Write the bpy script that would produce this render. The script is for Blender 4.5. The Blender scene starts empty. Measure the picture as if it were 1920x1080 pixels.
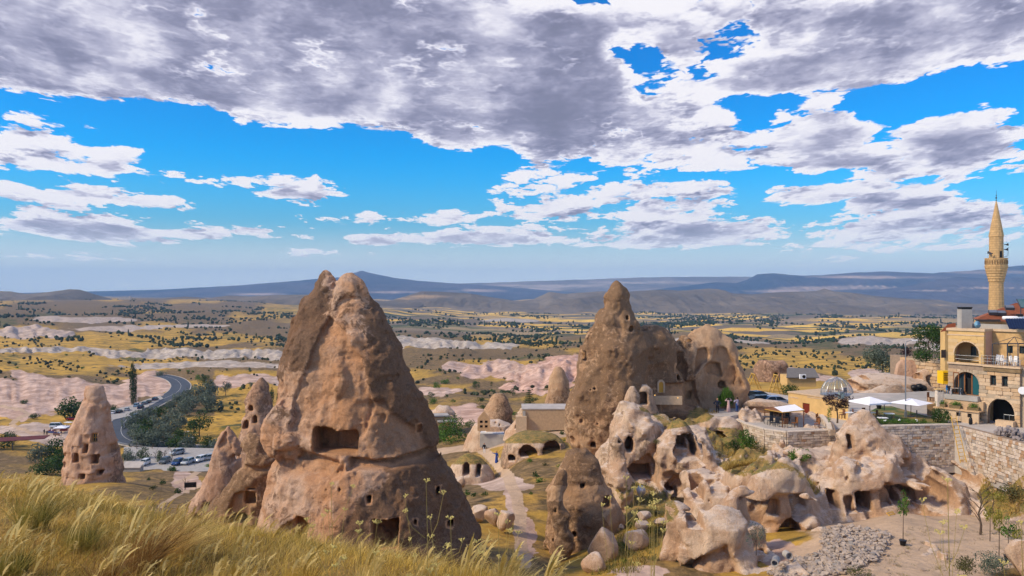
import bpy, math, random
import numpy as np
from mathutils import Vector, Matrix
random.seed(7); rng = np.random.default_rng(7)
R = math.radians
sc = bpy.context.scene
COL = sc.collection
F = 1500.0
def P(px, py, Y):
    return ((px-960)/F*Y, Y, (540-py)/F*Y)
def PZ(px, py, z):
    """the point of the ray through (px, py) that lies at height z"""
    return P(px, py, z*F/(540-py))
# ------------------------------------------------------------------ camera, sky, sun, exposure
cam = bpy.data.objects.new('camera', bpy.data.cameras.new('camera')); COL.objects.link(cam)
cam.rotation_euler = (R(90), 0, 0); cam.data.lens = 36*F/1920; cam.data.sensor_width = 36
cam.data.clip_start = 0.1; cam.data.clip_end = 60000
sc.camera = cam
SUN_AZ, SUN_EL = R(-108), R(38)
sun = bpy.data.objects.new('sun', bpy.data.lights.new('sun', 'SUN')); COL.objects.link(sun)
sun.data.energy = 4.4; sun.data.angle = R(8); sun.data.color = (1.0, 0.82, 0.58)
sd = Vector((math.sin(SUN_AZ)*math.cos(SUN_EL), math.cos(SUN_AZ)*math.cos(SUN_EL), math.sin(SUN_EL)))
sun.rotation_euler = sd.to_track_quat('Z', 'Y').to_euler()
sc.view_settings.view_transform = 'Standard'; sc.view_settings.look = 'None'
sc.view_settings.exposure = 0.0; sc.view_settings.gamma = 1.0; sc.view_settings.use_curve_mapping = False
sc.cycles.use_denoising = True
sc.cycles.max_bounces = 6; sc.cycles.diffuse_bounces = 3; sc.cycles.glossy_bounces = 2
sc.cycles.transmission_bounces = 6; sc.cycles.transparent_max_bounces = 12; sc.cycles.volume_bounces = 0
sc.cycles.caustics_reflective = False; sc.cycles.caustics_refractive = False

class G:
    """small node writer: g('ShaderNodeX', {input: value or socket}, prop=...)"""
    def __init__(s, tree): s.t = tree
    def __call__(s, typ, ins=None, **props):
        n = s.t.nodes.new(typ)
        for k, v in props.items(): setattr(n, k, v)
        for k, v in (ins or {}).items():
            so = n.inputs[k]
            if isinstance(v, bpy.types.NodeSocket): s.t.links.new(v, so)
            elif isinstance(v, bpy.types.Node): s.t.links.new(v.outputs[0], so)
            else: so.default_value = v
        return n
    def m(s, op, a, b=None, c=None, clamp=False):
        d = {0: a}
        if b is not None: d[1] = b
        if c is not None: d[2] = c
        return s('ShaderNodeMath', d, operation=op, use_clamp=clamp).outputs[0]
    def v(s, op, a, b=None, c=None):
        d = {0: a}
        if b is not None: d[1] = b
        if c is not None: d[2] = c
        n = s('ShaderNodeVectorMath', d, operation=op)
        return n.outputs['Value'] if op in ('DOT_PRODUCT', 'LENGTH', 'DISTANCE') else n.outputs[0]
    def ss(s, x, lo, hi):
        return s('ShaderNodeMapRange', {0: x, 1: lo, 2: hi, 3: 0.0, 4: 1.0}, interpolation_type='SMOOTHSTEP').outputs[0]
    def mix(s, f, a, b, bt='MIX'):
        n = s('ShaderNodeMix', {0: f}, data_type='RGBA', blend_type=bt)
        for i, v in ((6, a), (7, b)):
            if isinstance(v, bpy.types.NodeSocket): s.t.links.new(v, n.inputs[i])
            else: n.inputs[i].default_value = v if len(v) == 4 else (*v, 1)
        return n.outputs[2]
    def noise(s, vec, scale, detail=4, rough=.55, dist=0.0, out=0, dim='3D'):
        return s('ShaderNodeTexNoise', {'Vector': vec, 'Scale': scale, 'Detail': detail, 'Roughness': rough, 'Distortion': dist}, noise_dimensions=dim).outputs[out]

# sky: Nishita plus a layer of clouds laid out by compass direction and elevation
world = bpy.data.worlds.new("World"); sc.world = world; world.use_nodes = True
wt = world.node_tree; wt.nodes.clear(); g = G(wt)
sky = g('ShaderNodeTexSky', sky_type='NISHITA', sun_disc=False, sun_elevation=SUN_EL, sun_rotation=SUN_AZ, altitude=1200, air_density=1.0, dust_density=0.6, ozone_density=2.2)
gen = g('ShaderNodeTexCoord').outputs['Generated']
sp = g('ShaderNodeSeparateXYZ', {0: gen})
az = g.m('ARCTAN2', sp.outputs[0], sp.outputs[1])
el = g.m('ARCSINE', sp.outputs[2])
elc = g.m('MAXIMUM', el, 0.0)
AE = g('ShaderNodeCombineXYZ', {0: az, 1: elc, 2: 0.0}).outputs[0]
def pxae(px, py):
    a = math.atan((px-960)/F); return a, math.atan((540-py)/F*math.cos(a))
# (px, py, half width, half height, weight): cloud masses and (negative) blue gaps
CL = [(300, 50, 620, 150, .85), (820, 130, 420, 130, .75), (60, 40, 300, 150, .5), (1050, 200, 260, 120, .5), (700, 190, 330, 70, .32),
      (1650, 50, 420, 90, .62), (1350, 10, 260, 70, .4), (1230, 265, 230, 62, .5), (1400, 150, 160, 34, .4), (980, 60, 260, 120, .35), (1500, 170, 200, 70, .42), (1820, 60, 260, 90, .45),
      (90, 270, 200, 52, .62), (240, 300, 60, 36, .5), (360, 305, 60, 34, .5), (330, 332, 60, 16, .4), (60, 360, 130, 28, .5), (220, 366, 110, 16, .45), (310, 383, 70, 14, .5), (110, 412, 150, 22, .55),
      (540, 342, 140, 24, .62), (570, 372, 90, 14, .55), (692, 405, 40, 14, .6), (822, 406, 84, 18, .7), (690, 450, 44, 11, .6), (470, 436, 130, 15, .65), (255, 445, 150, 18, .6), (120, 430, 150, 16, .5), (840, 450, 150, 15, .55), (940, 440, 110, 18, .55), (560, 475, 90, 12, .45), (1160, 455, 120, 12, .4),
      (1200, 365, 310, 42, .5), (1540, 235, 110, 40, .6), (1650, 275, 200, 52, .5), (1800, 245, 110, 50, .5), (1500, 300, 110, 30, .4), (1620, 345, 170, 50, .55), (1310, 410, 150, 34, .5), (1700, 400, 250, 40, .5), (1880, 300, 120, 50, .5), (1450, 440, 200, 30, .4), (1790, 440, 200, 40, .42), (1010, 400, 90, 22, .4), (940, 320, 60, 22, .4), (1020, 300, 80, 30, .4), (1230, 445, 200, 26, .35), (870, 262, 90, 26, .5),
      (620, 280, 430, 60, -.5), (150, 205, 260, 26, -.5), (1175, 92, 60, 30, -.6), (1220, 130, 52, 38, -.6), (1310, 140, 60, 14, -.3), (1380, 205, 60, 26, -.5), (1440, 228, 70, 24, -.5), (1480, 190, 40, 16, -.4), (1040, 62, 40, 30, .5), (1240, 170, 90, 24, -.3), (1440, 340, 60, 24, -.35), (1660, 225, 60, 16, -.3), (1100, 420, 80, 14, -.2), (1210, 330, 90, 12, -.4), (1520, 330, 110, 16, -.55), (1700, 190, 120, 34, -.5), (1830, 150, 130, 34, -.55), (1340, 330, 70, 12, -.4), (1560, 400, 50, 18, -.3), (930, 300, 60, 24, -.35), (1850, 350, 70, 26, -.5), (1390, 385, 60, 22, -.4), (760, 350, 130, 60, -.3), (1480, 392, 80, 14, -.4)]
grp = bpy.data.node_groups.new('cloud_billows', 'ShaderNodeTree')
grp.interface.new_socket('ae', in_out='INPUT', socket_type='NodeSocketVector')
grp.interface.new_socket('d', in_out='OUTPUT', socket_type='NodeSocketFloat')
gg = G(grp); gi = gg('NodeGroupInput'); go = gg('NodeGroupOutput')
s2 = gg('ShaderNodeSeparateXYZ', {0: gi.outputs[0]})
e1 = gg.m('ADD', s2.outputs[1], 0.11)
lg = gg.m('MULTIPLY', gg.m('LOGARITHM', e1, math.e), 3.6)
ux = gg.m('DIVIDE', gg.m('MULTIPLY', s2.outputs[0], 2.0), gg.m('POWER', e1, .60))
q = gg('ShaderNodeCombineXYZ', {0: ux, 1: lg, 2: 0.37}).outputs[0]
nA = gg.noise(q, 1.4, 1, .5, 0, dim='2D'); nB = gg.noise(gg.v('ADD', q, (5.2, 1.3, 0)), 3.6, 5, .55, 0, dim='2D')
wob = gg('ShaderNodeVectorMath', {0: gg.noise(q, 6.0, 3, .65, 0, 1, '2D'), 1: (.34, .34, 0), 2: q}, operation='MULTIPLY_ADD').outputs[0]
vor = gg('ShaderNodeTexVoronoi', {'Vector': wob, 'Scale': 4.5, 'Randomness': 1.0}, feature='F1', voronoi_dimensions='2D')
vor2 = gg('ShaderNodeTexVoronoi', {'Vector': wob, 'Scale': 11.0, 'Randomness': 1.0}, feature='F1', voronoi_dimensions='2D')
acc = gg.m('MULTIPLY_ADD', nA, .9, -.45 - .40 + .07)
acc = gg.m('MULTIPLY_ADD', nB, .80, acc)
acc = gg.m('MULTIPLY_ADD', vor.outputs[0], -.62, acc)
acc = gg.m('MULTIPLY_ADD', vor2.outputs[0], -.30, acc)
grp.links.new(acc, go.inputs[0])
b0 = g('ShaderNodeGroup', {0: AE}, node_tree=grp).outputs[0]
stp = g.m('MULTIPLY_ADD', elc, .075, .0035)
AE2 = g('ShaderNodeCombineXYZ', {0: g.m('MULTIPLY_ADD', stp, -.5, az), 1: g.m('ADD', elc, stp), 2: 0.0}).outputs[0]
b1 = g('ShaderNodeGroup', {0: AE2}, node_tree=grp).outputs[0]
cov = None; under = None
for (px, py, hw, hh, w) in CL:
    a0, e0 = pxae(px, py)
    sx = F/hw/1.3*(1+math.tan(a0)**2); sy = F/hh/1.3/math.cos(a0)
    d = g.v('MULTIPLY_ADD', AE, (sx, sy, 0), (-a0*sx, -e0*sy, 0))
    r2 = g.v('DOT_PRODUCT', d, d)
    t = g.m('SUBTRACT', 1.0, r2, clamp=True)
    cov = g.m('MULTIPLY', t, w) if cov is None else g.m('MULTIPLY_ADD', t, w, cov)
# elsewhere in the sky the same broken cloud goes on
out_az = g.ss(g.m('ABSOLUTE', az), .6, .9); out_el = g.ss(el, .36, .5)
cov = g.m('MULTIPLY_ADD', g.m('MAXIMUM', out_az, out_el), .3, cov)
cov = g.m('MINIMUM', cov, .90)
d0 = g.m('ADD', cov, b0)
alpha = g.ss(d0, -.02, .12)
thick = g.ss(cov, .42, .95)
lit = g.m('MULTIPLY_ADD', g.m('MULTIPLY', g.m('SUBTRACT', b0, b1), g.m('MULTIPLY_ADD', thick, -.74, 1.0)), 1.5, .80)
lit = g.m('SUBTRACT', lit, g.m('MULTIPLY', g.m('MULTIPLY', thick, g.ss(d0, .12, .55)), g.m('MULTIPLY_ADD', g.noise(AE, 7.5, 3, .55, 0, dim='2D'), -1.4, 1.10)))
lit = g.m('MULTIPLY_ADD', g.ss(d0, .30, .02), .30, lit)
ccol = g('ShaderNodeValToRGB', {0: lit})
cr = ccol.color_ramp; cr.interpolation = 'B_SPLINE'
cr.elements[0].position = 0.0; cr.elements[0].color = (.21, .215, .31, 1)
cr.elements[1].position = 1.0; cr.elements[1].color = (1.0, .97, 1.0, 1)
for p_, c_ in ((.30, (.28, .28, .41)), (.55, (.52, .51, .66)), (.76, (.88, .86, .95))):
    e_ = cr.elements.new(p_); e_.color = (*c_, 1)
ccol = ccol.outputs[0]
hs = g('ShaderNodeHueSaturation', {'Hue': .497, 'Saturation': 1.55, 'Value': 1.0, 'Color': sky})
blue = g.mix(1.0, g.v('SCALE', hs.outputs[0], None), (.02, 1.72, 2.15), 'MULTIPLY')
blue2 = g.mix(1.0, g.v('SCALE', sky, None), (.72, 1.05, 1.25), 'MULTIPLY'); blue = g.mix(g.ss(el, .17, .02), blue, blue2)
for n in wt.nodes:
    if n.type == 'VECT_MATH' and n.operation == 'SCALE': n.inputs['Scale'].default_value = .085
hz = g.ss(el, .085, .0)
col = g.mix(alpha, blue, ccol)
col = g.mix(g.m('MULTIPLY', hz, .85), col, (1.05, 1.12, 1.16))
bg = g('ShaderNodeBackground', {0: col, 1: 1.0})
wo = g('ShaderNodeOutputWorld'); wt.links.new(bg.outputs[0], wo.inputs[0])
world.cycles.sampling_method = 'MANUAL'; world.cycles.sample_map_resolution = 256
# ------------------------------------------------------------------ numbers: lattice noise, distance fields
_lat = rng.random((64, 64, 64), dtype=np.float32)*2-1
def vnoise(x, y, z):
    """smooth value noise in -1..1 on float32 arrays"""
    xi = np.floor(x); yi = np.floor(y); zi = np.floor(z)
    fx = (x-xi).astype(np.float32); fy = (y-yi).astype(np.float32); fz = (z-zi).astype(np.float32)
    xi = xi.astype(np.int32) & 63; yi = yi.astype(np.int32) & 63; zi = zi.astype(np.int32) & 63
    fx = fx*fx*(3-2*fx); fy = fy*fy*(3-2*fy); fz = fz*fz*(3-2*fz)
    x1 = (xi+1) & 63; y1 = (yi+1) & 63; z1 = (zi+1) & 63
    L = _lat.ravel(); a = xi*4096; b = x1*4096; c = yi*64; d = y1*64
    v00 = L[a+c+zi]*(1-fz)+L[a+c+z1]*fz; v01 = L[a+d+zi]*(1-fz)+L[a+d+z1]*fz
    v10 = L[b+c+zi]*(1-fz)+L[b+c+z1]*fz; v11 = L[b+d+zi]*(1-fz)+L[b+d+z1]*fz
    return (v00*(1-fy)+v01*fy)*(1-fx)+(v10*(1-fy)+v11*fy)*fx
def lnoise(x, y, z):
    """lattice noise without smoothing: planes that meet in creases"""
    a, b, c = .8*x+.5*y-.33*z, -.52*x+.85*y+.1*z, .33*x+.09*y+.94*z
    xi = np.floor(a); yi = np.floor(b); zi = np.floor(c); fx = (a-xi).astype(np.float32); fy = (b-yi).astype(np.float32); fz = (c-zi).astype(np.float32)
    xi = xi.astype(np.int32) & 63; yi = yi.astype(np.int32) & 63; zi = zi.astype(np.int32) & 63
    L = _lat.ravel(); g_ = lambda i, j, k: L[((xi+i) & 63)*4096+((yi+j) & 63)*64+((zi+k) & 63)]
    # tetrahedral interpolation gives flat facets
    o = np.argsort(-np.stack([fx, fy, fz]), axis=0); s = -np.sort(-np.stack([fx, fy, fz]), axis=0)
    v0 = g_(0, 0, 0); e1 = [(o[0] == k).astype(np.int32) for k in range(3)]; v1 = g_(*e1); e2 = [e1[k]+(o[1] == k) for k in range(3)]; v2 = g_(*e2); v3 = g_(1, 1, 1)
    return v0*(1-s[0])+v1*(s[0]-s[1])+v2*(s[1]-s[2])+v3*s[2]
def fbm(x, y, z, f, octv=4, gain=.5, ridge=False):
    x = np.asarray(x, np.float32); y = np.asarray(y, np.float32); z = np.asarray(z, np.float32)
    out = 0; a = 1.0; n = 0
    for i in range(octv):
        v = vnoise(x*f+i*17.3, y*f+i*5.1, z*f+i*9.7)
        if ridge: v = 1-2*np.abs(v)
        out = out+v*a; n += a; a *= gain; f *= 2.03
    return out/n
def sstep(x, a, b):
    t = np.clip((x-a)/(b-a), 0, 1); return t*t*(3-2*t)
def smin(a, b, k):
    h = np.clip(.5+.5*(b-a)/k, 0, 1); return b*(1-h)+a*h-k*h*(1-h)
def poly_sd(px, pz, pts):
    """signed distance (negative inside) to a polygon, on arrays"""
    px = np.asarray(px, np.float32); pz = np.asarray(pz, np.float32)
    d = np.full(px.shape, 1e9, np.float32); ins = np.zeros(px.shape, bool)
    n = len(pts)
    for i in range(n):
        x0, z0 = pts[i]; x1, z1 = pts[(i+1) % n]
        ex, ez = x1-x0, z1-z0; L2 = ex*ex+ez*ez+1e-9
        t = np.clip(((px-x0)*ex+(pz-z0)*ez)/L2, 0, 1)
        d = np.minimum(d, (px-x0-ex*t)**2+(pz-z0-ez*t)**2)
        if z0 != z1:
            c = (z0 > pz) != (z1 > pz)
            ins ^= c & (px < (x1-x0)*(pz-z0)/(z1-z0)+x0)
    d = np.sqrt(d); return np.where(ins, -d, d)

# ------------------------------------------------------------------ objects
def tag(o, label=None, cat=None, group=None, kind=None):
    if label: o['label'] = label
    if cat: o['category'] = cat
    if group: o['group'] = group
    if kind: o['kind'] = kind
    return o
def link(o, parent=None):
    COL.objects.link(o)
    if parent is not None: o.parent = parent
    return o
def thing(name, label, cat, loc=(0, 0, 0), rz=0, group=None):
    o = bpy.data.objects.new(name, None); o.empty_display_size = .2
    o.location = loc; o.rotation_euler = (0, 0, rz)
    return tag(link(o), label, cat, group)
def np_mesh(name, verts, faces, mat, smooth=False, attrs=None, mats=None, midx=None):
    """faces: (n,3) or (n,4) integer arrays, or a list of such arrays"""
    me = bpy.data.meshes.new(name)
    if not isinstance(faces, (list, tuple)): faces = [faces]
    faces = [np.asarray(f, np.int32) for f in faces if len(f)]
    verts = np.asarray(verts, np.float32)
    me.vertices.add(len(verts)); me.vertices.foreach_set('co', verts.ravel())
    loops = np.concatenate([f.ravel() for f in faces]); tot = np.concatenate([np.full(len(f), f.shape[1], np.int32) for f in faces])
    me.loops.add(len(loops)); me.loops.foreach_set('vertex_index', loops)
    me.polygons.add(len(tot)); st = np.zeros(len(tot), np.int32); st[1:] = np.cumsum(tot)[:-1]
    me.polygons.foreach_set('loop_start', st)
    if smooth: me.polygons.foreach_set('use_smooth', np.ones(len(tot), bool))
    else: me.polygons.foreach_set('use_smooth', np.zeros(len(tot), bool))
    for k, v in (attrs or {}).items():
        v = np.asarray(v, np.float32)
        if v.ndim == 1: me.attributes.new(k, 'FLOAT', 'POINT').data.foreach_set('value', v)
        else: me.attributes.new(k, 'FLOAT_COLOR', 'POINT').data.foreach_set('color', np.c_[v, np.ones(len(v), np.float32)].ravel().astype(np.float32))
    for m_ in (mats or [mat]): me.materials.append(m_)
    if midx is not None: me.polygons.foreach_set('material_index', np.asarray(midx, np.int32))
    me.update(calc_edges=True); me.validate()
    return me
def obj(name, me, parent=None, loc=None, rot=None, scale=None):
    o = bpy.data.objects.new(name, me)
    if loc is not None: o.location = loc
    if rot is not None: o.rotation_euler = rot
    if scale is not None: o.scale = scale
    return link(o, parent)
class MB:
    """collects simple solids, then becomes one mesh object"""
    def __init__(s): s.v = []; s.f = []
    def add(s, vs, fs):
        n = len(s.v); s.v += [tuple(v) for v in vs]; s.f += [tuple(i+n for i in f) for f in fs]; return s
    def box(s, c, d, rz=0, M=None):
        hx, hy, hz = d[0]/2, d[1]/2, d[2]/2; ca, sa = math.cos(rz), math.sin(rz)
        vs = []
        for z in (-hz, hz):
            for x, y in ((-hx, -hy), (hx, -hy), (hx, hy), (-hx, hy)):
                p = Vector((x*ca-y*sa, x*sa+y*ca, z))
                if M is not None: p = M @ Vector((x, y, z))
                vs.append((c[0]+p[0], c[1]+p[1], c[2]+p[2]))
        return s.add(vs, [(3, 2, 1, 0), (4, 5, 6, 7), (0, 1, 5, 4), (1, 2, 6, 5), (2, 3, 7, 6), (3, 0, 4, 7)])
    def tube(s, p0, p1, r0, r1=None, n=8, cap=True):
        r1 = r0 if r1 is None else r1
        p0 = Vector(p0); p1 = Vector(p1); d = (p1-p0)
        if d.length < 1e-6: return s
        d.normalize(); a = d.orthogonal().normalized(); b = d.cross(a)
        vs = [p+(a*math.cos(t)+b*math.sin(t))*r for p, r in ((p0, r0), (p1, r1)) for t in [2*math.pi*i/n for i in range(n)]]
        fs = [(i, (i+1) % n, n+(i+1) % n, n+i) for i in range(n)]
        if cap: fs += [tuple(range(n-1, -1, -1)), tuple(range(n, 2*n))]
        return s.add(vs, fs)
    def path(s, pts, rs, n=5):
        for i in range(len(pts)-1):
            r0 = rs if isinstance(rs, (int, float)) else rs[i]; r1 = rs if isinstance(rs, (int, float)) else rs[i+1]
            s.tube(pts[i], pts[i+1], r0, r1, n)
        return s
    def lathe(s, prof, c=(0, 0, 0), n=16, a0=0):
        vs = [(c[0]+r*math.cos(a0+2*math.pi*i/n), c[1]+r*math.sin(a0+2*math.pi*i/n), c[2]+z) for r, z in prof for i in range(n)]
        fs = [(k*n+i, k*n+(i+1) % n, (k+1)*n+(i+1) % n, (k+1)*n+i) for k in range(len(prof)-1) for i in range(n)]
        fs += [tuple(range(n-1, -1, -1)), tuple(range((len(prof)-1)*n, len(prof)*n))]
        return s.add(vs, fs)
    def prism(s, poly, z0, z1):
        n = len(poly)
        z0 = [z0]*n if not hasattr(z0, '__len__') else z0; z1 = [z1]*n if not hasattr(z1, '__len__') else z1
        vs = [(x, y, z0[i]) for i, (x, y) in enumerate(poly)]+[(x, y, z1[i]) for i, (x, y) in enumerate(poly)]
        return s.add(vs, [tuple(range(n-1, -1, -1)), tuple(range(n, 2*n))]+[(i, (i+1) % n, n+(i+1) % n, n+i) for i in range(n)])
    def ball(s, c, r, n=8, m=6, sq=(1, 1, 1)):
        vs = [(c[0], c[1], c[2]-r*sq[2])]
        for j in range(1, m):
            t = math.pi*j/m
            vs += [(c[0]+r*sq[0]*math.sin(t)*math.cos(2*math.pi*i/n), c[1]+r*sq[1]*math.sin(t)*math.sin(2*math.pi*i/n), c[2]-r*sq[2]*math.cos(t)) for i in range(n)]
        vs.append((c[0], c[1], c[2]+r*sq[2]))
        fs = [(0, 1+(i+1) % n, 1+i) for i in range(n)]
        fs += [(1+j*n+i, 1+j*n+(i+1) % n, 1+(j+1)*n+(i+1) % n, 1+(j+1)*n+i) for j in range(m-2) for i in range(n)]
        L = len(vs)-1
        fs += [(L, 1+(m-2)*n+i, 1+(m-2)*n+(i+1) % n) for i in range(n)]
        return s.add(vs, fs)
    def mesh(s, name, mat, smooth=False):
        me = bpy.data.meshes.new(name); me.from_pydata(s.v, [], s.f); me.materials.append(mat)
        if smooth: me.polygons.foreach_set('use_smooth', [True]*len(s.f))
        me.update(); return me
    def build(s, name, mat, parent=None, smooth=False, **k):
        return obj(name, s.mesh(name, mat, smooth), parent, **k)
def copy_tree(o, parent=None):
    c = o.copy(); COL.objects.link(c)
    if parent is not None: c.parent = parent
    for ch in o.children: copy_tree(ch, c)
    return c
def ico(n=2):
    import bmesh
    b = bmesh.new(); bmesh.ops.create_icosphere(b, subdivisions=n, radius=1)
    v = np.array([x.co[:] for x in b.verts], np.float32); f = np.array([[x.index for x in q.verts] for q in b.faces], np.int32); b.free()
    return v, f
ICO = {n: ico(n) for n in (1, 2, 3, 4)}

# ------------------------------------------------------------------ materials
MATS = {}
def mat(name, build=None, color=None, rough=.8, metal=0, bump=None, vary=.0, scale=3.0, emit=None, alpha=None):
    if name in MATS: return MATS[name]
    m_ = bpy.data.materials.new(name); m_.use_nodes = True; t = m_.node_tree; t.nodes.clear(); g = G(t)
    out = g('ShaderNodeOutputMaterial')
    b = g('ShaderNodeBsdfPrincipled', {'Roughness': rough, 'Metallic': metal})
    try: b.inputs['Specular IOR Level'].default_value = .25
    except Exception: pass
    t.links.new(b.outputs[0], out.inputs[0])
    if build: build(g, b, out)
    elif color is not None:
        c = (*color, 1)
        b.inputs['Base Color'].default_value = c
        if vary or bump:
            pos = g('ShaderNodeNewGeometry').outputs['Position']
            n_ = g.noise(pos, scale, 6, .6)
            if vary:
                k = g.m('MULTIPLY_ADD', g.m('SUBTRACT', n_, .5), 2*vary*1.6, 1.0)
                t.links.new(g.v('SCALE', c[:3], None), b.inputs['Base Color'])
                sc_ = b.inputs['Base Color'].links[0].from_node; t.links.new(k, sc_.inputs['Scale'])
            if bump: t.links.new(g('ShaderNodeBump', {'Height': g.noise(pos, scale*3, 6, .65), 'Strength': bump, 'Distance': .05}).outputs[0], b.inputs['Normal'])
    MATS[name] = m_; return m_
def setin(g, b, name, sock): g.t.links.new(sock, b.inputs[name])

def rock_mat(name, base, pale, dark, fresh, lich=.5, k=1.0, top=None):
    """weathered tuff: pale and pinkish body, dark crust in patches, freshly cut hollows"""
    def bld(g, b, out):
        pos = g('ShaderNodeNewGeometry').outputs['Position']
        nor = g('ShaderNodeSeparateXYZ', {0: g('ShaderNodeNewGeometry').outputs['True Normal']}).outputs[2]
        fr = g('ShaderNodeAttribute', attribute_name='fresh').outputs['Fac']
        cr = g('ShaderNodeAttribute', attribute_name='crust').outputs['Fac']
        nb = g.noise(pos, .35*k, 5, .6); nm = g.noise(pos, 1.5*k, 7, .68, .8); nf = g.noise(pos, 7*k, 6, .72, .3)
        zs = g.noise(g.v('MULTIPLY', pos, (1, 1, .28)), 2.2*k, 5, .6, .6)
        c = g.mix(g.ss(nb, .35, .66), base, pale)
        c = g.mix(g.m('MULTIPLY', g.ss(zs, .52, .70), .55), c, tuple(x*1.25 for x in pale))
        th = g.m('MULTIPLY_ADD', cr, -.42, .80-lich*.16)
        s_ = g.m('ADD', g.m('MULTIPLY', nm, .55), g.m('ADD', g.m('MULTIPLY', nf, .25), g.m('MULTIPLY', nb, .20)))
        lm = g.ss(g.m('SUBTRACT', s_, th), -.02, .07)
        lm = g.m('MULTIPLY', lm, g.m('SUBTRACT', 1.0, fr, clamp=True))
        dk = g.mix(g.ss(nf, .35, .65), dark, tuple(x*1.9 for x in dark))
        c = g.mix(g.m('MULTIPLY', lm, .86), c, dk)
        fc = g.mix(g.ss(nm, .35, .7), fresh, tuple(x*.72 for x in fresh))
        c = g.mix(g.m('MULTIPLY', fr, .85), c, fc)
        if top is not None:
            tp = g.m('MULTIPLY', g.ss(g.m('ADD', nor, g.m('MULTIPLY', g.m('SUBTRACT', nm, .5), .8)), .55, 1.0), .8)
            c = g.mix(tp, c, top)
        ve = g('ShaderNodeAttribute', attribute_name='veg').outputs['Fac']
        vm = g.m('MULTIPLY', g.ss(g.m('ADD', ve, g.m('MULTIPLY', g.m('SUBTRACT', nf, .5), .9)), .42, .62), g.ss(nor, .15, .45))
        c = g.mix(vm, c, g.mix(g.ss(nm, .4, .62), (.34, .22, .07), (.15, .14, .045)))
        stn = g.ss(g.noise(g.v('MULTIPLY', pos, (1, 1, .14)), 1.5*k, 6, .62, .5), .50, .68)
        c = g.mix(g.m('MULTIPLY', stn, .42), c, tuple(x*.42 for x in base))
        sp_ = g.m('MULTIPLY_ADD', g.noise(pos, 14*k, 5, .7), 1.1, .45)
        vn = g.v('SCALE', c, None); g.t.links.new(sp_, vn.node.inputs['Scale'])
        setin(g, b, 'Base Color', vn)
        b.inputs['Roughness'].default_value = .92
        h = g.m('ADD', g.m('MULTIPLY', nm, .6), g.m('ADD', g.m('MULTIPLY', nf, .22), g.m('MULTIPLY', g.noise(pos, 26*k, 3, .6), .10)))
        setin(g, b, 'Normal', g('ShaderNodeBump', {'Height': h, 'Strength': .9, 'Distance': .42/k}).outputs[0])
    return mat(name, bld)

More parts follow.
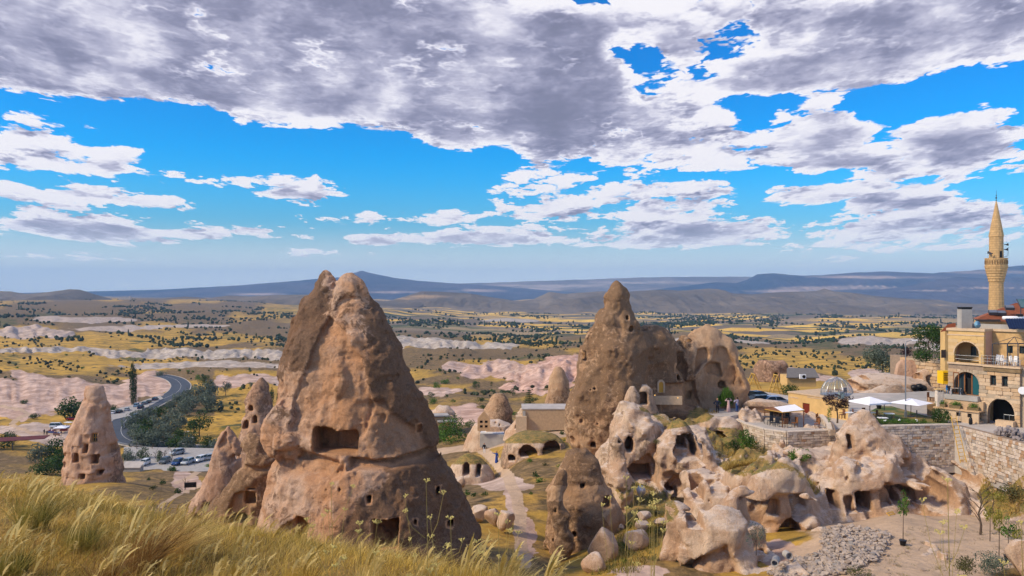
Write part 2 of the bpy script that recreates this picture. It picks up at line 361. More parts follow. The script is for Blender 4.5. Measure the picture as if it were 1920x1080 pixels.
# ------------------------------------------------------------------ carved rock from distance fields
import openvdb
class Rock:
    """rock masses as profiles (outline rows at a distance), joined, dented, roughened, carved and meshed"""
    def __init__(s): s.c = []; s.dents = []; s.holes = []; s.extra = []
    def prof(s, rows, Y, k=.9, kb=.6, lean=0., p=2.0, sm=None):
        """rows: (py, x left, x right) of the photograph at distance Y; k: depth over width"""
        rows = sorted(rows)
        z = np.array([(540-r[0])/F*Y for r in rows][::-1], np.float32)
        cx = np.array([((r[1]+r[2])/2-960)/F*Y for r in rows][::-1], np.float32)
        a = np.array([(r[2]-r[1])/2/F*Y for r in rows][::-1], np.float32)
        Yc = Y+s.deep*k*float(a.mean()); s.c.append((z, cx, a, Yc, k*(1+s.deep), lean, p, kb if sm is None else sm)); return s
    def ell(s, px, py, Y, rx, ry, rz, kb=.5):
        x, y, z = P(px, py, Y); s.c.append(('e', x, y, z, rx, ry, rz, kb)); return s
    def field(s, pts, slope=.62):
        """a rolling rock surface through (px, py, distance) points"""
        q = np.array([P(*p) for p in pts], float); A = q[:, :2]; n = len(q)
        K = np.sqrt(((A[:, None]-A[None])**2).sum(-1)+.25); Mx = np.zeros((n+1, n+1)); Mx[:n, :n] = K-np.eye(n)*.05; Mx[:n, n] = 1; Mx[n, :n] = 1
        w = np.linalg.solve(Mx, np.r_[q[:, 2], 0])
        gx = np.arange(A[:, 0].min()-6, A[:, 0].max()+6, .25); gy = np.arange(A[:, 1].min()-6, A[:, 1].max()+6, .25)
        X, Y = np.meshgrid(gx, gy, indexing='ij'); out = np.full(X.shape, w[n])
        for i in range(n): out += w[i]*np.sqrt((X-A[i, 0])**2+(Y-A[i, 1])**2+.25)
        s.H = (gx, gy, out.astype(np.float32), slope); return s
    def hz(s, x, y):
        gx, gy, T, sl = s.H
        fi = np.clip((x-gx[0])/.25, 0, len(gx)-1.001); fj = np.clip((y-gy[0])/.25, 0, len(gy)-1.001)
        i = fi.astype(np.int32); j = fj.astype(np.int32); a = (fi-i).astype(np.float32); b = (fj-j).astype(np.float32)
        return T[i, j]*(1-a)*(1-b)+T[i+1, j]*a*(1-b)+T[i, j+1]*(1-a)*b+T[i+1, j+1]*a*b
    warp = 0.; deep = 0.
    def base(s, x, y, z):
        if s.warp:
            wx = s.warp*vnoise(x*.33+3, y*.33, z*.33); wz = s.warp*.8*vnoise(x*.37+30, y*.37, z*.37+5); wy = s.warp*vnoise(x*.3+50, y*.3, z*.3); x = x+wx+.4*s.warp*vnoise(x*.9, y*.9+7, z*.9); z = z+wz; y = y+wy
        d = (z-s.hz(x, y))*s.H[3] if getattr(s, 'H', None) else None
        for c in s.c:
            if isinstance(c[0], str):
                _, cx, cy, cz, rx, ry, rz, kb = c
                q = np.sqrt(((x-cx)/rx)**2+((y-cy)/ry)**2+((z-cz)/rz)**2); e = (q-1)*min(rx, ry, rz)
            else:
                zt, cxt, at, Y, k, lean, p, kb = c
                cx = np.interp(z, zt, cxt).astype(np.float32); a = np.interp(z, zt, at).astype(np.float32)
                over = np.maximum(z-zt[-1], 0)
                dx = np.abs(x-cx); dy = np.abs(y-(Y+lean*(z-zt[0])))/k
                r = np.sqrt(dx*dx+dy*dy) if p == 2 else (dx**p+dy**p)**(1/p)
                e = (r-a)*.85
                e = np.where(over > 0, np.maximum(e, 0)+over*1.0, e)
            d = e if d is None else smin(d, e, kb)
        return d
    def hit(s, px, py, y0, y1):
        Y = np.linspace(y0, y1, 700).astype(np.float32)
        d = s.base((px-960)/F*Y, Y, (540-py)/F*Y)
        i = np.argmax(d < 0) if (d < 0).any() else int(np.argmin(d))
        return float(Y[i])
    def dent(s, pts, Y, depth, soft=.15, y0=None):
        """push the camera side of the rock in by depth within an outline"""
        s.dents.append(([((a-960)/F*Y, (540-b)/F*Y) for a, b in pts], depth, soft, Y)); return s
    def hole(s, px, py, w, h, depth, kind='box', y0=30, y1=140, tilt=0, r=.12, rim=0, Y=None):
        Y = s.hit(px, py, y0, y1) if Y is None else Y
        if kind in ('box', 'arch', 'ell') and depth >= 2: depth *= 1.3
        x, y, z = P(px, py, Y)
        s.holes.append((x, y, z, w/F*Y/2, h/F*Y/2, depth, kind, r, tilt)); return (x, y, z)
    def mesh(s, name, vox, lo, hi, noise, m_, ground=None, decim=.06, stat=None):
        nx, ny, nz = [int((hi[i]-lo[i])/vox)+2 for i in range(3)]
        xs = (lo[0]+vox*np.arange(nx)).astype(np.float32); ys = (lo[1]+vox*np.arange(ny)).astype(np.float32); zs = (lo[2]+vox*np.arange(nz)).astype(np.float32)
        # coarse pass marks the bricks near the surface
        c = 4
        Xc, Yc, Zc = np.meshgrid(xs[::c], ys[::c], zs[::c], indexing='ij')
        dc = s.base(Xc, Yc, Zc)
        from_idx = [np.minimum(np.arange(n)/c, m-1) for n, m in zip((nx, ny, nz), dc.shape)]
        i0 = [np.floor(f).astype(int) for f in from_idx]; near = np.abs(dc) < (vox*c*1.6+1.15)
        nn = near.copy()
        for ax in range(3):
            for sh in (1, -1): nn |= np.roll(near, sh, ax)
        D = dc[np.ix_(*i0)].astype(np.float32)
        full = nn[np.ix_(*i0)]
        D = np.where(full, D, np.where(D > 0, 2.0, -2.0)).astype(np.float32)
        I = np.nonzero(full)
        x = xs[I[0]]; y = ys[I[1]]; z = zs[I[2]]
        d = s.base(x, y, z)
        for f, amp, oc, mode in noise:
            if mode == 'r': d = d-amp*fbm(x, y, z, f, oc, .5, True)
            elif mode == 'f': d = d+amp*(lnoise(x*f, y*f, z*f)+.5*lnoise(x*f*2.1+9, y*f*2.1, z*f*2.1))
            elif mode == 'v': d = d+amp*fbm(x*1.0, y*1.0, z*.25, f, oc)
            elif mode == 'h': d = d+amp*fbm(x*.35, y*.35, z*1.6, f, oc)
            else: d = d+amp*fbm(x, y, z, f, oc)
        for pts, dep, soft, Y in s.dents:
            wx = .25*vnoise(x*.9, y*.1, z*.9); wz = .25*vnoise(x*.9+9, y*.1, z*.9)
            pd = poly_sd(x+wx, z+wz, pts)
            m2 = sstep(-pd, -soft, soft)*(y < Y+1.0)
            d = d+dep*m2
        dd = d.copy()
        for hx, hy, hz, w, h, dep, kind, r, tilt in s.holes:
            sel = np.nonzero((np.abs(x-hx) < w+1.5) & (np.abs(z-hz) < h+1.5) & (y > hy-3) & (y < hy+dep+2))[0]
            if not len(sel): continue
            X = x[sel]-hx-tilt*(y[sel]-hy); Yy = y[sel]-hy; Z = z[sel]-hz
            wob = .05*vnoise(x[sel]*2.1, y[sel]*2.1, z[sel]*2.1)+min(w, h)*.10*vnoise(x[sel]*.9/w, y[sel]*.7, z[sel]*.9/w)
            if kind == 'box':
                qx = np.abs(X)-(w-r); qz = np.abs(Z)-(h-r)
                e = np.sqrt(np.maximum(qx, 0)**2+np.maximum(qz, 0)**2)+np.minimum(np.maximum(qx, qz), 0)-r
            elif kind == 'arch':
                zc = h-w if h > w else 0.; rr = w if h > w else 1
                if h > w:
                    up = np.sqrt(X**2+(Z-zc)**2)-w; e = np.where(Z > zc, up, np.abs(X)-w)
                else:
                    up = (np.sqrt((X/w)**2+((Z+h*.3)/(h*1.3))**2)-1)*h; e = up
                e = np.maximum(e, -Z-h)
            else:
                e = (np.sqrt((X/w)**2+(Z/h)**2)-1)*min(w, h)
            if kind == 'bowl':
                e = (np.sqrt((X/w)**2+(Z/h)**2+(Yy/dep)**2)-1)*min(w, h, dep)
            else:
                e = np.maximum(e, np.maximum(-Yy-3, Yy-dep))
            d[sel] = np.maximum(d[sel], -(e+wob))
        if ground is not None: d = np.maximum(d, -(z-ground))
        D[full] = d
        D[:, :, 0] = 1; D[0] = np.maximum(D[0], .1); D[-1] = np.maximum(D[-1], .1); D[:, 0] = np.maximum(D[:, 0], .1); D[:, -1] = np.maximum(D[:, -1], .1); D[:, :, -1] = np.maximum(D[:, :, -1], .1)
        gr = openvdb.FloatGrid(background=3.0); gr.copyFromArray(np.clip(D, -3, 3).astype(np.float32), tolerance=0.0)
        pts, tris, quads = gr.convertToPolygons(isovalue=0.0, adaptivity=decim)
        pts = np.asarray(pts, np.float32)
        ii = [np.clip(pts[:, i].round().astype(int), 0, D.shape[i]-1) for i in range(3)]
        W = pts*vox+np.array(lo, np.float32)
        # fresh = surface made by a hole or a dent
        x, y, z = W[:, 0], W[:, 1], W[:, 2]
        fresh = np.zeros(len(W), np.float32)
        for hx, hy, hz, w, h, dep, kind, r, tilt in s.holes:
            b_ = (np.abs(x-hx-tilt*(y-hy)) < w*1.02+.06) & (np.abs(z-hz) < h*1.02+.06) & (y > hy-.6) & (y < hy+dep+.3)
            fresh[b_] = 1
        for pts_, dep, soft, Y in s.dents:
            wx = .25*vnoise(x*.9, y*.1, z*.9); wz = .25*vnoise(x*.9+9, y*.1, z*.9)
            fresh = np.maximum(fresh, sstep(-poly_sd(x+wx, z+wz, pts_), -.1, .25)*(y < Y+1)*min(1, max(0, dep)*1.6)*.75)
        tris = np.asarray(tris, np.int32).reshape(-1, 3)[:, ::1]; quads = np.asarray(quads, np.int32).reshape(-1, 4)
        crust = s.crust(x, y, z) if hasattr(s, 'crust') else .5+.5*fbm(x, y, z, .12, 2)
        print(name, 'cells', nx*ny*nz, 'active', len(I[0]), 'faces', len(tris)+len(quads))
        return W, [tris[:, ::-1], quads[:, ::-1]], fresh, crust
    def build(s, name, vox, lo, hi, noise, m_, label=None, cat=None, **k):
        W, fs, fresh, crust = s.mesh(name, vox, lo, hi, noise, m_, **k)
        veg = s.veg(W[:, 0], W[:, 1], W[:, 2]) if hasattr(s, 'veg') else np.zeros(len(W), np.float32)
        if hasattr(s, 'split'):
            outs = []
            for nm, lab, ct, test in s.split:
                o0 = None; nf = []; used = np.zeros(len(W), bool)
                for f_ in fs:
                    if len(f_):
                        c_ = W[f_].mean(1); k_ = f_[s.part_of(c_[:, 0], c_[:, 1], c_[:, 2]) == test]; nf.append(k_); used[k_.ravel()] = True
                mp = np.cumsum(used)-1; Wv = W[used]; o0 = np.array([Wv[:, 0].mean(), Wv[:, 1].mean(), Wv[:, 2].min()], np.float32)
                me = np_mesh(nm, Wv-o0, [mp[k_] for k_ in nf if len(k_)], m_, smooth=True, attrs={'fresh': fresh[used], 'crust': np.clip(crust[used], 0, 1), 'veg': veg[used]})
                outs.append(tag(obj(nm, me, None, loc=tuple(float(t) for t in o0)), lab, ct))
            return outs
        o0 = np.array([(lo[0]+hi[0])/2, (lo[1]+hi[1])/2, lo[2]], np.float32)
        me = np_mesh(name, W-o0, fs, m_, smooth=True, attrs={'fresh': fresh, 'crust': np.clip(crust, 0, 1), 'veg': veg})
        o = obj(name, me, None, loc=tuple(float(t) for t in o0))
        return tag(o, label, cat)
# ------------------------------------------------------------------ the ground: one sheet from the photographer's slope to the horizon
TP = [  # (px, py, distance) of ground seen in the photograph
 (1650,1040,52),(1500,1095,49),(1750,1000,58),(1880,1060,50),(1900,985,60),(2100,1060,50),(1300,1110,50),(1150,1075,54),(1700,960,64),(1560,1000,57),(1800,960,66),
 (1240,960,72),(1180,1000,66),(1350,960,72),
 (960,960,80),(985,1040,62),(940,880,125),(905,848,150),(900,1000,70),(880,940,88),(1040,1055,66),(1040,900,98),(1000,880,112),(960,905,100),(1000,824,129),(1045,822,129),(955,838,129),(1000,874,114),(1040,874,113),
 (700,1040,60),(500,1040,60),(330,1010,66),(200,1010,70),(0,1000,72),(-200,1000,74),
 (450,960,82),(350,955,96),(175,905,128),(60,930,110),(-150,930,112),(250,905,130),(300,935,112),
 (850,815,200),(900,795,215),(1000,810,170),(1060,800,160),(900,745,320),(830,705,450),(860,765,270),(1000,750,300),(820,760,290),
 (1100,780,170),(1300,800,130),(1420,800,128),(1450,815,110),(1600,815,104),(1700,815,100),(1850,815,100),(2050,815,100),(1560,745,150),(1650,740,155),(1750,735,160),(1900,735,170),(1450,725,200),
 (1300,870,98),(1400,900,90),(1500,940,80),(1600,960,75),(1750,960,76),(1900,940,76),(1250,905,92),
 (960,720,400),(1070,690,420),(1000,672,540),(900,690,520),(850,665,620),(1060,655,640),
 (230,822,280),(300,838,262),(400,845,255),(100,812,290),(0,820,285),(-200,820,285),(330,870,238),(400,868,240),(250,870,238),(480,850,250),
 (250,785,318),(215,790,310),(290,755,362),(335,725,430),(345,712,455),(300,706,470),(100,775,340),(0,775,340),(-200,775,345),(60,800,300),(400,760,360),(440,720,440),(480,740,400),(390,800,310),(450,780,340),(530,730,420),
 (330,920,180),(400,900,195),(450,890,205),(300,895,205),(200,880,230),(100,870,235),(0,860,240),
 (100,690,475),(200,695,480),(300,700,490),(0,690,470),(-150,690,470),(400,690,520),(500,690,520),(600,690,520),(700,700,500),
 (50,672,620),(200,675,640),(350,680,600),(450,675,640),(600,672,660),
 (100,652,790),(300,655,820),(500,655,860),(0,645,800),(-200,645,800),(700,655,880),(800,660,800),
 (50,615,1050),(150,625,1050),(250,635,1000),(0,605,1150),(-200,600,1200),(350,625,1200),(500,622,1300),
 (100,590,1700),(300,600,1700),(500,600,1800),(0,578,2100),(200,572,2500),(400,580,2500),(600,590,2300),(-200,578,2200),
 (50,566,3400),(250,565,3400),(450,566,3800),(700,580,3400),(850,600,2300),(1000,600,2400),(900,620,1500),(1000,635,1100),(800,630,1100),(1100,640,1050),
 (1400,660,800),(1500,670,650),(1600,690,480),(1450,685,520),(1700,690,440),(1800,690,420),(1950,690,420),(1550,650,900),(1700,650,900),(1850,650,900),
 (1300,625,1400),(1500,625,1500),(1700,620,1600),(1900,620,1600),(1200,605,2400),(1500,600,2600),(1800,598,2800),(2100,598,2800),
 (900,585,3800),(1100,588,3800),(1300,590,4000),(1500,588,4200),(1700,590,4200),(1900,590,4200),(2150,590,4200),
 (-250,560,6000),(200,560,6500),(600,566,6500),(1000,568,7000),(1400,570,7000),(1800,570,7000),(2200,570,7000),
 (-300,555,12000),(500,556,12000),(1200,557,12000),(1900,557,12000),(2300,557,12000)]
TP = np.array(TP, np.float64)
def uw(px, Y): return np.stack([(np.asarray(px)-960)/F*1.6, np.log(np.asarray(Y, float))*.55], -1)
_A = uw(TP[:, 0], TP[:, 2]); _z = (540-TP[:, 1])/F*TP[:, 2]
_s = np.log(-_z)     # heights span decades: fit their logarithm
def _phi(r2): return np.sqrt(r2+.03**2)
_K = _phi(((_A[:, None]-_A[None])**2).sum(-1)); _n = len(_A)
_M = np.zeros((_n+3, _n+3)); _M[:_n, :_n] = _K-np.eye(_n)*.004; _M[:_n, _n] = 1; _M[:_n, _n+1] = _A[:, 0]; _M[:_n, _n+2] = _A[:, 1]; _M[_n:, :_n] = _M[:_n, _n:].T
_w = np.linalg.solve(_M, np.r_[_s, 0, 0, 0])
def base_z(x, y):
    sh = np.shape(x); x = np.ravel(np.asarray(x, float)); y = np.ravel(np.asarray(y, float))
    yy = np.maximum(y, 30.)
    A = np.stack([x/yy*1.6, np.log(yy)*.55], -1); out = np.empty(len(x))
    for i in range(0, len(x), 20000):
        a = A[i:i+20000]
        out[i:i+20000] = _phi(((a[:, None]-_A[None])**2).sum(-1)) @ _w[:_n]+_w[_n]+a @ _w[_n+1:]
    return (-np.exp(out)).reshape(sh)
def hill_z(x, y):
    """the grassy slope under the photographer"""
    yc = 14-(x+9)*.47
    z = -1.9-.12*y-.078*(x+9)-.045*np.maximum(x-1, 0)**2
    return z-.11*np.maximum(y-yc, 0)**2
def in_px(px, py, cx, cy, rx, ry): return np.exp(-(((px-cx)/rx)**2+((py-cy)/ry)**2)**1.5)
def terrain_z(x, y):
    x = np.asarray(x, np.float64); y = np.asarray(y, np.float64)
    z = base_z(x, y)
    z = np.maximum(z, hill_z(x, y)-.0)+.0
    return z
ROAD = [(590,846),(500,846),(400,845),(330,842),(270,836),(235,828),(224,812),(230,795),(248,780),(275,765),(310,748),(335,736),(341,724),(332,714),(318,708),(298,705)]
ROADY = []

# pale tuff slopes: (px, py, rx, ry, pinkness, relief)
TUFF = [(60,735,150,40,.55,.45),(170,745,120,32,.55,.45),(280,722,55,26,.55,.3),(20,775,60,14,.6,.1),
 (40,622,70,14,.25,1),(110,628,30,10,.25,1),(160,600,120,6,.2,.3),(220,618,90,5,.2,.4),(330,612,90,4,.1,.3),
 (60,662,90,7,.05,1),(150,660,60,7,.05,1),(230,668,60,8,.05,1),(330,664,70,8,.0,1.2),(430,668,80,9,.0,1.2),(510,672,50,9,.05,1),(350,685,130,7,.05,.4),(450,690,90,6,.1,.4),
 (820,650,90,13,.0,1.4),(900,648,90,8,.0,1),(780,640,60,8,.0,1),(700,660,80,10,.0,1),
 (860,690,40,9,.5,.8),(900,700,50,14,.6,1),(940,690,45,16,.55,1.1),(985,700,60,16,.7,1.3),(1030,705,60,22,.85,1.3),(1065,690,40,26,.9,1.3),(985,725,50,14,.8,1.1),
 (830,735,40,10,.5,.4),(470,715,60,10,.5,.3),(430,722,40,8,.6,.3),(530,720,30,10,.4,.5),
 (70,810,90,14,.3,.1),(140,825,90,16,.3,.1),(450,856,60,7,.3,0),(330,858,60,5,.2,0),
 (1630,700,40,10,.4,.5),(1480,700,50,10,.5,.4),(1540,710,40,8,.5,.4),(1450,690,40,6,.4,.4),(830,780,60,14,.7,.3),(900,780,60,20,.7,.2),
 (350,905,30,16,.5,.1),(960,600,60,3,0,0),(1340,640,100,4,0,.3),(1650,640,100,6,.1,.5),(1760,650,60,5,.1,.5),
 (985,1010,22,50,.6,.0),(960,930,16,34,.5,0),(1500,1040,80,30,.6,0),(1200,1080,60,20,.5,0),(940,905,60,12,.4,0)]
PATHS = [[(820,848),(860,842),(900,838),(935,830),(980,822),(1060,812)],[(900,840),(925,860),(950,890),(965,920),(975,960),(975,1000),(985,1060)],[(0,762),(40,768),(55,776),(35,785),(20,800),(60,815),(120,812)],[(330,905),(360,895),(380,880)],[(650,1100),(900,1080)],[(300,950),(340,925),(372,910)]]
YR = np.concatenate([np.geomspace(2.2, 30, 90)[:-1], np.geomspace(30, 200, 190)[:-1], np.geomspace(200, 5000, 330)[:-1], np.geomspace(5000, 16000, 24)])
US = np.concatenate([np.linspace(-.92, -.68, 14), np.linspace(-.675, .675, 480), np.linspace(.68, .92, 14)])
YY, UU = np.meshgrid(YR, US, indexing='ij'); XX = UU*YY
ZZ = base_z(XX, YY)
PX = 960+UU*F; PY = 540-ZZ/YY*F
def polydist(pts, px, py, asp=1.):
    d = np.full(px.shape, 1e9)
    for (x0, y0), (x1, y1) in zip(pts[:-1], pts[1:]):
        ex, ey = x1-x0, (y1-y0)*asp; t = np.clip(((px-x0)*ex+(py-y0)*asp*ey)/(ex*ex+ey*ey+1e-9), 0, 1)
        d = np.minimum(d, np.hypot(px-x0-ex*t, (py-y0)*asp-ey*t))
    return d
nzw = fbm(PX/34, PY/9, 0*PX, 1, 4)
tuff = np.zeros(PX.shape); pink = np.zeros(PX.shape); rel = np.zeros(PX.shape)
far_ = YY > 26
for cx, cy, rx, ry, pk, re_ in TUFF:
    q_ = in_px(PX+nzw*rx*.5, PY+nzw*ry*.6, cx, cy, rx, ry); w_ = sstep(q_, .28, .55)*far_
    rel = np.maximum(rel, q_*re_*far_); pink = np.where(w_ > tuff, pk, pink); tuff = np.maximum(tuff, w_)
Yf = np.minimum(YY, 1500)
road_d = polydist([(a, b) for a, b in ROAD], PX, PY, 2.2)
flat = np.maximum(sstep(road_d, 40, 14)*(YY > 220)*(YY < 520), ((YY > 225) & (YY < 300) & (PX < 640) & (PX > 220)).astype(float))
# erosion grooves on the pale slopes, gentle folds elsewhere
gro = fbm(XX/Yf*420, np.log(YY)*45, 0*XX+2, .19, 4, .5, True)
ZZ = ZZ+(gro*.5-.1)*rel*Yf*.017
ZZ = ZZ+fbm(XX/Yf*400, np.log(YY)*90, 0*XX+5, .022, 5)*Yf*.010*(1-flat)*sstep(YY, 120, 300)*(1-.5*tuff)
ZZ = ZZ+fbm(XX, YY, 0*XX, .09, 5)*.55*(1-flat)*sstep(YY, 30, 50)*(YY < 400)
hz_ = hill_z(XX, YY)+fbm(XX, YY, 0*XX, .5, 4)*.18
onhill = hz_ > ZZ
ZZ = np.maximum(ZZ, hz_)
path = np.zeros(PX.shape)
for i_, p_ in enumerate(PATHS): path = np.maximum(path, sstep(polydist(p_, PX+nzw*3, PY+nzw*2, 1.8), 16 if i_ in (0, 1) else 7, 8 if i_ in (0, 1) else 3))*1.0
for c_ in ((1690,1040,230,95),(1900,1010,150,70)): path = np.maximum(path, .85*sstep(in_px(PX+nzw*30, PY+nzw*12, *c_), .3, .6))
path *= far_*~onhill
gold = sstep(fbm(PX/160, PY/22, 0*PX+3, 1, 4)+.12, -.1, .35)
green = sstep(fbm(PX/90, PY/14, 0*PX+8, 1, 4)-.12, .0, .3)
# lawns and scrub near the village
def patch(pts, soft=6): return sstep(-poly_sd(PX+nzw*6, PY+nzw*4, pts), -soft, soft)*far_
green = np.maximum(green*(YY > 500), patch([(350,780),(420,740),(500,740),(560,800),(420,840),(260,835)])*.7)
gold = np.maximum(np.where(YY > 320, gold, .45+.4*gold), patch([(400,700),(560,700),(560,800),(400,800)])*.8)
gold = np.where(onhill, .75, gold)
terr_z_grid = ZZ
def ground_z(x, y):
    """height of the finished ground sheet"""
    x = np.asarray(x, float); y = np.asarray(y, float)
    fi = np.interp(y, YR, np.arange(len(YR))); fj = np.interp(x/y, US, np.arange(len(US)))
    i = np.clip(fi.astype(int), 0, len(YR)-2); j = np.clip(fj.astype(int), 0, len(US)-2); a = fi-i; b = fj-j
    return (ZZ[i, j]*(1-a)*(1-b)+ZZ[i+1, j]*a*(1-b)+ZZ[i, j+1]*(1-a)*b+ZZ[i+1, j+1]*a*b)
def ground_at(px, py, ymin=40, ymax=9000):
    """where the ray through a photo point meets the ground"""
    Y = np.geomspace(ymin, ymax, 4000); X = (px-960)/F*Y; Z = (540-py)/F*Y
    g_ = ground_z(X, Y); i = np.argmax(g_ > Z)
    if not (g_ > Z).any(): i = len(Y)-1
    return float(X[i]), float(Y[i]), float(g_[i])
def terrain_bld(g, b, out):
    pos = g('ShaderNodeNewGeometry').outputs['Position']
    A = lambda n: g('ShaderNodeAttribute', attribute_name=n).outputs['Fac']
    px2 = g.v('MULTIPLY', pos, (1, 1, 0))
    f1 = g.noise(px2, .006, 8, .62); f2 = g.noise(px2, .05, 7, .65); f3 = g.noise(pos, .7, 7, .7); f4 = g.noise(pos, 6, 4, .7)
    mid = g.m('ADD', g.m('MULTIPLY', f1, .45), g.m('MULTIPLY', f2, .55))
    soil = g.mix(g.ss(f3, .35, .65), (.11, .075, .03), (.24, .155, .075))
    grass = g.mix(g.ss(f2, .35, .65), (.60, .35, .055), (.30, .19, .04))
    gm = g.ss(g.m('ADD', g.m('ADD', mid, g.m('MULTIPLY', g.m('SUBTRACT', f3, .5), .28)), g.m('MULTIPLY_ADD', A('gold'), .35, -.20)), .42, .62)
    c = g.mix(gm, soil, grass)
    gn = g.mix(f4, (.035, .05, .012), (.10, .11, .03))
    c = g.mix(g.m('MULTIPLY', g.ss(g.m('ADD', f2, g.m('MULTIPLY_ADD', A('green'), .3, -.26)), .48, .56), .85), c, gn)
    # parcels of stubble, fallow and orchard on the plain; gold ones also paint sunlight
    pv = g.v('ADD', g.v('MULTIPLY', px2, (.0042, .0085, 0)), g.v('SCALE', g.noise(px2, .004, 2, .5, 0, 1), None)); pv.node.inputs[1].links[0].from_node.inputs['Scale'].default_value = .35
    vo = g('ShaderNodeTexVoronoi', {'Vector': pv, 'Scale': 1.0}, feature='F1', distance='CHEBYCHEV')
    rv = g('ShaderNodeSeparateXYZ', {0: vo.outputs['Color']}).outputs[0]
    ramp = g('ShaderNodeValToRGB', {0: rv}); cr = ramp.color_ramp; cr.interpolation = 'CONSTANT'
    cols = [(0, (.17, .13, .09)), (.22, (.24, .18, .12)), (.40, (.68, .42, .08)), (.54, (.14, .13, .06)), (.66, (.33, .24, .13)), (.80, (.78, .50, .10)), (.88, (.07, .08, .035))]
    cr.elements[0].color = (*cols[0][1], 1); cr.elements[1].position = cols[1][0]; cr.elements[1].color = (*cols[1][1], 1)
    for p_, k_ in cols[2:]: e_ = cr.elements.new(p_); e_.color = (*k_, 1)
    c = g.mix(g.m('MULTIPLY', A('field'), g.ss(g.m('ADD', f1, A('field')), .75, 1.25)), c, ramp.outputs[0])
    st = g.noise(g.v('MULTIPLY', pos, (1, 1, 3)), .12, 7, .6)
    white = g.mix(g.ss(st, .38, .66), (.33, .28, .23), (.53, .46, .40)); pk = g.mix(g.ss(st, .38, .66), (.44, .24, .17), (.70, .44, .34))
    tc = g.mix(A('pink'), white, pk)
    tm = g.ss(g.m('ADD', A('tuff'), g.m('ADD', g.m('MULTIPLY', g.m('SUBTRACT', f2, .5), 1.0), g.m('MULTIPLY', g.m('SUBTRACT', f3, .5), .7))), .36, .72)
    c = g.mix(tm, c, tc)
    c = g.mix(g.m('MULTIPLY', g.ss(g.m('ADD', A('path'), g.m('MULTIPLY', g.m('SUBTRACT', f3, .5), .5)), .35, .7), .95), c, g.mix(f4, (.40, .27, .17), (.58, .43, .31)))
    vs_ = g('ShaderNodeTexVoronoi', {'Vector': g.v('ADD', g.v('MULTIPLY', pos, (.16, .16, 0)), g.v('SCALE', g.noise(px2, .4, 2, .5, 0, 1), None)), 'Scale': 1.0}, feature='F1'); vs_.inputs[0].links[0].from_node.inputs[1].links[0].from_node.inputs['Scale'].default_value = .8
    dot = g.m('MULTIPLY', g.m('MULTIPLY', g.ss(vs_.outputs['Distance'], .42, .22), g.ss(g.noise(px2, .02, 4, .6), .47, .56)), g.m('MULTIPLY_ADD', A('tuff'), -.7, .8))
    dot = g.m('MULTIPLY', dot, g.ss(g('ShaderNodeSeparateXYZ', {0: pos}).outputs[1], 150, 260))
    c = g.mix(dot, c, (.045, .05, .022))
    sp_ = g.m('MULTIPLY_ADD', g.m('ADD', f3, g.noise(px2, .25, 6, .7)), .62, .38)
    vn = g.v('SCALE', c, None); g.t.links.new(sp_, vn.node.inputs['Scale'])
    setin(g, b, 'Base Color', vn); b.inputs['Roughness'].default_value = .95
    h = g.m('ADD', g.m('MULTIPLY', g.noise(pos, .3, 8, .65), 2.0), g.m('MULTIPLY', f4, .12))
    setin(g, b, 'Normal', g('ShaderNodeBump', {'Height': h, 'Strength': .7, 'Distance': .5}).outputs[0])
TM = mat('dry_ground', terrain_bld)
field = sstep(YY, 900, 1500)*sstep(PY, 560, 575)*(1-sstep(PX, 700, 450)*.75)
ni, nj = XX.shape; ix = np.arange(ni*nj).reshape(ni, nj)
fq = np.stack([ix[:-1, :-1], ix[:-1, 1:], ix[1:, 1:], ix[1:, :-1]], -1).reshape(-1, 4)
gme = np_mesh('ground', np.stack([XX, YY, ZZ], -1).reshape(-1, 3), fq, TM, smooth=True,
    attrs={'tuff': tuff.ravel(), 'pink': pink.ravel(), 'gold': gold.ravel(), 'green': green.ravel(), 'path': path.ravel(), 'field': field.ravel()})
tag(obj('ground', gme), 'dry golden and pale tuff ground running from the slope to the plain', kind='structure')

# ridges and mountains, each a real mound behind the plain
def hill_bld(c1, c2, c3, sc=1.):
    def f(g, b, out):
        pos = g('ShaderNodeNewGeometry').outputs['Position']; A = g('ShaderNodeAttribute', attribute_name='painted_sun').outputs['Fac']
        n1 = g.noise(g.v('MULTIPLY', pos, (1, 1, 2.5)), .0016*sc, 8, .62, .4); n2 = g.noise(pos, .009*sc, 8, .65)
        c = g.mix(g.ss(n1, .38, .64), c1, c2)
        c = g.mix(g.m('MULTIPLY', g.ss(n2, .55, .68), .6), c, tuple(x*.6 for x in c1))
        c = g.mix(g.m('MULTIPLY', g.ss(g.m('ADD', A, g.m('MULTIPLY', g.m('SUBTRACT', n1, .5), 1.9)), .35, 1.15), .7), c, c3)  # sunlit patches are put into the hill colour
        setin(g, b, 'Base Color', c); b.inputs['Roughness'].default_value = 1
        setin(g, b, 'Normal', g('ShaderNodeBump', {'Height': n2, 'Strength': 1.0, 'Distance': 40/sc}).outputs[0])
    return f
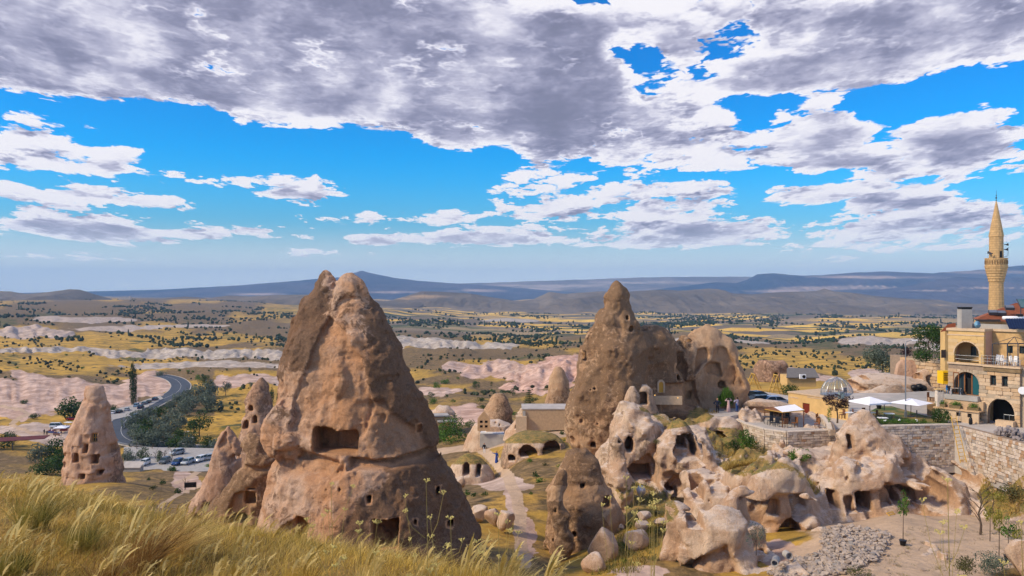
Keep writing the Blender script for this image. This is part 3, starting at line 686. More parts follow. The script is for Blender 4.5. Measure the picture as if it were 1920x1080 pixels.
def ridge(name, prof, Y, wf, wb, zb, m_, label, lumps=.25, painted_sun=(), seed=0, top=True):
    prof = np.array(prof, float); us = np.arange(prof[0, 0], prof[-1, 0]+1, 3.0)
    pz = (540-np.interp(us, prof[:, 0], prof[:, 1]))/F*Y
    t = np.r_[np.linspace(-1, 0, 30), np.linspace(0, 1, 8)[1:]]
    Uu, T = np.meshgrid(us, t); Yy = Y+np.where(T < 0, T*wf, T*wb)
    Zr = np.broadcast_to(pz, Uu.shape); fall = np.where(T < 0, (1+T)**1.35, 1-T)
    x = (Uu-960)/F*Y*(1+0*T); H = np.maximum(Zr-zb, 0)
    rn = fbm(x/wf*6+seed, T*2.5*(T < 0), 0*x+seed, 1, 5, .55, True)
    z = zb+H*np.clip(fall+lumps*rn*np.sin(np.clip(-T, 0, 1)*np.pi)**.8*(T < 0), 0, 1.0)+H*.012*fbm(Uu/14, T*9, 0*Uu, 1, 3)
    z = np.where(T >= .99, zb-10, z)
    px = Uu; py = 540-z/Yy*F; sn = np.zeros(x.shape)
    for cx, cy, rx, ry in painted_sun: sn = np.maximum(sn, np.exp(-((px-cx)/rx)**2-((py-cy)/ry)**2))
    ni, nj = x.shape; ix = np.arange(ni*nj).reshape(ni, nj)
    f = np.stack([ix[:-1, :-1], ix[:-1, 1:], ix[1:, 1:], ix[1:, :-1]], -1).reshape(-1, 4)
    me = np_mesh(name, np.stack([x, Yy, z], -1).reshape(-1, 3), f, m_, smooth=True, attrs={'painted_sun': sn.ravel()})
    return tag(obj(name, me), label, kind='structure')
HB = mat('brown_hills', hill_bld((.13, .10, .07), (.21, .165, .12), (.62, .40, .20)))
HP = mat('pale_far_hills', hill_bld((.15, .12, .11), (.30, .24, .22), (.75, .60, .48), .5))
HD = mat('haze_blue_hills', hill_bld((.02, .04, .09), (.11, .10, .14), (.7, .52, .42), .4))  # some blue of the distant haze is put into this colour
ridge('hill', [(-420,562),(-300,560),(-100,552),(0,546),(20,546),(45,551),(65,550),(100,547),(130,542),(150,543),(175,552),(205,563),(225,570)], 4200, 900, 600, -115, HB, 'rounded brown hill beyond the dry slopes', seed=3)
ridge('hill', [(225,572),(270,566),(300,560),(345,556),(390,559),(430,554),(470,556),(520,553),(580,552),(640,556),(690,562),(740,566),(800,570)], 4500, 1300, 600, -130, HB, 'low brown hill range behind the forked rock cone', seed=9, painted_sun=[(400,580,60,2)])
ridge('hill', [(690,572),(720,566),(760,556),(790,546),(830,547),(880,550),(920,557),(960,563),(1020,569)], 4900, 900, 600, -130, HB, 'low hill with a flank coloured sunlit orange', seed=5, painted_sun=[(800,556,50,6),(770,560,40,4)])
ridge('hill', [(930,573),(960,567),(1000,561),(1030,547),(1060,551),(1085,549),(1130,546),(1160,548),(1200,545),(1240,543),(1275,545),(1330,541),(1345,542),(1370,550),(1410,552),(1440,549),(1480,547),(1530,546),(1545,541),(1560,546),(1600,549),(1650,556),(1700,560),(1760,562),(1800,570),(1900,575),(2000,580)], 5200, 1500, 700, -165, HB, 'long grey brown hill range across the plain', seed=12, lumps=.35, painted_sun=[(1420,558,30,1.5),(1460,583,20,2),(1660,572,60,1.5)])
ridge('mountain', [(-600,552),(0,550),(180,546),(300,543),(450,535),(560,526),(600,522),(640,520),(660,513),(677,507),(700,513),(740,521),(780,526),(850,531),(950,538),(1100,550),(1250,560)], 11000, 3000, 900, -200, HD, 'blue far mountain with a small pointed summit', seed=20, lumps=.15, painted_sun=[(560,552,70,3),(760,548,60,3),(900,545,60,4)])
ridge('mountain', [(700,556),(780,540),(850,532),(950,529),(1000,527),(1100,524),(1200,520),(1300,519),(1400,519),(1500,523),(1600,535)], 13500, 3500, 900, -220, HP, 'pale lilac plateau on the horizon', seed=31, lumps=.2, painted_sun=[(950,543,130,7),(1050,536,160,4),(1200,530,150,4)])
ridge('mountain', [(1150,556),(1200,546),(1270,538),(1340,529),(1380,531),(1400,525),(1420,514),(1450,512),(1500,517),(1540,516),(1600,511),(1660,509),(1750,512),(1850,505),(1920,497),(2100,490),(2300,495)], 10000, 3200, 900, -220, HD, 'blue and lilac mountain range at the far edge of the plain', seed=44, lumps=.3, painted_sun=[(1400,546,90,5),(1480,540,120,5),(1600,520,120,4),(1850,510,100,6),(1560,536,60,2)])
ridge('mountain', [(1560,562),(1620,548),(1700,536),(1760,524),(1800,519),(1850,523),(1920,520),(2100,512),(2300,516)], 8000, 2200, 900, -200, HD, 'dark blue mountain shoulder behind the minaret', seed=51, lumps=.3, painted_sun=[(1780,540,60,2),(1700,545,40,2)])
# ------------------------------------------------------------------ fairy chimneys and cave rocks
M_BROWN = rock_mat('weathered_tuff', (.48, .25, .13), (.53, .36, .26), (.085, .046, .025), (.52, .27, .13), lich=1.2, k=.9)
M_PINK = rock_mat('pink_tuff', (.46, .26, .16), (.54, .36, .26), (.14, .085, .055), (.50, .28, .15), lich=.35, k=1.0)
M_GREY = rock_mat('crusted_tuff', (.40, .235, .13), (.48, .32, .20), (.12, .070, .038), (.48, .28, .15), lich=.75, k=1.1)
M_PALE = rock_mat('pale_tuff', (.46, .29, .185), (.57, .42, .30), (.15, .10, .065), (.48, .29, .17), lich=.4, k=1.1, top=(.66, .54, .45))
GZ = lambda Y, py: (540-py)/F*Y
NB = [(.16, .30, 3, 'n'), (.42, .20, 1, 'f'), (.5, .16, 3, 'r'), (1.5, .11, 1, 'f'), (.9, .24, 3, 'v'), (1.3, .10, 3, 'r'), (3.2, .09, 3, 'r')]
NS = [(.22, .30, 3, 'n'), (.5, .24, 1, 'f'), (.8, .16, 3, 'v'), (.6, .14, 3, 'r'), (1.6, .10, 1, 'f'), (3.0, .06, 2, 'r')]

# 1. the great forked cone
r = Rock(); Y = 56
r.prof([(515,607,613),(519,602,618),(526,597,624),(535,592,630),(560,572,640),(600,553,660),(650,533,700),(690,528,720),(740,530,760),(800,520,790),(850,540,800)], Y+.7, .80, .6)
r.prof([(517,651,660),(521,645,668),(528,640,678),(540,636,689),(560,632,698),(600,612,716),(650,600,744),(700,590,767),(750,580,787),(800,570,804),(834,562,815),(846,562,816)], Y, .85, .35)
r.prof([(846,545,818),(858,540,822),(880,524,833),(920,505,850),(960,494,872),(1000,486,890),(1040,480,903),(1100,470,925),(1180,455,950)], Y, .85, .15)
r.prof([(765,515,545),(790,500,565),(820,493,578),(845,500,585),(862,520,585)], Y-1.6, .8, .7)
# inverted V of pale rock under an overhanging rib, ledge line, notch
r.dent([(626,590),(650,604),(668,640),(690,662),(704,700),(712,760),(700,808),(585,806),(560,800),(566,740),(585,690),(603,640)], Y, .34, .14)
r.dent([(636,572),(652,552),(676,560),(664,566),(652,578),(642,592)], Y, .4, .2)
r.dent([(675,742),(730,748),(790,800),(812,838),(675,842)], Y, .38, .3)
r.dent([(680,838),(816,832),(822,849),(760,852),(680,856)], Y, .8, .12)
r.dent([(540,832),(575,826),(672,846),(676,858),(640,872),(560,868),(545,850)], Y, .55, .2)
r.dent([(575,945),(595,934),(602,960),(602,1012),(545,1008),(560,965)], Y, .55, .2)
r.dent([(625,640),(648,655),(664,700),(650,735),(620,720),(612,680)], Y, -.3, .35)
r.hole(628, 829, 86, 42, 3.4, 'box', 40, 70, r=.25)
r.hole(606, 815, 44, 26, 2.2, 'box', 40, 70, r=.3)
r.hole(722, 1000, 50, 52, 3, 'box', 40, 70, r=.12)
r.hole(692, 936, 9, 15, 1.2, 'box', 40, 70, r=.06)
r.hole(822, 919, 8, 17, 1.2, 'ell', 40, 70)
r.hole(562, 994, 30, 44, 1.6, 'arch', 40, 70)
r.hole(784, 805, 8, 15, .7, 'arch', 40, 70)
r.hole(718, 784, 16, 18, .4, 'bowl', 40, 70)
r.hole(780, 975, 7, 9, .8, 'ell', 40, 70); r.hole(844, 980, 12, 12, 1.2, 'box', 40, 70, r=.06); r.hole(612, 917, 4, 5, .5, 'ell', 40, 70); r.hole(638, 917, 6, 10, .5, 'ell', 40, 70)
r.hole(632, 872, 5, 5, .4, 'ell', 40, 70); r.hole(560, 837, 4, 4, .4, 'ell', 40, 70); r.hole(632, 887, 3, 4, .4, 'ell', 40, 70)
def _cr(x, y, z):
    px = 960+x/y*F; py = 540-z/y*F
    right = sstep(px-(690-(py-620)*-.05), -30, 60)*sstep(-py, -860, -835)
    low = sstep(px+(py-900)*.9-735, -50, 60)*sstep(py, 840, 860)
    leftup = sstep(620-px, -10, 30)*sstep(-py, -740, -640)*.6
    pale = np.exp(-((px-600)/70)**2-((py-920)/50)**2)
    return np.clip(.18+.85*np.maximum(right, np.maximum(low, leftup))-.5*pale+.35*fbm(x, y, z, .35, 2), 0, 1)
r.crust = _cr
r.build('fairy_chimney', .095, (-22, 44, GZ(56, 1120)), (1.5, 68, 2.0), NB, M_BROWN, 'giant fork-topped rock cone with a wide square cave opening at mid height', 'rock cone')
# 2. lumps at its left shoulder
r = Rock()
r.prof([(815,470,478),(822,462,492),(850,445,512),(868,440,528),(900,425,530),(940,405,525),(980,388,520),(1020,372,530),(1060,360,540)], 62, .8, .3)
r.dent([(455,842),(470,850),(452,880),(430,905),(418,928),(412,912),(430,875)], 62, .9, .2)
r.dent([(440,868),(530,866),(530,876),(440,878)], 62, .5, .15)
r.dent([(452,914),(485,912),(488,950),(450,952)], 62, .7, .1)
r.hole(467, 934, 24, 26, 1.2, 'box', 50, 75); r.hole(441, 974, 56, 18, 2.0, 'arch', 50, 75); r.hole(471, 916, 16, 4, .9, 'box', 50, 75, r=.03); r.hole(471, 937, 6, 7, 1.8, 'box', 50, 75, r=.03)
r.build('fairy_chimney', .12, (-27, 54, GZ(62, 1060)), (-16, 70, -10.5), NB, M_GREY, 'dark crusted rock lump with a small square doorway beside the giant cone', 'rock cone')
r = Rock()
r.prof([(798,424,430),(806,418,438),(820,412,447),(850,408,452),(880,398,450),(900,388,440),(930,374,424),(960,362,410),(1000,352,402),(1040,345,400)], 68, .8, .3)
r.dent([(422,812),(436,828),(446,856),(438,870),(424,850),(416,832)], 68, .35, .1)
r.hole(394, 950, 22, 20, 1.5, 'arch', 55, 80); r.hole(372, 968, 18, 12, 1.2, 'arch', 55, 80)
r.build('fairy_chimney', .13, (-28.5, 61, GZ(68, 1030)), (-22, 75, -11), NS, M_PINK, 'slender leaning pink rock cone left of the crusted lump', 'rock cone')
r = Rock()
r.prof([(714,485,491),(722,474,500),(745,466,508),(780,458,514),(815,453,520),(850,448,526),(900,440,530)], 84, .8, .3)
r.hole(470, 765, 11, 12, .9, 'arch', 70, 100); r.hole(462, 796, 11, 16, .9, 'arch', 70, 100); r.hole(478, 786, 9, 16, .9, 'arch', 70, 100)
r.build('fairy_chimney', .16, (-30, 77, GZ(84, 900)), (-23, 91, -9), NS, M_PINK, 'pink rock cone with three small niches rising behind the crusted lump', 'rock cone')
# 3. the windowed cone by the road
r = Rock()
r.prof([(724,160,192),(730,158,196),(745,157,200),(760,150,204),(790,140,206),(820,132,214),(850,126,221),(880,121,227),(920,116,232),(970,110,240)], 128, .8, .3)
r.dent([(166,745),(182,752),(194,750),(190,758),(164,754)], 128, .3, .3)
for a, b, w, h in ((177,821,9,15),(160,842,9,16),(210,841,9,15),(141,859,10,17),(178,861,13,17),(187,886,11,9),(153,894,12,10)):
    r.dent([(a-w*.9,b-h*.8),(a+w*.9,b-h*.8),(a+w*.9,b+h*.75),(a-w*.9,b+h*.75)], 128, .22, .08)
    r.hole(a, b, w, h, 1.6, 'box', 110, 140, r=.05)
WINC = r.hit(177, 821, 110, 140)
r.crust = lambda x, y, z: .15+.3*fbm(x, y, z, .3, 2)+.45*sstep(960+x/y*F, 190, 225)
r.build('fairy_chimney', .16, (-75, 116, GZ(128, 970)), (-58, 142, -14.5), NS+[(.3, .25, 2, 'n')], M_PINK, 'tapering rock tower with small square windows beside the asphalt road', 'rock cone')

# 4. tall chimney with its shoulders, the castle rock
r = Rock(); Y = 97
r.prof([(536,1154,1158),(542,1148,1165),(550,1142,1171),(562,1137,1176),(580,1131,1182),(600,1120,1196),(625,1112,1204),(650,1100,1210),(690,1087,1216),(730,1073,1222),(770,1062,1226),(800,1060,1222),(830,1066,1210),(850,1080,1200),(880,1085,1200)], Y, .9, .4)
r.prof([(620,1246,1254),(632,1240,1262),(660,1234,1274),(720,1230,1290)], Y+4, .7, .5)
r.prof([(630,1278,1286),(640,1270,1296),(665,1264,1306),(720,1258,1310)], Y+5, .7, .5)
r.prof([(636,1358,1366),(646,1350,1376),(665,1344,1384),(700,1340,1392)], Y+6, .7, .5)
r.prof([(609,1208,1232),(615,1198,1244),(635,1192,1262),(660,1188,1272),(700,1184,1278),(740,1180,1290),(780,1176,1292)], Y+2.2, .9, 1.3)
r.prof([(612,1322,1332),(618,1308,1344),(628,1296,1356),(640,1282,1368),(650,1272,1376),(680,1264,1382),(710,1262,1390),(740,1260,1400),(775,1258,1400)], Y+6.5, .5, .9)
r.prof([(690,1378,1384),(705,1368,1396),(730,1366,1404),(755,1368,1398)], Y+4.5, .6, .4)
r.prof([(640,1225,1245),(700,1210,1262),(750,1205,1290),(780,1195,1300)], Y+3, .6, .8)
r.dent([(1132,560),(1140,566),(1136,580),(1130,574)], Y, .6, .2)
r.dent([(1340,650),(1362,652),(1380,700),(1384,722),(1318,722),(1316,690),(1330,672)], Y+6, .8, .1)
r.dent([(1326,678),(1348,678),(1349,702),(1322,700)], Y+6, 1.2, .08)
r.dent([(1300,655),(1322,652),(1326,662),(1304,690),(1294,700),(1296,672)], Y+6, .8, .15)
r.dent([(1260,655),(1276,655),(1285,690),(1276,715),(1262,700)], Y+4, .9, .25)
r.dent([(1222,712),(1300,712),(1312,760),(1224,760)], Y+4, .8, .15)
r.dent([(1150,590),(1162,585),(1166,625),(1156,635)], Y, .3, .3)
for a, b, w, h, dp, kd in ((1176,596,6,8,1,'box'),(1183,617,10,12,.8,'ell'),(1292,639,11,7,1.2,'ell'),(1094,665,8,18,1.2,'arch'),(1273,690,16,16,1.4,'arch'),(1272,709,7,11,2,'box'),(1115,729,5,6,.8,'ell'),(1107,731,3,3,.4,'ell'),(1121,796,4,5,.8,'ell'),(1112,833,10,9,1.6,'box'),(1074,826,9,12,.8,'arch'),(1218,615,4,4,.5,'ell'),(1254,725,6,10,.6,'arch'),(1295,742,9,16,1.6,'arch'),(1355,722,15,14,1.6,'arch'),(1338,690,24,22,.9,'box'),(1090,790,7,9,.5,'bowl'),(1150,835,14,24,.5,'arch')):
    r.hole(a, b, w, h, dp, kd, 70, 125, r=.08)
r.hole(1239, 725, 8, 22, .9, 'arch', 80, 125)
WINY = r.hit(1239, 725, 80, 125)
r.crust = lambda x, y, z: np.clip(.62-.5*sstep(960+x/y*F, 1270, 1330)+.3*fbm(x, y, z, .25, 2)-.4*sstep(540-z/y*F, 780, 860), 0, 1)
r.build('fairy_chimney', .135, (6, 84, GZ(92, 885)), (33.5, 118, 1.0), [(.16, .45, 3, 'n'), (.36, .40, 1, 'f'), (.7, .26, 3, 'v'), (.5, .20, 3, 'r'), (1.2, .12, 1, 'f'), (2.6, .08, 3, 'r')], M_GREY, 'tallest pointed chimney joined to broad castle-like rocks with cut doorways', 'rock cone')

# 5. lower cone under it
r = Rock(); Y = 70.5
r.prof([(846,1060,1100),(856,1052,1120),(880,1046,1130),(905,1040,1136),(930,1040,1150),(960,1042,1165),(1000,1030,1178),(1040,1018,1190),(1090,1005,1200)], Y, .8, .3)
r.prof([(885,1050,1060),(892,1038,1066),(910,1034,1064),(925,1036,1060)], Y-4, .8, .2)
r.dent([(1064,893),(1132,918),(1140,934),(1122,950),(1046,928),(1052,905)], Y, .3, .3)
r.warp = .5
for a, b, w, h, dp, kd in ((1092,911,9,9,1.2,'box'),(1077,1000,9,12,1,'arch'),(1041,955,5,12,.8,'arch'),(1024,1021,8,14,1,'arch'),(1006,1030,5,6,.6,'ell'),(1024,993,4,5,.5,'ell'),(1137,940,13,20,.7,'arch'),(1178,948,14,16,1.4,'arch'),(1040,1012,8,7,.5,'ell')):
    r.hole(a, b, w, h, dp, kd, 60, 90, r=.06)
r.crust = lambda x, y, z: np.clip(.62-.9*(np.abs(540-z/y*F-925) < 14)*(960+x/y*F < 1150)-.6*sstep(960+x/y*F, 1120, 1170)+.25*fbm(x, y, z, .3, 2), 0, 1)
r.build('fairy_chimney', .12, (1.5, 60, GZ(71, 1098)), (13, 81, -12.8), NS, M_GREY, 'squat dark cone with a pale band and tiny openings below the tall chimney', 'rock cone')

# 6. the cave landscape of the right half: one rolling rock surface with humps, ridges and hollows
r = Rock(); r.warp = .5; r.deep = .7
HF = [(1140,800,106),(1165,790,104),(1200,774,105),(1250,768,107),(1300,765,108),(1380,770,108),(1440,776,104),(1372,780,96),(1345,777,97),(1395,778,96.5),(1320,774,98),(1300,774,100),(1240,780,100),
 (1230,792,93),(1255,812,88),(1270,800,91),(1330,806,94),(1400,822,93),(1450,842,89),(1380,840,88),(1400,856,84),(1450,866,80),(1500,850,84),(1540,848,82),
 (1150,850,96),(1130,880,92),(1120,920,84),(1120,960,78),(1100,1060,68),(1120,1090,64),(1180,800,92),(1165,820,90),
 (1200,850,88),(1230,870,84),(1180,905,82),(1210,915,81),(1160,960,76),(1220,960,75),(1190,1010,68),(1240,1000,67),(1210,1070,58),
 (1250,880,83),(1280,876,82),(1320,880,82),(1260,940,77),(1300,945,73),(1340,880,78),
 (1345,893,71),(1380,886,72),(1340,905,67.6),(1370,903,67.2),(1400,902,67),(1430,901,67),(1460,899,67),(1490,900,67.2),(1515,912,67.8),(1440,880,75),(1400,886,73),(1490,884,73),(1530,915,72),
 (1330,985,66.4),(1360,990,66),(1400,998,65.6),(1430,1002,65.4),(1460,1005,65.2),(1490,1008,65.4),(1520,1005,66),(1545,990,67.5),(1420,1030,59),(1480,1040,57),(1540,1030,60),(1400,1080,52),(1460,1085,50),
 (1560,880,75),(1580,860,78),(1620,850,79),(1680,856,79),(1740,866,78),(1800,868,78),(1556,900,70),(1580,893,69.8),(1610,889,69.6),(1640,888,69.6),(1670,889,69.8),(1700,892,70.4),(1600,876,74),(1660,870,75),(1710,876,75),(1740,885,74),(1800,884,76),
 (1556,972,68.6),(1585,976,68.2),(1612,977,68),(1640,978,68),(1670,977,68.2),(1700,974,68.8),(1600,990,65),(1660,990,65),(1560,1020,59),(1620,1030,58),(1700,1020,60),
 (1720,905,72),(1765,903,71),(1810,920,71),(1840,900,75),(1720,980,67),(1770,985,66),(1820,985,66),(1870,886,71),(1920,893,66),(2000,905,62),(1870,960,70),(1930,960,70),(2000,920,76),(2000,980,68),
 (1850,1010,62),(1930,1020,62),(1760,1020,61),(1040,900,98),(1060,1000,76),(1040,1075,66)]
HF = [(a, b, c) for a, b, c in HF]
r.field(HF)
Y = 84
r.prof([(758,1168,1196),(768,1160,1208),(790,1152,1220),(820,1144,1234),(850,1138,1246),(880,1134,1258),(940,1130,1270)], Y+2, .8, 0.55)
r.prof([(818,1155,1160),(826,1150,1165),(845,1143,1171),(870,1134,1178),(900,1130,1182),(950,1126,1186)], Y-7, .8, 0.35)
r.prof([(797,1270,1286),(806,1260,1298),(820,1248,1308),(845,1236,1318),(870,1226,1330),(900,1220,1336),(940,1212,1340)], Y-1, .7, 0.45)
r.prof([(786,1325,1370),(794,1318,1378),(806,1314,1380),(830,1310,1380),(860,1300,1385)], Y+9, .5, 0.55)
r.prof([(830,1321,1328),(842,1314,1336),(860,1308,1344),(875,1304,1348),(900,1296,1352)], Y-5, .8, 0.40)
r.prof([(866,1300,1312),(878,1290,1328),(900,1284,1340),(930,1278,1344),(970,1268,1350)], Y-9, .8, 0.40)
Y = 66
r.prof([(874,1466,1480),(882,1448,1496),(900,1430,1510),(930,1410,1522),(960,1400,1530)], Y-1, .4, 0.45)
r.prof([(930,1508,1520),(945,1500,1530),(970,1496,1534),(995,1500,1532),(1030,1504,1530)], Y-4, .8, 0.30)
r.deep = .15
r.prof([(912,1394,1402),(922,1374,1408),(940,1354,1420),(965,1345,1425),(990,1340,1430)], Y-7, .6, 0.45)
r.prof([(950,1330,1366),(960,1312,1384),(975,1292,1400),(1010,1274,1406),(1040,1268,1414),(1100,1256,1424)], Y-11, .6, 0.45)
r.prof([(946,1262,1282),(958,1258,1298),(990,1252,1306),(1030,1246,1312),(1100,1225,1330)], Y-9, .7, 0.40)
r.deep = .7
Y = 72
r.prof([(782,1605,1616),(790,1594,1626),(800,1584,1638),(815,1570,1662),(850,1556,1715)], Y+3.4, .35, .9)
r.prof([(842,1494,1530),(850,1486,1560),(870,1478,1590),(900,1480,1610)], Y+5, .6, 0.65)
r.prof([(858,1580,1600),(868,1568,1616),(885,1560,1618),(905,1556,1612),(935,1556,1600)], Y-1, .7, 0.40)
r.prof([(872,1700,1740),(880,1680,1800),(895,1668,1850),(910,1680,1870)], Y+3, .45, .7)
r.prof([(884,1754,1784),(890,1742,1796),(902,1728,1810),(925,1718,1820),(972,1710,1830)], Y-3.2, .6, 0.45)
r.prof([(940,1700,1708),(953,1694,1722),(975,1690,1734),(1000,1684,1744)], Y-7, .7, 0.30)
r.dent([(1258,814),(1292,811),(1299,850),(1260,853),(1254,836)], 84, .9, .1)
r.dent([(1255,885),(1286,880),(1284,925),(1232,930),(1236,905)], 84, 1.2, .2)
r.dent([(1184,868),(1216,850),(1230,868),(1228,902),(1170,902),(1170,884)], 84, 1.0, .2)
r.dent([(1374,930),(1440,912),(1500,918),(1508,950),(1470,962),(1450,988),(1400,988),(1382,955)], 67, 1.6, .25)
r.dent([(1570,905),(1640,896),(1704,905),(1706,968),(1600,970),(1584,940)], 73, 1.3, .25)
for a, b, w, h, dp, kd in ((1180,834,17,31,2.2,'ell'),(1198,891,56,24,3.2,'box'),(1281,831,20,27,2.8,'box'),(1345,818,40,18,3.5,'arch'),(1256,900,48,32,1.8,'bowl'),(1308,914,22,44,1.4,'arch'),(1310,924,15,28,2.4,'arch'),(1288,962,20,8,2,'box'),(1305,978,26,26,1.8,'box'),(1161,829,5,6,.6,'ell'),(1181,812,5,3,.4,'ell'),(1233,836,10,8,1.0,'bowl'),(1251,888,4,4,.4,'ell'),
  (1490,1006,44,50,3,'ell'),(1534,978,9,32,2,'box'),(1528,1022,14,16,1.6,'ell'),(1442,958,50,32,1.6,'box'),(1331,940,5,6,.5,'ell'),(1432,990,60,30,1.2,'bowl'),
  (1562,937,17,30,2.6,'box'),(1624,942,32,38,3.4,'box'),(1668,930,24,46,1.8,'arch'),(1592,945,16,32,.9,'arch'),(1692,936,20,32,2.6,'arch'),(1730,888,54,24,3.5,'arch'),(1803,898,60,36,4,'ell'),(1768,937,60,56,3.5,'ell'),(1558,858,8,10,.8,'ell'),(1606,869,6,5,.4,'ell'),(1604,959,5,6,.7,'arch'),(1592,828,10,26,1.0,'arch')):
    r.hole(a, b, w, h, dp, kd, 50, 112, r=.12)
def inpoly(px, py, pts): return sstep(-poly_sd(px, py, pts), -5, 5)
VEG = [[(1215,758),(1330,762),(1345,775),(1330,790),(1290,800),(1250,806),(1235,790),(1210,770)],[(1340,870),(1380,852),(1420,855),(1475,866),(1482,880),(1440,882),(1400,896),(1370,890)],[(1320,800),(1380,800),(1440,830),(1440,855),(1380,862),(1340,845)],[(1130,925),(1180,900),(1260,925),(1275,960),(1240,1010),(1200,1075),(1110,1080),(1100,990)],[(1196,760),(1235,768),(1220,776),(1200,772)],[(1235,862),(1260,850),(1262,862),(1240,872)],[(1470,862),(1500,880),(1540,920),(1530,930),(1490,890),(1470,880)],[(1850,890),(1960,890),(1960,960),(1860,980),(1830,930)]]
def _veg(x, y, z):
    px = 960+x/y*F; py = 540-z/y*F; v = np.zeros(len(x))
    for p_ in VEG: v = np.maximum(v, inpoly(px, py, p_))
    return v*(.75+.5*fbm(x, y, z, .35, 3))
r.veg = _veg
r.crust = lambda x, y, z: np.clip(.20+.45*fbm(x, y, z, .2, 2)+.3*(y > 76)*(x < 20), 0, 1)
r.part_of = lambda x, y, z: np.where(960+x/y*F > 1552, 2, np.where((y > 74.5) | (960+x/y*F < 1240), 0, 1))
r.split = [('cave_rock', 'pale cave rock with a framed window recess and low cave right of the squat cone', 'cave rock', 0),
           ('cave_rock', 'big smooth pale rock with hollowed flanks and a round rubble-filled cave at the lower edge', 'cave rock', 1),
           ('cave_rock', 'sprawling pale rock with square cave mouths and a large round hole under the stone walls', 'cave rock', 2)]
cave = r
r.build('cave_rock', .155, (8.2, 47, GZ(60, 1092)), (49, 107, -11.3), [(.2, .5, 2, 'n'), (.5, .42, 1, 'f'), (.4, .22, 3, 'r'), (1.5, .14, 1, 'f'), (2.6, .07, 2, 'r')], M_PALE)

# 7. arch gateway and dome rock on the terrace beside the tall chimney
r = Rock(); Y = 94
r.prof([(722,1200,1212),(730,1190,1222),(745,1184,1227),(765,1178,1232),(790,1170,1240)], Y, .8, .2)
r.prof([(724,1182,1192),(735,1176,1197),(752,1170,1200),(775,1160,1205)], Y-3, .8, .2)
r.hole(1206, 747, 19, 24, 3.5, 'arch', 80, 110)
r.build('cave_gateway', .12, (12.5, 86, GZ(94, 790)), (18, 100, -10.5), NS[:3], M_PALE, 'small rock gateway with an arched tunnel at the foot of the tall chimney', 'rock gateway')
r = Rock(); Y = 103
r.prof([(713,1316,1332),(718,1306,1342),(730,1300,1350),(745,1297,1354),(762,1294,1358),(780,1290,1362)], Y, .8, .2)
r.build('boulder', .14, (22, 94, GZ(102, 785)), (28.5, 110, -11), NS[:3], M_PALE, 'white-capped dome boulder in front of the castle rock', 'boulder')
r = Rock(); Y = 100
r.prof([(748,1410,1435),(752,1396,1470),(760,1388,1490),(772,1384,1480),(785,1382,1470)], Y, .35, .2)
r.dent([(1400,765),(1450,765),(1460,790),(1395,790)], Y, .8, .2)
r.build('boulder', .14, (27.5, 93, GZ(100, 790)), (36.5, 106, -13.4), NS[:3], M_PALE, 'long smooth boulder between the parked cars and the pergola terrace', 'boulder')

# 10. twin arches by the footpath, cave mound with two doors
r = Rock(); Y = 122
r.deep = 1.2; r.prof([(819,972,1034),(824,958,1050),(834,949,1060),(850,944,1064),(880,938,1070)], Y, .5, .3)
for a, b, w, h, dp, kd in ((991,847,34,22,3,'arch'),(1034,842,36,24,3,'arch'),(1034,856,8,14,3,'box'),(960,858,14,14,2.4,'arch')): r.hole(a, b, w, h, dp, kd, 105, 140)
r.veg = lambda x, y, z: sstep(540-z/y*F, 838, 826)*.9
r.build('cave_mound', .17, (-3, 112, GZ(122, 880)), (10, 142, -20.5), NS[:3], M_PALE, 'low mound with two wide arched caves beside the footpath', 'cave mound')
r = Rock(); Y = 118
r.deep = 1.2; r.prof([(856,868,884),(864,856,900),(876,846,914),(890,840,924),(910,835,930)], Y, .5, .3)
for a, b, w, h, dp, kd in ((874,881,12,22,2.4,'arch'),(897,883,9,20,2.4,'arch')): r.hole(a, b, w, h, dp, kd, 100, 140, r=.1)
r.veg = lambda x, y, z: sstep(540-z/y*F, 878, 866)*.8
r.build('cave_mound', .17, (-11, 108, GZ(118, 912)), (-1, 134, -23), NS[:3], M_PALE, 'small cave mound with two dark doorways below the bend of the footpath', 'cave mound')

# 11. middle distance cones and domes
def simple(rows, Y, label, m_=M_PINK, name='fairy_chimney', cat='rock cone', k=.8, vox=None, holes=(), noise=None, more=()):
    r = Rock(); r.prof(rows, Y, k, .3)
    for q in more: r.prof(q, Y, k, .3)
    for h in holes: r.hole(*h, Y*.85, Y*1.15)
    allr = rows+[t for q in more for t in q]
    xl = min(t[1] for t in allr); xr = max(t[2] for t in allr); w = (xr-xl)/F*Y; yt = min(t[0] for t in allr); yb = max(t[0] for t in allr)
    v = vox or Y/F*1.8
    return r.build(name, v, ((xl-960)/F*Y-1.5, Y-w*k*.7-1.5, GZ(Y, yb)), ((xr-960)/F*Y+1.5, Y+w*k*.7+1.5, GZ(Y, yt)+1.2), noise or [(.16, .4, 3, 'n'), (.4, .35, 1, 'f'), (.5, .2, 3, 'r')], m_, label, cat)
simple([(740,924,944),(748,918,952),(770,908,958),(795,896,962),(825,890,968)], 178, 'flat-topped grey rock cone behind the cave terraces', M_GREY)
simple([(690,1042,1050),(696,1038,1056),(715,1032,1064),(745,1026,1072),(780,1020,1080)], 165, 'plain grey rounded cone left of the tallest chimney', M_GREY)
simple([(788,905,940),(796,890,958),(810,882,965),(830,876,968),(845,870,972)], 160, 'pink domed cave rock with pigeon holes beside a walled yard', M_PALE, 'cave_rock', 'cave rock', holes=((906,803,12,14,1.6,'arch'),(936,798,3,4,.8,'ell'),(940,806,3,4,.8,'ell'),(929,792,3,4,.8,'ell'),(900,793,4,3,.8,'ell')))
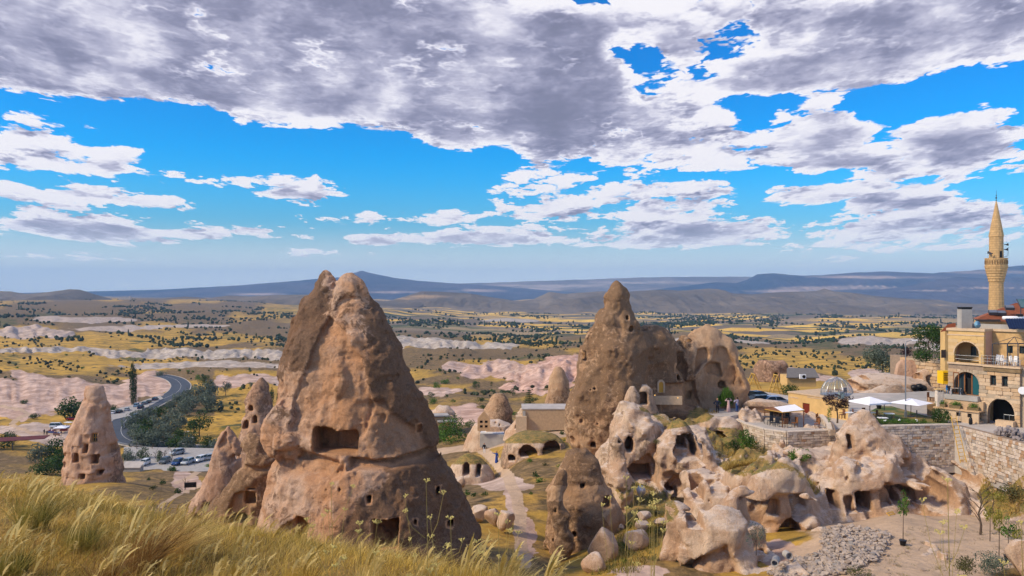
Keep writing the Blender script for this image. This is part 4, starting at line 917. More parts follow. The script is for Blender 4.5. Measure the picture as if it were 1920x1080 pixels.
simple([(765,976,990),(772,972,1000),(790,966,1002),(810,950,1004),(826,944,1002)], 152, 'white knobbly rock beside the long flat-roofed wall', M_PALE, 'boulder', 'boulder', holes=((985,775,4,5,1,'ell'),(970,800,10,8,1,'arch')))
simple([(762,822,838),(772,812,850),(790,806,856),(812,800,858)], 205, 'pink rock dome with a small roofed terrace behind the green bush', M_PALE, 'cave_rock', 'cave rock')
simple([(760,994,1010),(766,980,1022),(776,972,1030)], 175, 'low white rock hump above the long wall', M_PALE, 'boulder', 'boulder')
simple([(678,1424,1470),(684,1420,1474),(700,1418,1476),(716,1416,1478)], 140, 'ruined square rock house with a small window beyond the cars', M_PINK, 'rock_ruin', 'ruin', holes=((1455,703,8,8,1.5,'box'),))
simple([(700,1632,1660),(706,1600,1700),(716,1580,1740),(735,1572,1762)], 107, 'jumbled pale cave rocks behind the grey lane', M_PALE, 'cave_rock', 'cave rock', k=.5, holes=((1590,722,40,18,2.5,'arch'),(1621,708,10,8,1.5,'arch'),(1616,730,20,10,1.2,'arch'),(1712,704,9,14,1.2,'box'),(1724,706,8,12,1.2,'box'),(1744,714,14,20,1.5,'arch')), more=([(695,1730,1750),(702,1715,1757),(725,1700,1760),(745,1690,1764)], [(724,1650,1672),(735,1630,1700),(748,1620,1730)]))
simple([(723,1660,1690),(730,1640,1700),(742,1600,1710),(752,1590,1700)], 102, 'smooth pale rock sloping down beside the grey lane', M_PALE, 'boulder', 'boulder', k=.4)
simple([(678,1690,1775),(684,1684,1790),(700,1680,1800),(725,1680,1800)], 109, 'sheer tan rock bank under the garden fence beside the hotel', M_PINK, 'rock_bank', 'rock bank', k=.25)
# loose boulders on the slope
def boulder(px, py, w, h, Y, label, seed, mt=M_PALE, g=None):
    r_ = np.random.default_rng(seed); v, f = ICO[4]; v = v.copy()
    for _ in range(9):
        n_ = r_.normal(size=3); n_ /= np.linalg.norm(n_); d_ = r_.uniform(.55, .85); s_ = v@n_; v = v-np.outer(np.maximum(s_-d_, 0), n_)*.92
    v = v+(.07*fbm(v[:, 0]*1.7+seed, v[:, 1]*1.7, v[:, 2]*1.7, 1, 4))[:, None]*v
    x, y, z = P(px, py, Y); sx = w/F*Y/2/.82; sz = h/F*Y/2/.82
    me = np_mesh('boulder', v*np.array([sx, (sx+sz)/2, sz]), f, mt, smooth=True, attrs={'fresh': np.zeros(len(v)), 'crust': np.full(len(v), .25)})
    o = obj('boulder', me, loc=(x, y, z), rot=(0, 0, 0)); return tag(o, label, 'boulder', g)
for i, (px, py, w, h, Y, lb) in enumerate([(1133,1020,56,62,59,'largest split boulder below the squat dark cone'),(1190,1012,44,40,61,'angular pale boulder right of the largest one'),(1115,1058,42,38,56,'pale boulder at the lower edge under the largest one'),(1208,967,24,16,66,'small pale boulder stacked on a rough block'),(1206,984,26,20,65.6,'rough block with a small boulder on top'),(1238,977,26,12,66,'long pale stone slab lying in the yellow scrub'),(1166,988,9,10,64,'small round stone above the split boulder'),
        (898,962,34,26,76,'tan boulder at the right foot of the giant cone'),(925,968,30,30,74,'cracked boulder beside the sandy wash'),(863,905,22,22,86,'pointed pale boulder below the two-door mound'),(948,975,30,36,72,'brown boulder leaning over the sandy wash'),(846,893,14,14,90,'small stone by the right edge of the giant cone'),
        (1745,975,22,12,66,'loose block in the mouth of the round cave'),(1480,848,20,12,80,'chipped white stone under the terrace wall'),(1466,832,12,14,84,'white pointed stone beside the green shrub')]):
    boulder(px, py, w, h, Y, lb, 100+i)
boulder(1928, 1050, 66, 70, 47, 'rounded white rock cut by the right edge of the picture', 150)
# ------------------------------------------------------------------ built things of the village
from mathutils.geometry import tessellate_polygon
YEL = mat('yellow_stucco', color=(.60, .40, .17), vary=.18, scale=1.2, bump=.2)
YEL2 = mat('yellow_stucco_worn', color=(.52, .34, .16), vary=.3, scale=2, bump=.2)
ASH = [mat('ashlar_%s' % n, color=c, vary=.22, scale=2.5, bump=.5) for n, c in (('tan', (.48, .33, .20)), ('pale', (.56, .41, .27)), ('warm', (.52, .34, .19)), ('grey', (.40, .31, .22)))]
MORT = mat('mortar', color=(.30, .22, .16), vary=.3, scale=4, bump=.5)
CONC = mat('grey_concrete', color=(.36, .34, .32), vary=.25, scale=.9, bump=.3)
LANE = mat('pale_lane', color=(.44, .40, .37), vary=.3, scale=.5, bump=.3)
WSTONE = [mat('wall_stone_%s' % n, color=c, vary=.3, scale=5, bump=.7) for n, c in (('pale', (.56, .46, .38)), ('tan', (.46, .36, .27)), ('rust', (.40, .25, .15)), ('grey', (.34, .29, .25)), ('cream', (.62, .53, .44)))]
DARK = mat('unlit_depth_paint', color=(.015, .014, .013), rough=.6)  # near-black paint on solid panels stands for unlit depth
GLASS = mat('window_glass', color=(.03, .05, .06), rough=.08)
TEAL = mat('teal_glass', color=(.02, .10, .12), rough=.12)
FRAME = mat('dark_frame', color=(.05, .035, .03), rough=.5)
WOODO = mat('orange_wood', color=(.24, .10, .04), vary=.3, scale=5)
WOODB = mat('brown_wood', color=(.16, .07, .035), vary=.3, scale=5)
WOODY = mat('yellow_wood', color=(.50, .30, .07), vary=.3, scale=5)
WHITE = mat('white_paint', color=(.80, .80, .82), rough=.5)
CANV = mat('white_canvas', color=(.82, .84, .92), rough=.8, vary=.06, scale=1)
METAL = mat('grey_metal', color=(.28, .30, .33), rough=.4, metal=.7)
DMET = mat('dark_metal', color=(.045, .05, .065), rough=.5)
TILE = mat('red_roof_tile', color=(.36, .12, .055), vary=.45, scale=3, bump=.3)
BLACK = mat('black_plastic', color=(.012, .012, .014), rough=.4)
def tess(outer, holes=()):
    loops = [[Vector((a, 0, b)) for a, b in outer]]+[[Vector((a, 0, b)) for a, b in h] for h in holes]
    allp = [p for l in loops for p in l]; return allp, tessellate_polygon(loops)
def plate(mb, outer, holes, th, at, ax, ay, up=None):
    """solid plate from an outline with holes; at: origin, ax: direction of s, ay: direction of thickness"""
    pts, tris = tess(outer, holes); n = len(pts); at = Vector(at); ax = Vector(ax); ay = Vector(ay); uz = Vector((0, 0, 1)) if up is None else Vector(up)
    f0 = [at+ax*p.x+uz*p.z for p in pts]; f1 = [p+ay*th for p in f0]; fs = []
    for t in tris:
        fs.append(tuple(t)); fs.append((t[2]+n, t[1]+n, t[0]+n))
    k = 0
    for l in [outer]+list(holes):
        m_ = len(l)
        for i in range(m_): fs.append((k+i, k+(i+1) % m_, k+(i+1) % m_+n, k+i+n))
        k += m_
    return mb.add(f0+f1, fs)
def arch_pts(c, w, z0, z1, n=14, point=0.):
    """outline of an arched opening, centre c, half width w, from z0 to crown z1"""
    hh = min(w*(1+point), z1-z0); zs = z1-hh
    return [(c-w, z0), (c+w, z0)]+[(c+w*math.cos(t), zs+hh*math.sin(t)**(1-.0*point)) for t in [math.pi*i/n for i in range(n+1)]]
def rect(s0, s1, z0, z1): return [(s0, z0), (s1, z0), (s1, z1), (s0, z1)]
class Wall:
    """a vertical plane with its own s axis; positions are read off the photograph"""
    def __init__(w, pxa, Ya, pxb, Yb):
        w.a = Vector((*P(pxa, 0, Ya)[:2], 0)); w.b = Vector((*P(pxb, 0, Yb)[:2], 0)); w.d = (w.b-w.a).normalized(); w.n = Vector((w.d.y, -w.d.x, 0))
    def s(w, px):
        k = (px-960)/F; t = (k*w.a.y-w.a.x)/(w.d.x-k*w.d.y); return t
    def Y(w, px): return (w.a+w.d*w.s(px)).y
    def z(w, px, py): return (540-py)/F*w.Y(px)
    def at(w, s, z, out=0.): v = w.a+w.d*s+w.n*out; return (v.x, v.y, z)
_blk = []
def stone_mesh(seed):
    import bmesh
    r_ = random.Random(seed); b = bmesh.new(); bmesh.ops.create_cube(b, size=1)
    for v in b.verts: v.co *= 1-.08*r_.random(); v.co += Vector([r_.uniform(-.03, .03) for _ in range(3)])
    bmesh.ops.bevel(b, geom=b.edges[:], offset=.09, segments=1, affect='EDGES')
    me = bpy.data.meshes.new('stone'); b.to_mesh(me); b.free(); return me
STM = {}
def get_stone(mt, k):
    key = (mt.name, k)
    if key not in STM:
        me = stone_mesh(k); me.materials.append(mt); STM[key] = me
    return STM[key]
def lay(parent, W, rows, holes, ml, out, th=.10, lmin=.5, lmax=1.0, gap=.02, name='block', mats=None, limit=300, jit=.01, origin=None):
    """courses of separate blocks on wall W between rows [(z0, z1, s0, s1)], leaving the holes open"""
    made = []; org = Vector(parent.location) if parent is not None else Vector((0, 0, 0)); inv = Matrix.Rotation(-parent.rotation_euler.z, 4, 'Z')
    ang = math.atan2(W.d.y, W.d.x)
    for z0, z1, s0, s1 in rows:
        cuts = []
        for h in holes:
            zz = [p[1] for p in h]; ov = []
            for i in range(len(h)):
                (a0, b0), (a1, b1) = h[i], h[(i+1) % len(h)]
                for t in np.linspace(0, 1, 6):
                    b_ = b0+(b1-b0)*t
                    if z0-.01 <= b_ <= z1+.01: ov.append(a0+(a1-a0)*t)
            if not ov and min(zz) <= z0 and max(zz) >= z1: ov = [min(p[0] for p in h), max(p[0] for p in h)]
            if ov: cuts.append((min(ov)-.0, max(ov)+.0))
        cuts.sort(); spans = []; c = s0
        for a, b in cuts:
            if a > c+.08: spans.append((c, min(a, s1)))
            c = max(c, b)
        if c < s1-.08: spans.append((c, s1))
        for a, b in spans:
            x = a
            while x < b-.06:
                L = random.uniform(lmin, lmax); e = x+L
                if b-e < lmin*.6: e = b
                made.append((x+gap/2, e-gap/2, z0+gap/2, z1-gap/2)); x = e
    for i, (a, b, z0, z1) in enumerate(made):
        mt = random.choices(mats or ml, k=1)[0]
        p = Vector(W.at((a+b)/2, (z0+z1)/2, out+random.uniform(-jit, jit)))-org
        o = obj(name, get_stone(mt, random.randrange(4)), parent, loc=tuple(inv @ p), rot=(0, 0, ang-parent.rotation_euler.z), scale=((b-a)*1.05, th, (z1-z0)*1.05))
    return made
def rel(parent, p): return tuple(Vector(p)-Vector(parent.location))
def offset_mesh(o, loc):
    """move an object's origin to loc while its mesh stays where it is"""
    o.data.transform(Matrix.Translation(-Vector(loc))); o.location = loc; return o

# courtyards and lanes (part of the ground)
ZL, ZT = -13.05, -15.9
def gp(px, py, z): p = PZ(px, py, z); return (p[0], p[1])
def slab(name, pts, z, th, mt, label, kind='structure'):
    mb = MB(); mb.prism(pts[::-1] if sum((pts[i][0]-pts[i-1][0])*(pts[i][1]+pts[i-1][1]) for i in range(len(pts))) > 0 else pts, z-th, z)
    return tag(mb.build(name, mt), label, kind=kind)
slab('courtyard', [gp(1600, 800, ZL), gp(1640, 799.5, ZL), gp(1700, 799, ZL), gp(1790, 797.5, ZL), gp(1850, 813, ZL), gp(1935, 838, ZL), gp(2080, 860, ZL), (95, 99.5), (45, 99.5), (42.5, 99.5), gp(1590, 745, ZL)], ZL, 4.5, LANE, 'pale lane and courtyard in front of the hotel')
slab('lane', [gp(1650, 752, ZL), gp(1700, 735, ZL), gp(1745, 733, ZL), gp(1800, 752, ZL), gp(1790, 775, ZL), gp(1755, 770, ZL), gp(1735, 783, ZL), gp(1705, 778, ZL), gp(1680, 762, ZL)], ZL+.004, .003, CONC, 'grey asphalt lane curving past the white parasols')
slab('terrace', [gp(1370, 783, ZT), gp(1400, 797.5, ZT), gp(1435, 807.5, ZT), gp(1475, 812.5, ZT), gp(1556, 810, ZT), gp(1600, 795, ZT), (46, 108), (38, 124), (24, 126), (24.5, 108)], ZT, 3.5, LANE, 'pale paved terrace with the pergola')
def lawn_bld(g, b, out):
    pos = g('ShaderNodeNewGeometry').outputs['Position']; n = g.noise(pos, .5, 6, .65); f = g.noise(pos, 9, 3, .6)
    c = g.mix(g.ss(n, .45, .62), g.mix(f, (.03, .06, .012), (.09, .14, .03)), (.24, .17, .06)); setin(g, b, 'Base Color', c)
M_LAWN = mat('lawn_grass', lawn_bld)
slab('lawn', [gp(1600, 790, ZL), gp(1622, 799, ZL), gp(1785, 797, ZL), gp(1765, 785, ZL), gp(1735, 780, ZL), gp(1700, 770, ZL), gp(1672, 762, ZL), gp(1650, 762, ZL), gp(1630, 772, ZL)], ZL+.03, .026, M_LAWN, 'small green lawn with dry edges under the parasols')
tb = np.random.default_rng(5)
# grass on the lawn
def blades(name, pts, hgt, wid, mt, label, lean=(0.0, 0.0), curve=.35, seed=1, seg=3, kind='stuff', parent=None):
    r_ = np.random.default_rng(seed); n = len(pts); a = r_.uniform(0, 2*np.pi, n); h = hgt*r_.uniform(.5, 1.25, n); w = wid*r_.uniform(.6, 1.3, n)
    dx, dy = np.cos(a), np.sin(a); nf_ = fbm(pts[:, 0], pts[:, 1], 0*pts[:, 0]+seed, .7, 3); lx = lean[0]*(1+1.6*nf_)+r_.normal(0, curve, n); ly = lean[1]+.9*fbm(pts[:, 0]+40, pts[:, 1], 0*pts[:, 0], .8, 3)+r_.normal(0, curve, n); h = h*(1+.7*nf_); V = []; 
    ts = np.linspace(0, 1, seg+1)
    for t in ts:
        cx = pts[:, 0]+lx*h*t**1.8; cy = pts[:, 1]+ly*h*t**1.8; cz = pts[:, 2]+h*t*(1-.18*t*np.minimum(1, np.hypot(lx, ly)))
        ww = w*(1-t)**.8/2 if t < 1 else 0*w
        if t < 1: V += [np.stack([cx-dx*ww, cy-dy*ww, cz], -1), np.stack([cx+dx*ww, cy+dy*ww, cz], -1)]
        else: V += [np.stack([cx, cy, cz], -1)]
    k = len(V); V = np.stack(V, 1).reshape(-1, 3); b = np.arange(n)*k; q = []
    for i in range(seg-1): q.append(np.stack([b+2*i, b+2*i+1, b+2*i+3, b+2*i+2], -1))
    tri = np.stack([b+k-3, b+k-2, b+k-1], -1)
    me = np_mesh(name, V, [np.concatenate(q), tri] if q else [tri], mt)
    o = obj(name, me, parent); 
    if kind: tag(o, label, kind=kind)
    return o

# retaining walls of separate stones
def stone_wall(label, pts, hts, course, lmin, lmax, mats, weights, coping=True):
    """pts: plan points with top z; hts: wall height at each"""
    x0, y0, z0 = pts[0]; root = thing('stone_wall', label, 'stone wall', (x0, y0, z0-hts[0])); core = MB(); rest = []
    n_ = 0; pend = []
    for (a, b, ha, hb) in zip(pts[:-1], pts[1:], hts[:-1], hts[1:]):
        A = Vector(a); B = Vector(b); d = (B-A); L = Vector((d.x, d.y, 0)).length; u = Vector((d.x, d.y, 0)).normalized(); nn = Vector((u.y, -u.x, 0))
        q = [A-Vector((0, 0, ha)), B-Vector((0, 0, hb)), B, A]; q = [v-Vector(root.location) for v in q]; o2 = nn*-.5
        core.add([tuple(v) for v in q]+[tuple(v+o2) for v in q], [(0, 1, 2, 3), (7, 6, 5, 4), (3, 2, 6, 7), (1, 0, 4, 5), (0, 3, 7, 4), (2, 1, 5, 6)])
        rows = int(max(ha, hb)/course); ang = math.atan2(u.y, u.x)
        for r_ in range(rows):
            s = random.uniform(-.2, 0)
            while s < L:
                l = random.uniform(lmin, lmax); c = min(max(s+l/2, 0), L); t = c/L; s0 = max(s, 0); s1 = min(s+l, L); s += l
                if s1-s0 < .08: continue
                top = A.z+(B.z-A.z)*t; h = ha+(hb-ha)*t; z = top-(r_+.5)*course
                if z < top-h: continue
                p = A+u*((s0+s1)/2)+nn*random.uniform(.0, .05); pend.append(((p.x, p.y, z), ang+random.uniform(-.02, .02), (s1-s0-.025, .22, course*random.uniform(.82, .95))))
        if coping:
            pass
    core.build('mortar_core', MORT, root)
    pend.sort(key=lambda k: -k[0][2]-k[0][0]*.0)
    keep = pend if len(pend) <= 296 else random.sample(pend, 296); ks = set(map(id, keep)); extra = [k for k in pend if id(k) not in ks]
    for p, an, sc_ in keep: obj('stone', get_stone(random.choices(mats, weights)[0], random.randrange(4)), root, loc=rel(root, p), rot=(0, 0, an), scale=tuple(1.06*v for v in sc_))
    if extra:
        for mi, mt in enumerate(mats[:3]):
            mb = MB()
            for p, an, sc_ in extra[mi::3]: mb.box(rel(root, p), sc_, an)
            if mb.v: mb.build('joined_stones', mt, root)['kind'] = 'stuff'
    if coping:
        for (a, b) in zip(pts[:-1], pts[1:]):
            A = Vector(a); B = Vector(b); u = (B-A); L = u.length; m_ = (A+B)/2; MB().box((0, 0, 0), (L+.05, .5, .12)).build('coping', WSTONE[4], root, loc=rel(root, (m_.x, m_.y+.1, m_.z+.06)), rot=(0, -math.atan2(B.z-A.z, Vector((u.x, u.y)).length), math.atan2(u.y, u.x)))
    return root
def wp(px, py, z): x, y = gp(px, py, z); return (x, y, z)
W1 = [wp(1372, 782, -15.7), wp(1400, 796, -15.7), wp(1435, 806, -15.65), wp(1475, 811, -15.65), wp(1556, 808, -15.65)]
stone_wall('curved low stone wall round the pergola terrace', W1, [1.6, 2.5, 2.9, 2.5, 2.0], .26, .35, .85, WSTONE, [6, 4, .3, 1, 5])
W2 = [wp(1612, 801, ZL), wp(1700, 799, ZL), wp(1792, 797, ZL)]
stone_wall('straight retaining wall with rust-brown stones below the lawn', W2, [2.8, 3.6, 4.2], .25, .28, .6, WSTONE, [6, 4, .8, 1.5, 4])
W3 = [wp(1792, 797, ZL), wp(1850, 812, ZL+.05), wp(1935, 836, ZL+.1), wp(2050, 862, ZL+.1)]
stone_wall('tall retaining wall of rough blocks right of the wooden ladder', W3, [4.2, 4.2, 3.6, 3.6], .30, .3, .62, WSTONE, [6, 4, .5, 2, 4], coping=False)

# ------------------------------------------------------------------ hotel
HW = Wall(1778, 80, 1895, 75.5); s_ = HW.s; z_ = HW.z
ho = thing('stone_hotel', 'tan three-storey hotel with arched loggia and balcony at the right edge', 'building', HW.at(0, ZL))
def hb(mb, name, mt, parent=None, smooth=False):
    parent = parent or ho; off = Vector(ho.location)
    mb.v = [tuple(Vector(v)-off) for v in mb.v]; return mb.build(name, mt, parent, smooth)
dn = -HW.n
zc, zf, z2, zb = z_(1778, 617), z_(1778, 678), z_(1778, 737), ZL
archU = arch_pts((s_(1789.5)+s_(1835.5))/2, (s_(1835.5)-s_(1789.5))/2, zf+.02, z_(1812, 641))
archL = arch_pts((s_(1789.5)+s_(1836))/2, (s_(1836)-s_(1789.5))/2, z2, z_(1812, 697))
archP = arch_pts((s_(1852)+s_(1903))/2, (s_(1903)-s_(1852))/2, zb+.02, z_(1878, 747), point=.25)
sB, sC, sE = s_(1845), s_(1913), s_(2010)
mb = MB(); plate(mb, rect(0, sB, zf, zc), [archU], .35, HW.at(0, 0), HW.d, dn); hb(mb, 'upper_wall', YEL)
w1, w2 = rect(s_(1857), s_(1868), z_(1862, 722), z_(1862, 704)), rect(s_(1879), s_(1890), z_(1884, 724.5), z_(1884, 706))
mb = MB(); plate(mb, rect(0, sC, zb, zf-.0), [archL, archP, w1, w2], .5, HW.at(0, 0), HW.d, dn); hb(mb, 'lower_wall', MORT)
mb = MB()   # loggia room, side returns, recessed upper wall, back volume
LB = 1.5
wl = rect(s_(1804), s_(1815), z_(1809, 669), z_(1809, 651)); dl = rect(s_(1824), s_(1834), zf+.0, z_(1829, 651))
plate(mb, rect(0, sB, zf, zc), [wl, dl], .2, HW.at(0, 0, -LB-.35), HW.d, dn)
ub1, ub2 = rect(s_(1872), s_(1883.5), z_(1878, 664), z_(1878, 650)), rect(s_(1895.5), s_(1907), z_(1901, 665), z_(1901, 651))
plate(mb, rect(sB, sE, zf, zc), [ub1, ub2], .2, HW.at(0, 0, -1.9), HW.d, dn)
hb(mb, 'recessed_wall', YEL2)
mb = MB(); A = HW.at(sB, 0); 
def vbox(mb, s0, s1, o0, o1, z0, z1):
    c = Vector(HW.at((s0+s1)/2, (z0+z1)/2, (o0+o1)/2)); return mb.box(c, (s1-s0, abs(o1-o0), z1-z0), math.atan2(HW.d.y, HW.d.x))
vbox(mb, sB-.2, sB, -.36, -7, zf, zc); vbox(mb, 0, .2, -.36, -7, zf, zc); hb(mb, 'bay_side_wall', mat('shaded_side_stucco', color=(.52, .33, .25), vary=.15, scale=1.5))  # pinkish tone of the side turned from the light, put into the stucco
mb = MB(); vbox(mb, 0, sE, -2.3, -7, zb, zc-.15); hb(mb, 'rear_volume', YEL2)
mb = MB(); vbox(mb, sC, sE, -.25, -6, zb, zf-.1); hb(mb, 'side_wall', ASH[3])
mb = MB(); vbox(mb, -.15, sB+.1, .12, -1.8, zc-.12, zc+.12); vbox(mb, -.08, sB+.05, .07, -.3, z_(1778, 628), z_(1778, 628)+.12); vbox(mb, sB, sE, -1.7, -2.2, zc-.12, zc+.12); hb(mb, 'cornice', ASH[1])
mb = MB(); vbox(mb, -.05, sB, .15, -.30, zf-.18, zf-.0); vbox(mb, sB-.0, sC+.1, .30, -1.9, zf-.22, zf-.04); hb(mb, 'balcony_slab', ASH[1])
mb = MB(); vbox(mb, sB, sC+.08, .2, -.2, zf-.62, zf-.26); hb(mb, 'balcony_moulding', mat('stained_stone', color=(.22, .15, .08), vary=.5, scale=3))
mb = MB(); vbox(mb, s_(1838), sC+.02, .10, -.1, z_(1860, 745)-.08, z_(1860, 745)+.06); hb(mb, 'string_course', ASH[3])
rows = []; z0 = zb
while z0 < zf-.7: rows.append((z0, z0+.36, 0, sC)); z0 += .36
lay(ho, HW, rows, [archL, archP, w1, w2], ASH, .03, .12, .5, .95, .025, 'block', [ASH[0], ASH[0], ASH[1], ASH[2], ASH[3]])
YB = [mat('yellow_block_a', color=(.60, .40, .17), vary=.15, scale=2), mat('yellow_block_b', color=(.54, .36, .17), vary=.15, scale=2), mat('yellow_block_c', color=(.58, .41, .22), vary=.15, scale=2)]
rows = []; z0 = zf
while z0 < zc-.75: rows.append((z0, z0+.33, 0, sB)); z0 += .33
lay(ho, HW, rows, [archU], YB, .015, .06, .6, 1.1, .012, 'block', YB, jit=.004)
def vouss(outline, n0, mt, w=.2, out=.06, name='arch_stone'):
    o = outline[2:]
    for i in range(len(o)-1):
        a, b = o[i], o[i+1]; c = ((a[0]+b[0])/2, (a[1]+b[1])/2); L = math.hypot(b[0]-a[0], b[1]-a[1])
        mb = MB(); cx = sum(p[0] for p in o)/len(o); zc_ = min(p[1] for p in o); d = Vector((c[0]-cx, c[1]-zc_)).normalized()
        t = Vector((b[0]-a[0], b[1]-a[1])).normalized(); pr = [a, b, (b[0]+d.x*w, b[1]+d.y*w), (a[0]+d.x*w, a[1]+d.y*w)]
        if Vector((pr[1][0]-pr[0][0], pr[1][1]-pr[0][1])).cross(Vector((pr[2][0]-pr[1][0], pr[2][1]-pr[1][1]))) < 0: pr = pr[::-1]
        plate(mb, [(x*.97+c[0]*.03, z*.97+c[1]*.03) for x, z in pr], [], .2, HW.at(0, 0, out), HW.d, dn); hb(mb, name, mt)
vouss(archU, 14, ASH[1], .13, .05); vouss(archL, 14, ASH[3], .22, .09); vouss(archP, 14, ASH[1], .26, .09)
def window(r, out, mt=GLASS, frame=.05, fm=FRAME, sill=True, cross=True):
    s0, s1, z0, z1 = r[0][0], r[1][0], r[0][1], r[2][1]; mb = MB()
    plate(mb, rect(s0, s1, z0, z1), [rect(s0+frame, s1-frame, z0+frame, z1-frame)], .08, HW.at(0, 0, out), HW.d, dn)
    if cross: vbox(mb, (s0+s1)/2-.02, (s0+s1)/2+.02, out-.01, out-.06, z0+frame, z1-frame)
    w = hb(mb, 'window', fm); mb = MB(); vbox(mb, s0+frame, s1-frame, out-.05, out-.07, z0+frame, z1-frame)
    off = Vector(ho.location); mb.v = [tuple(Vector(v)-off) for v in mb.v]; mb.build('pane', mt, w)
    if sill:
        mb = MB(); vbox(mb, s0-.12, s1+.12, out+.35, out+.02, z0-.16, z0-.06); mb.v = [tuple(Vector(v)-off) for v in mb.v]; mb.build('sill', ASH[1], w)
for r_, o_ in ((w1, -.22), (w2, -.22)): window(r_, o_)
for r_, o_ in ((wl, -LB-.45), (ub1, -2.0), (ub2, -2.0)): window(r_, o_, sill=False)
mb = MB(); vbox(mb, dl[0][0], dl[1][0], -LB-.42, -LB-.5, dl[0][1], dl[2][1]); hb(mb, 'door', WOODB)
# glazed arch of the ground floor: frame, open leaf, curved panes
c_, w_ = (archL[0][0]+archL[1][0])/2, (archL[1][0]-archL[0][0])/2
inn = arch_pts(c_, w_-.09, z2+.05, archL[9][1]-.09)
mb = MB(); plate(mb, arch_pts(c_, w_, z2, archL[9][1]), [inn], .1, HW.at(0, 0, -.3), HW.d, dn)
for t in (-.28, .32): vbox(mb, c_+t*w_-.05, c_+t*w_+.05, -.28, -.4, z2+.05, archL[9][1]-.12)
gd = hb(mb, 'arched_glass_door', WOODO)
off = Vector(ho.location)
for a, b, mt in ((-.9, -.3, GLASS), (.36, .92, TEAL)):
    mb = MB(); lo_, hi_ = c_+a*w_, c_+b*w_; zz = lambda s: archL[9][1]-w_+math.sqrt(max(0, (w_-.1)**2-(s-c_)**2)); q = [(lo_, z2+.06), (hi_, z2+.06)]+[(hi_+(lo_-hi_)*i/8, zz(hi_+(lo_-hi_)*i/8)) for i in range(9)]
    plate(mb, q, [], .02, HW.at(0, 0, -.33), HW.d, dn); mb.v = [tuple(Vector(v)-off) for v in mb.v]; mb.build('pane', mt, gd)
mb = MB(); vbox(mb, c_-.9*w_, c_+.9*w_, -2.2, -2.25, z2, z2+2); vbox(mb, c_-.25*w_, c_+.3*w_, -.6, -.7, z2, z2+1.6); hb(mb, 'room_dark_panel', DARK)  # near-black sheets paint the darkness of the room
mb = MB(); plate(mb, rect(s_(1789)-.05, s_(1789)+.5, z2+.05, archL[9][1]-.1), [rect(s_(1789)+.02, s_(1789)+.42, z2+.15, archL[9][1]-.2)], .05, HW.at(0, 0, .12), HW.d, dn); hb(mb, 'open_door_leaf', WOODO)
mb = MB(); vbox(mb, archP[0][0]-.3, archP[1][0]+.3, -2.0, -2.1, zb, archP[9][1]+.3); hb(mb, 'passage_end', DARK)  # near-black sheet paints the shade inside the passage
mb = MB()
for s1 in (s_(1880), s_(1890), s_(1902)): mb.tube(HW.at(s1, zb+.2, -.3), HW.at(s1, zb+1.0, -.3), .025)
mb.tube(HW.at(s_(1880), zb+1.0, -.3), HW.at(s_(1902), zb+1.0, -.3), .025); hb(mb, 'passage_railing', METAL)
mb = MB(); a_ = Vector(HW.at(s_(1866), zb, .1)); vbox(mb, s_(1873), s_(1906), .8, .1, zb+.0, zb+.55); hb(mb, 'ramp_wall', ASH[1])
mb = MB()
for s1 in np.linspace(s_(1842), s_(1912), 7): mb.tube(HW.at(s1, zf-.02, .2), HW.at(s1, zf+.85, .2), .02)
for h_ in (.3, .58, .85): mb.tube(HW.at(s_(1842), zf+h_, .2), HW.at(s_(1912), zf+h_, .2), .014)
hb(mb, 'balcony_railing', METAL)
mb = MB(); mb.tube(HW.at(s_(1790), zf+.35, -.1), HW.at(s_(1835), zf+.3, -.1), .02); mb.tube(HW.at(s_(1790), zf+.7, -.1), HW.at(s_(1835), zf+.7, -.1), .02); hb(mb, 'loggia_railing', METAL)
# terrace block left with vents, ledge, steps
hz2 = z_(1790, 746); mb = MB()
vents = [rect(s_(a), s_(a+8), z_(a, b+7.5), z_(a, b)) for a, b in ((1782, 768), (1804, 770), (1825, 772.5))]
zl = z_(1790, 765)
plate(mb, rect(s_(1776), s_(1846), zb, zl), vents, .25, HW.at(0, 0, 1.3), HW.d, dn); vbox(mb, s_(1776), s_(1846), 1.05, .02, zb, zb+.2); hb(mb, 'planter_wall', ASH[1])
mb = MB(); vbox(mb, s_(1762), s_(1848), 1.45, .1, zl-.02, zl+.10); hb(mb, 'planter_ledge', ASH[2])
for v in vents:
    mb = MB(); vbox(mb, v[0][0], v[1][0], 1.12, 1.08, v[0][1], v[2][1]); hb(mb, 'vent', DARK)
mb = MB(); vbox(mb, s_(1748), s_(1838), .6, -.28, z2-.5, z2-.02); hb(mb, 'terrace_floor', CONC)
mb = MB(); vbox(mb, s_(1776), s_(1848), .5, .04, zl+.08, z2-.5); hb(mb, 'terrace_front', ASH[0])
